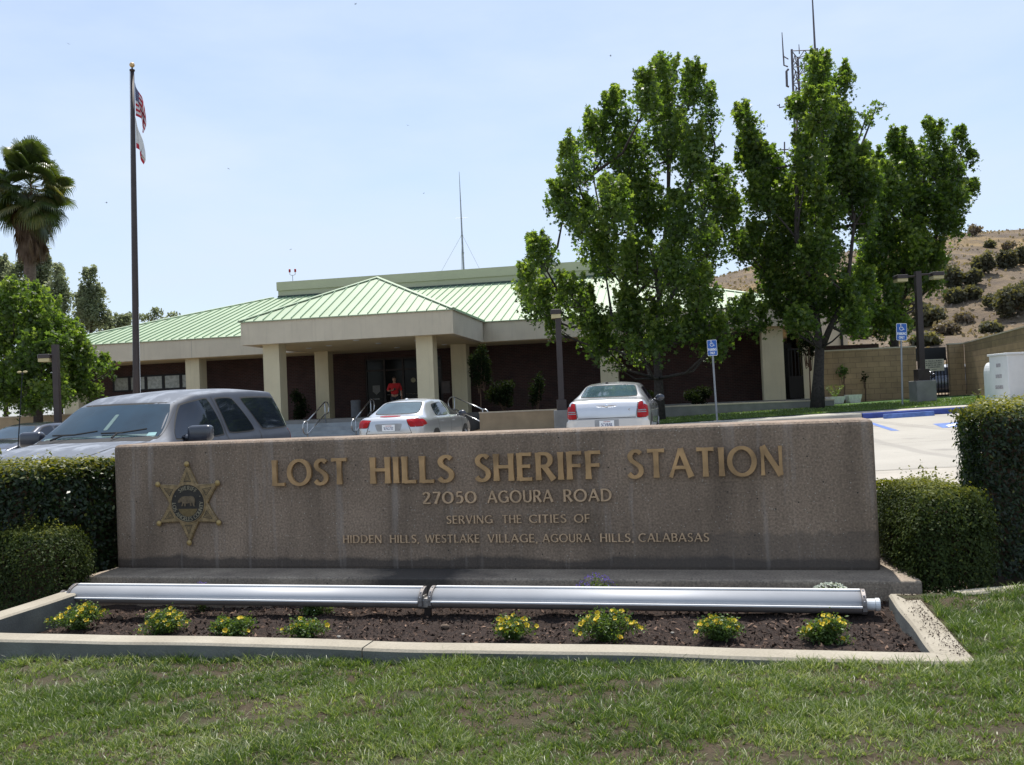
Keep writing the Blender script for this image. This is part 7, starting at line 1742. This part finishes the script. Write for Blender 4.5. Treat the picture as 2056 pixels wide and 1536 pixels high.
def wiper(par, y0, x0, y1, x1):
    mb = MB(); a = onto('top', x0, y0) + Vector((.01, 0, .03)); b_ = onto('front', y1, x1) + Vector((.02, 0, .015)); m_ = a.lerp(b_, .55) + Vector((.01, 0, .02))
    mb.tube([a, m_, b_], [.012, .009, .006], 6); mb.tube([b_ + Vector((-.0, -.26, .0)), b_, b_ + Vector((0, .28, .03))], .009, 5); mb.build('wiper', M['rubber'], par)
wiper(r_, -.48, .93, -.30, 1.165); wiper(r_, .25, .93, .28, 1.17)
lay('windscreen_sticker', 'front', [(.56, 1.135), (.66, 1.135), (.655, 1.17), (.56, 1.17)], plain('pale_sticker', (.25, .42, .42), .4), off=.007)
lay('hanging_permit', 'front', [(-.005, 1.21), (.045, 1.21), (.055, 1.38), (.01, 1.38)], plain('permit_card', (.12, .19, .18), .5), off=.006)
lay('dashboard_band', 'front', [(-.66, 1.118), (.67, 1.118), (.655, 1.16), (-.645, 1.145)], plain('dash_seen_through_glass', (.13, .19, .17), .3, coat=.5), off=.0055)
p = onto('top', 1.05, -.78); mb = MB(); mb.lathe([(.018, 0), (.014, .03)], p, 8); mb.tube([p, p + Vector((-.10, 0, .80))], [.007, .005], 5); mb.ball(p + Vector((-.10, 0, .81)), .014, 8, 6); mb.build('aerial', M['rubber'], r_)
mb = MB(); q = p + Vector((-.10, 0, .83))
for s in (-1, 1): mb.ball((q.x, q.y + s * .035, q.z), .02, 8, 6, .5, 1.5, .6)
mb.build('aerial_topper', plain('yellow_topper', (.6, .5, .25), .7), r_, True)
# dark saloon at the far left
SP_D = dict(SP_A); SP_D = dict(lay=[l for l in SP_A['lay'] if l[0] not in ('plate_recess', 'brake_light', 'headlight')] + [('headlight', 'front', [(.42, .60), (.80, .63), (.76, .76), (.46, .72)], 'chrome', dict(both=True, trim=.012))], wheels=SP_A['wheels'], mirror=SP_A['mirror'], mirror_mat='dark_paint')
car('saloon_car', 'dark grey saloon at the left edge half hidden by the faded grey estate', -13.9, 26.7, .30, R(-98.8), ST_A, 'dark_paint', None, SP_D)
g_ = P(1885, 765, 40.5)
r_, lay, onto = car('saloon_car', 'black saloon with a white roof glimpsed through the bars of the iron gate', g_.x + .3, 40.5, 1.22, R(172), ST_A, 'dark_paint', None, SP_D)
lay('white_roof', 'top', [(-1.25, .52), (.45, .52), (.45, -.52), (-1.25, -.52)], M['white_car'], rnd=.1, nu=24)
for sg in (1, -1): lay('white_pillar', 'side', [(-1.18, 1.30), (.42, 1.295), (.30, 1.375), (-.95, 1.38)], M['white_car'], rnd=.1, nu=20, sgn=sg, off=.006)

# ================================================================== PERSON AND BIRDS
def skin_mesh(name, J, E, mat, parent, sub=2):
    """J: name -> (pos, rx, ry); E: edges; grown into one continuous surface"""
    keys = list(J); me = bpy.data.meshes.new(name); me.from_pydata([J[k][0] for k in keys], [(keys.index(a), keys.index(b)) for a, b in E], [])
    o = bpy.data.objects.new(name, me); COL.objects.link(o); md = o.modifiers.new('skin', 'SKIN'); md.use_smooth_shade = True
    for i, k in enumerate(keys):
        sv = me.skin_vertices[0].data[i]; sv.radius = (J[k][1], J[k][2]); sv.use_root = (i == 0)
    sb = o.modifiers.new('sub', 'SUBSURF'); sb.levels = sub; sb.render_levels = sub
    dg = bpy.context.evaluated_depsgraph_get(); m2 = bpy.data.meshes.new_from_object(o.evaluated_get(dg)); bpy.data.objects.remove(o)
    m2.name = name; m2.materials.clear(); return link_mesh(name, m2, mat, parent, True)
pp = P(793, 800, 41.0)
per = empty('person', (pp.x, 41.0, FLZ), R(6), 'person in a red shirt and dark trousers looking down at a phone by the entrance', 'person')
J = {'pel': ((0, 0, .93), .13, .10), 'sp': ((0, 0, 1.10), .12, .095), 'ch': ((0, .0, 1.30), .15, .11), 'nb': ((0, .0, 1.44), .07, .065), 'nk': ((0, -.02, 1.50), .052, .055), 'h0': ((0, -.06, 1.56), .065, .07), 'h1': ((0, -.075, 1.63), .075, .09), 'h2': ((0, -.065, 1.70), .06, .075), 'no': ((0, -.175, 1.60), .010, .012), 'el': ((-.085, -.05, 1.62), .014, .02), 'er': ((.085, -.05, 1.62), .014, .02)}
E = [('pel', 'sp'), ('sp', 'ch'), ('ch', 'nb'), ('nb', 'nk'), ('nk', 'h0'), ('h0', 'h1'), ('h1', 'h2'), ('h1', 'no'), ('h1', 'el'), ('h1', 'er')]
def arm(sx, sh, elb, wr, hd, tag_, curl):
    J[tag_ + 's'] = (sh, .06, .06); J[tag_ + 'e'] = (elb, .042, .042); J[tag_ + 'w'] = (wr, .027, .024); J[tag_ + 'p'] = (hd, .038, .018)
    E.extend([('ch', tag_ + 's'), (tag_ + 's', tag_ + 'e'), (tag_ + 'e', tag_ + 'w'), (tag_ + 'w', tag_ + 'p')])
    d = (Vector(hd) - Vector(wr)).normalized(); side = d.cross(Vector((0, 1, .2))).normalized(); dn = side.cross(d).normalized()
    for i, (o_, l) in enumerate(((-.030, .062), (-.010, .072), (.010, .068), (.030, .052))):
        b_ = Vector(hd) + side * o_ + d * .03; m_ = b_ + d * l * .5 + dn * curl * .01; e_ = b_ + d * l * .8 + dn * curl * .04
        for q, nm, r_ in ((m_, 'a', .0095), (e_, 'b', .008)): J['%sf%d%s' % (tag_, i, nm)] = (tuple(q), r_, r_)
        E.extend([(tag_ + 'p', '%sf%da' % (tag_, i)), ('%sf%da' % (tag_, i), '%sf%db' % (tag_, i))])
    t_ = Vector(hd) + side * .045 * (-sx) - d * .01; J[tag_ + 'ta'] = (tuple(t_), .011, .011); J[tag_ + 'tb'] = (tuple(t_ + d * .04 + dn * .012 * curl), .009, .009); E.extend([(tag_ + 'p', tag_ + 'ta'), (tag_ + 'ta', tag_ + 'tb')])
arm(-1, (-.20, 0, 1.385), (-.31, -.02, 1.11), (-.09, -.22, 1.13), (-.02, -.27, 1.16), 'l', 1)
arm(1, (.20, 0, 1.385), (.29, .03, 1.11), (.31, -.08, .87), (.31, -.11, .79), 'r', 1)
for sx, tg in ((-1, 'a'), (1, 'b')):
    J['hp' + tg] = ((sx * .095, 0, .86), .09, .09); J['kn' + tg] = ((sx * .11, -.015, .48), .058, .06); J['an' + tg] = ((sx * .12, .02, .09), .038, .042); J['to' + tg] = ((sx * .135, -.14, .04), .04, .028)
    E.extend([('pel', 'hp' + tg), ('hp' + tg, 'kn' + tg), ('kn' + tg, 'an' + tg), ('an' + tg, 'to' + tg)])
skin_mesh('body', J, E, M['skin'], per)
sh = {'a': ((0, 0, .90), .175, .14), 'b': ((0, -.01, 1.08), .185, .145), 'c': ((0, 0, 1.30), .19, .14), 'd': ((0, 0, 1.43), .095, .085), 'ls': ((-.21, 0, 1.385), .085, .08), 'le': ((-.285, -.01, 1.17), .068, .068), 'lf': ((-.30, -.03, 1.12), .062, .062), 'rs': ((.21, 0, 1.385), .085, .08), 're': ((.28, .02, 1.17), .068, .068), 'rf': ((.29, .03, 1.10), .06, .06)}
skin_mesh('shirt', sh, [('a', 'b'), ('b', 'c'), ('c', 'd'), ('c', 'ls'), ('ls', 'le'), ('le', 'lf'), ('c', 'rs'), ('rs', 're'), ('re', 'rf')], M['red_shirt'], per)
tr2 = {'a': ((0, 0, .93), .155, .125)}; e2 = []
for sx, tg in ((-1, 'x'), (1, 'y')):
    tr2['h' + tg] = ((sx * .10, 0, .83), .105, .11); tr2['k' + tg] = ((sx * .11, -.015, .48), .08, .085); tr2['n' + tg] = ((sx * .12, .02, .10), .068, .075); e2 += [('a', 'h' + tg), ('h' + tg, 'k' + tg), ('k' + tg, 'n' + tg)]
skin_mesh('trousers', tr2, e2, M['trousers'], per)
mb = MB(); mb.ball((0, -.045, 1.685), .098, 14, 10, .9, 1.05, .72); mb.build('hair', M['hair'], per, True)
for sx in (-1, 1):
    mb = MB(); mb.ball((sx * .03, -.158, 1.625), .009, 8, 6); mb.build('eye', M['ink'], per, True)
mb = MB(); mb.box(-.022, .022, -.166, -.158, 1.558, 1.566); mb.build('mouth', plain('lips', (.25, .08, .07), .6), per)
for sx in (-1, 1):
    mb = MB(); mb.box(sx * .13 - .05, sx * .13 + .05, -.20, .09, 0, .07); mb.build('shoe', M['rubber'], per, bevel=.02)
mb = MB(Matrix.Translation((.01, -.31, 1.19)) @ Matrix.Rotation(R(35), 4, 'X')); mb.box(-.037, .037, -.075, .075, -.004, .004)
ph = mb.build('phone', M['ink'], None, bevel=.002); ph.matrix_world = Matrix.Translation((pp.x, 41.0, FLZ)) @ Matrix.Rotation(R(6), 4, 'Z'); tag(ph, 'dark phone held in the hand of the person in red', 'phone')
BIRD = None
for (px, py, Yb, ang, lb) in ((137, 88, 45, .3, 'tiny dark bird high in the sky above the palm'), (214, 407, 40, 1.2, 'tiny dark bird between the palm and the flagpole'), (459, 339, 60, .6, 'faintest tiny bird in mid sky left of the roof mast'), (584, 501, 50, 1.9, 'tiny dark bird just above the red roof beacon'), (819, 252, 60, .2, 'tiny bird in mid sky up and left of the radio mast tip'), (851, 388, 50, 2.4, 'tiny dark bird left of the roof mast tip'), (1226, 112, 45, .9, 'tiny dark bird left of the top of the largest tree'), (714, 8, 60, 1.5, 'tiny bird at the top edge of the sky')):
    p = P(px, py, Yb); k = Yb / PF * 4.4
    if BIRD is None:
        v = []; f = []; mb = MB(); mb.tube([(0, -.5, 0), (0, -.25, .02), (0, .1, .02), (0, .4, 0), (0, .6, 0)], [.02, .09, .10, .05, .02], 8)
        for s_ in (-1, 1): mb.add([(s_ * .05, -.12, .03), (s_ * .45, -.20, .16), (s_ * .85, .12, .06), (s_ * .4, .08, .13), (s_ * .05, .14, .03), (s_ * .4, .0, .125)], [(0, 1, 5, 4), (1, 2, 3, 5), (5, 3, 4)])
        mb.add([(0, .55, 0), (-.12, .8, 0), (.12, .8, 0), (0, .6, .02)], [(0, 1, 3), (0, 3, 2), (1, 2, 3)]); o = BIRD = mb.build('bird', plain('dark_plumage', (.03, .03, .035), .9), None, True)
    else: o = BIRD.copy(); COL.objects.link(o)
    o.location = p; o.rotation_euler = (.2, .3, ang * 1.7); o.scale = (k, k, k); tag(o, lb, 'bird', 'small birds in the sky')
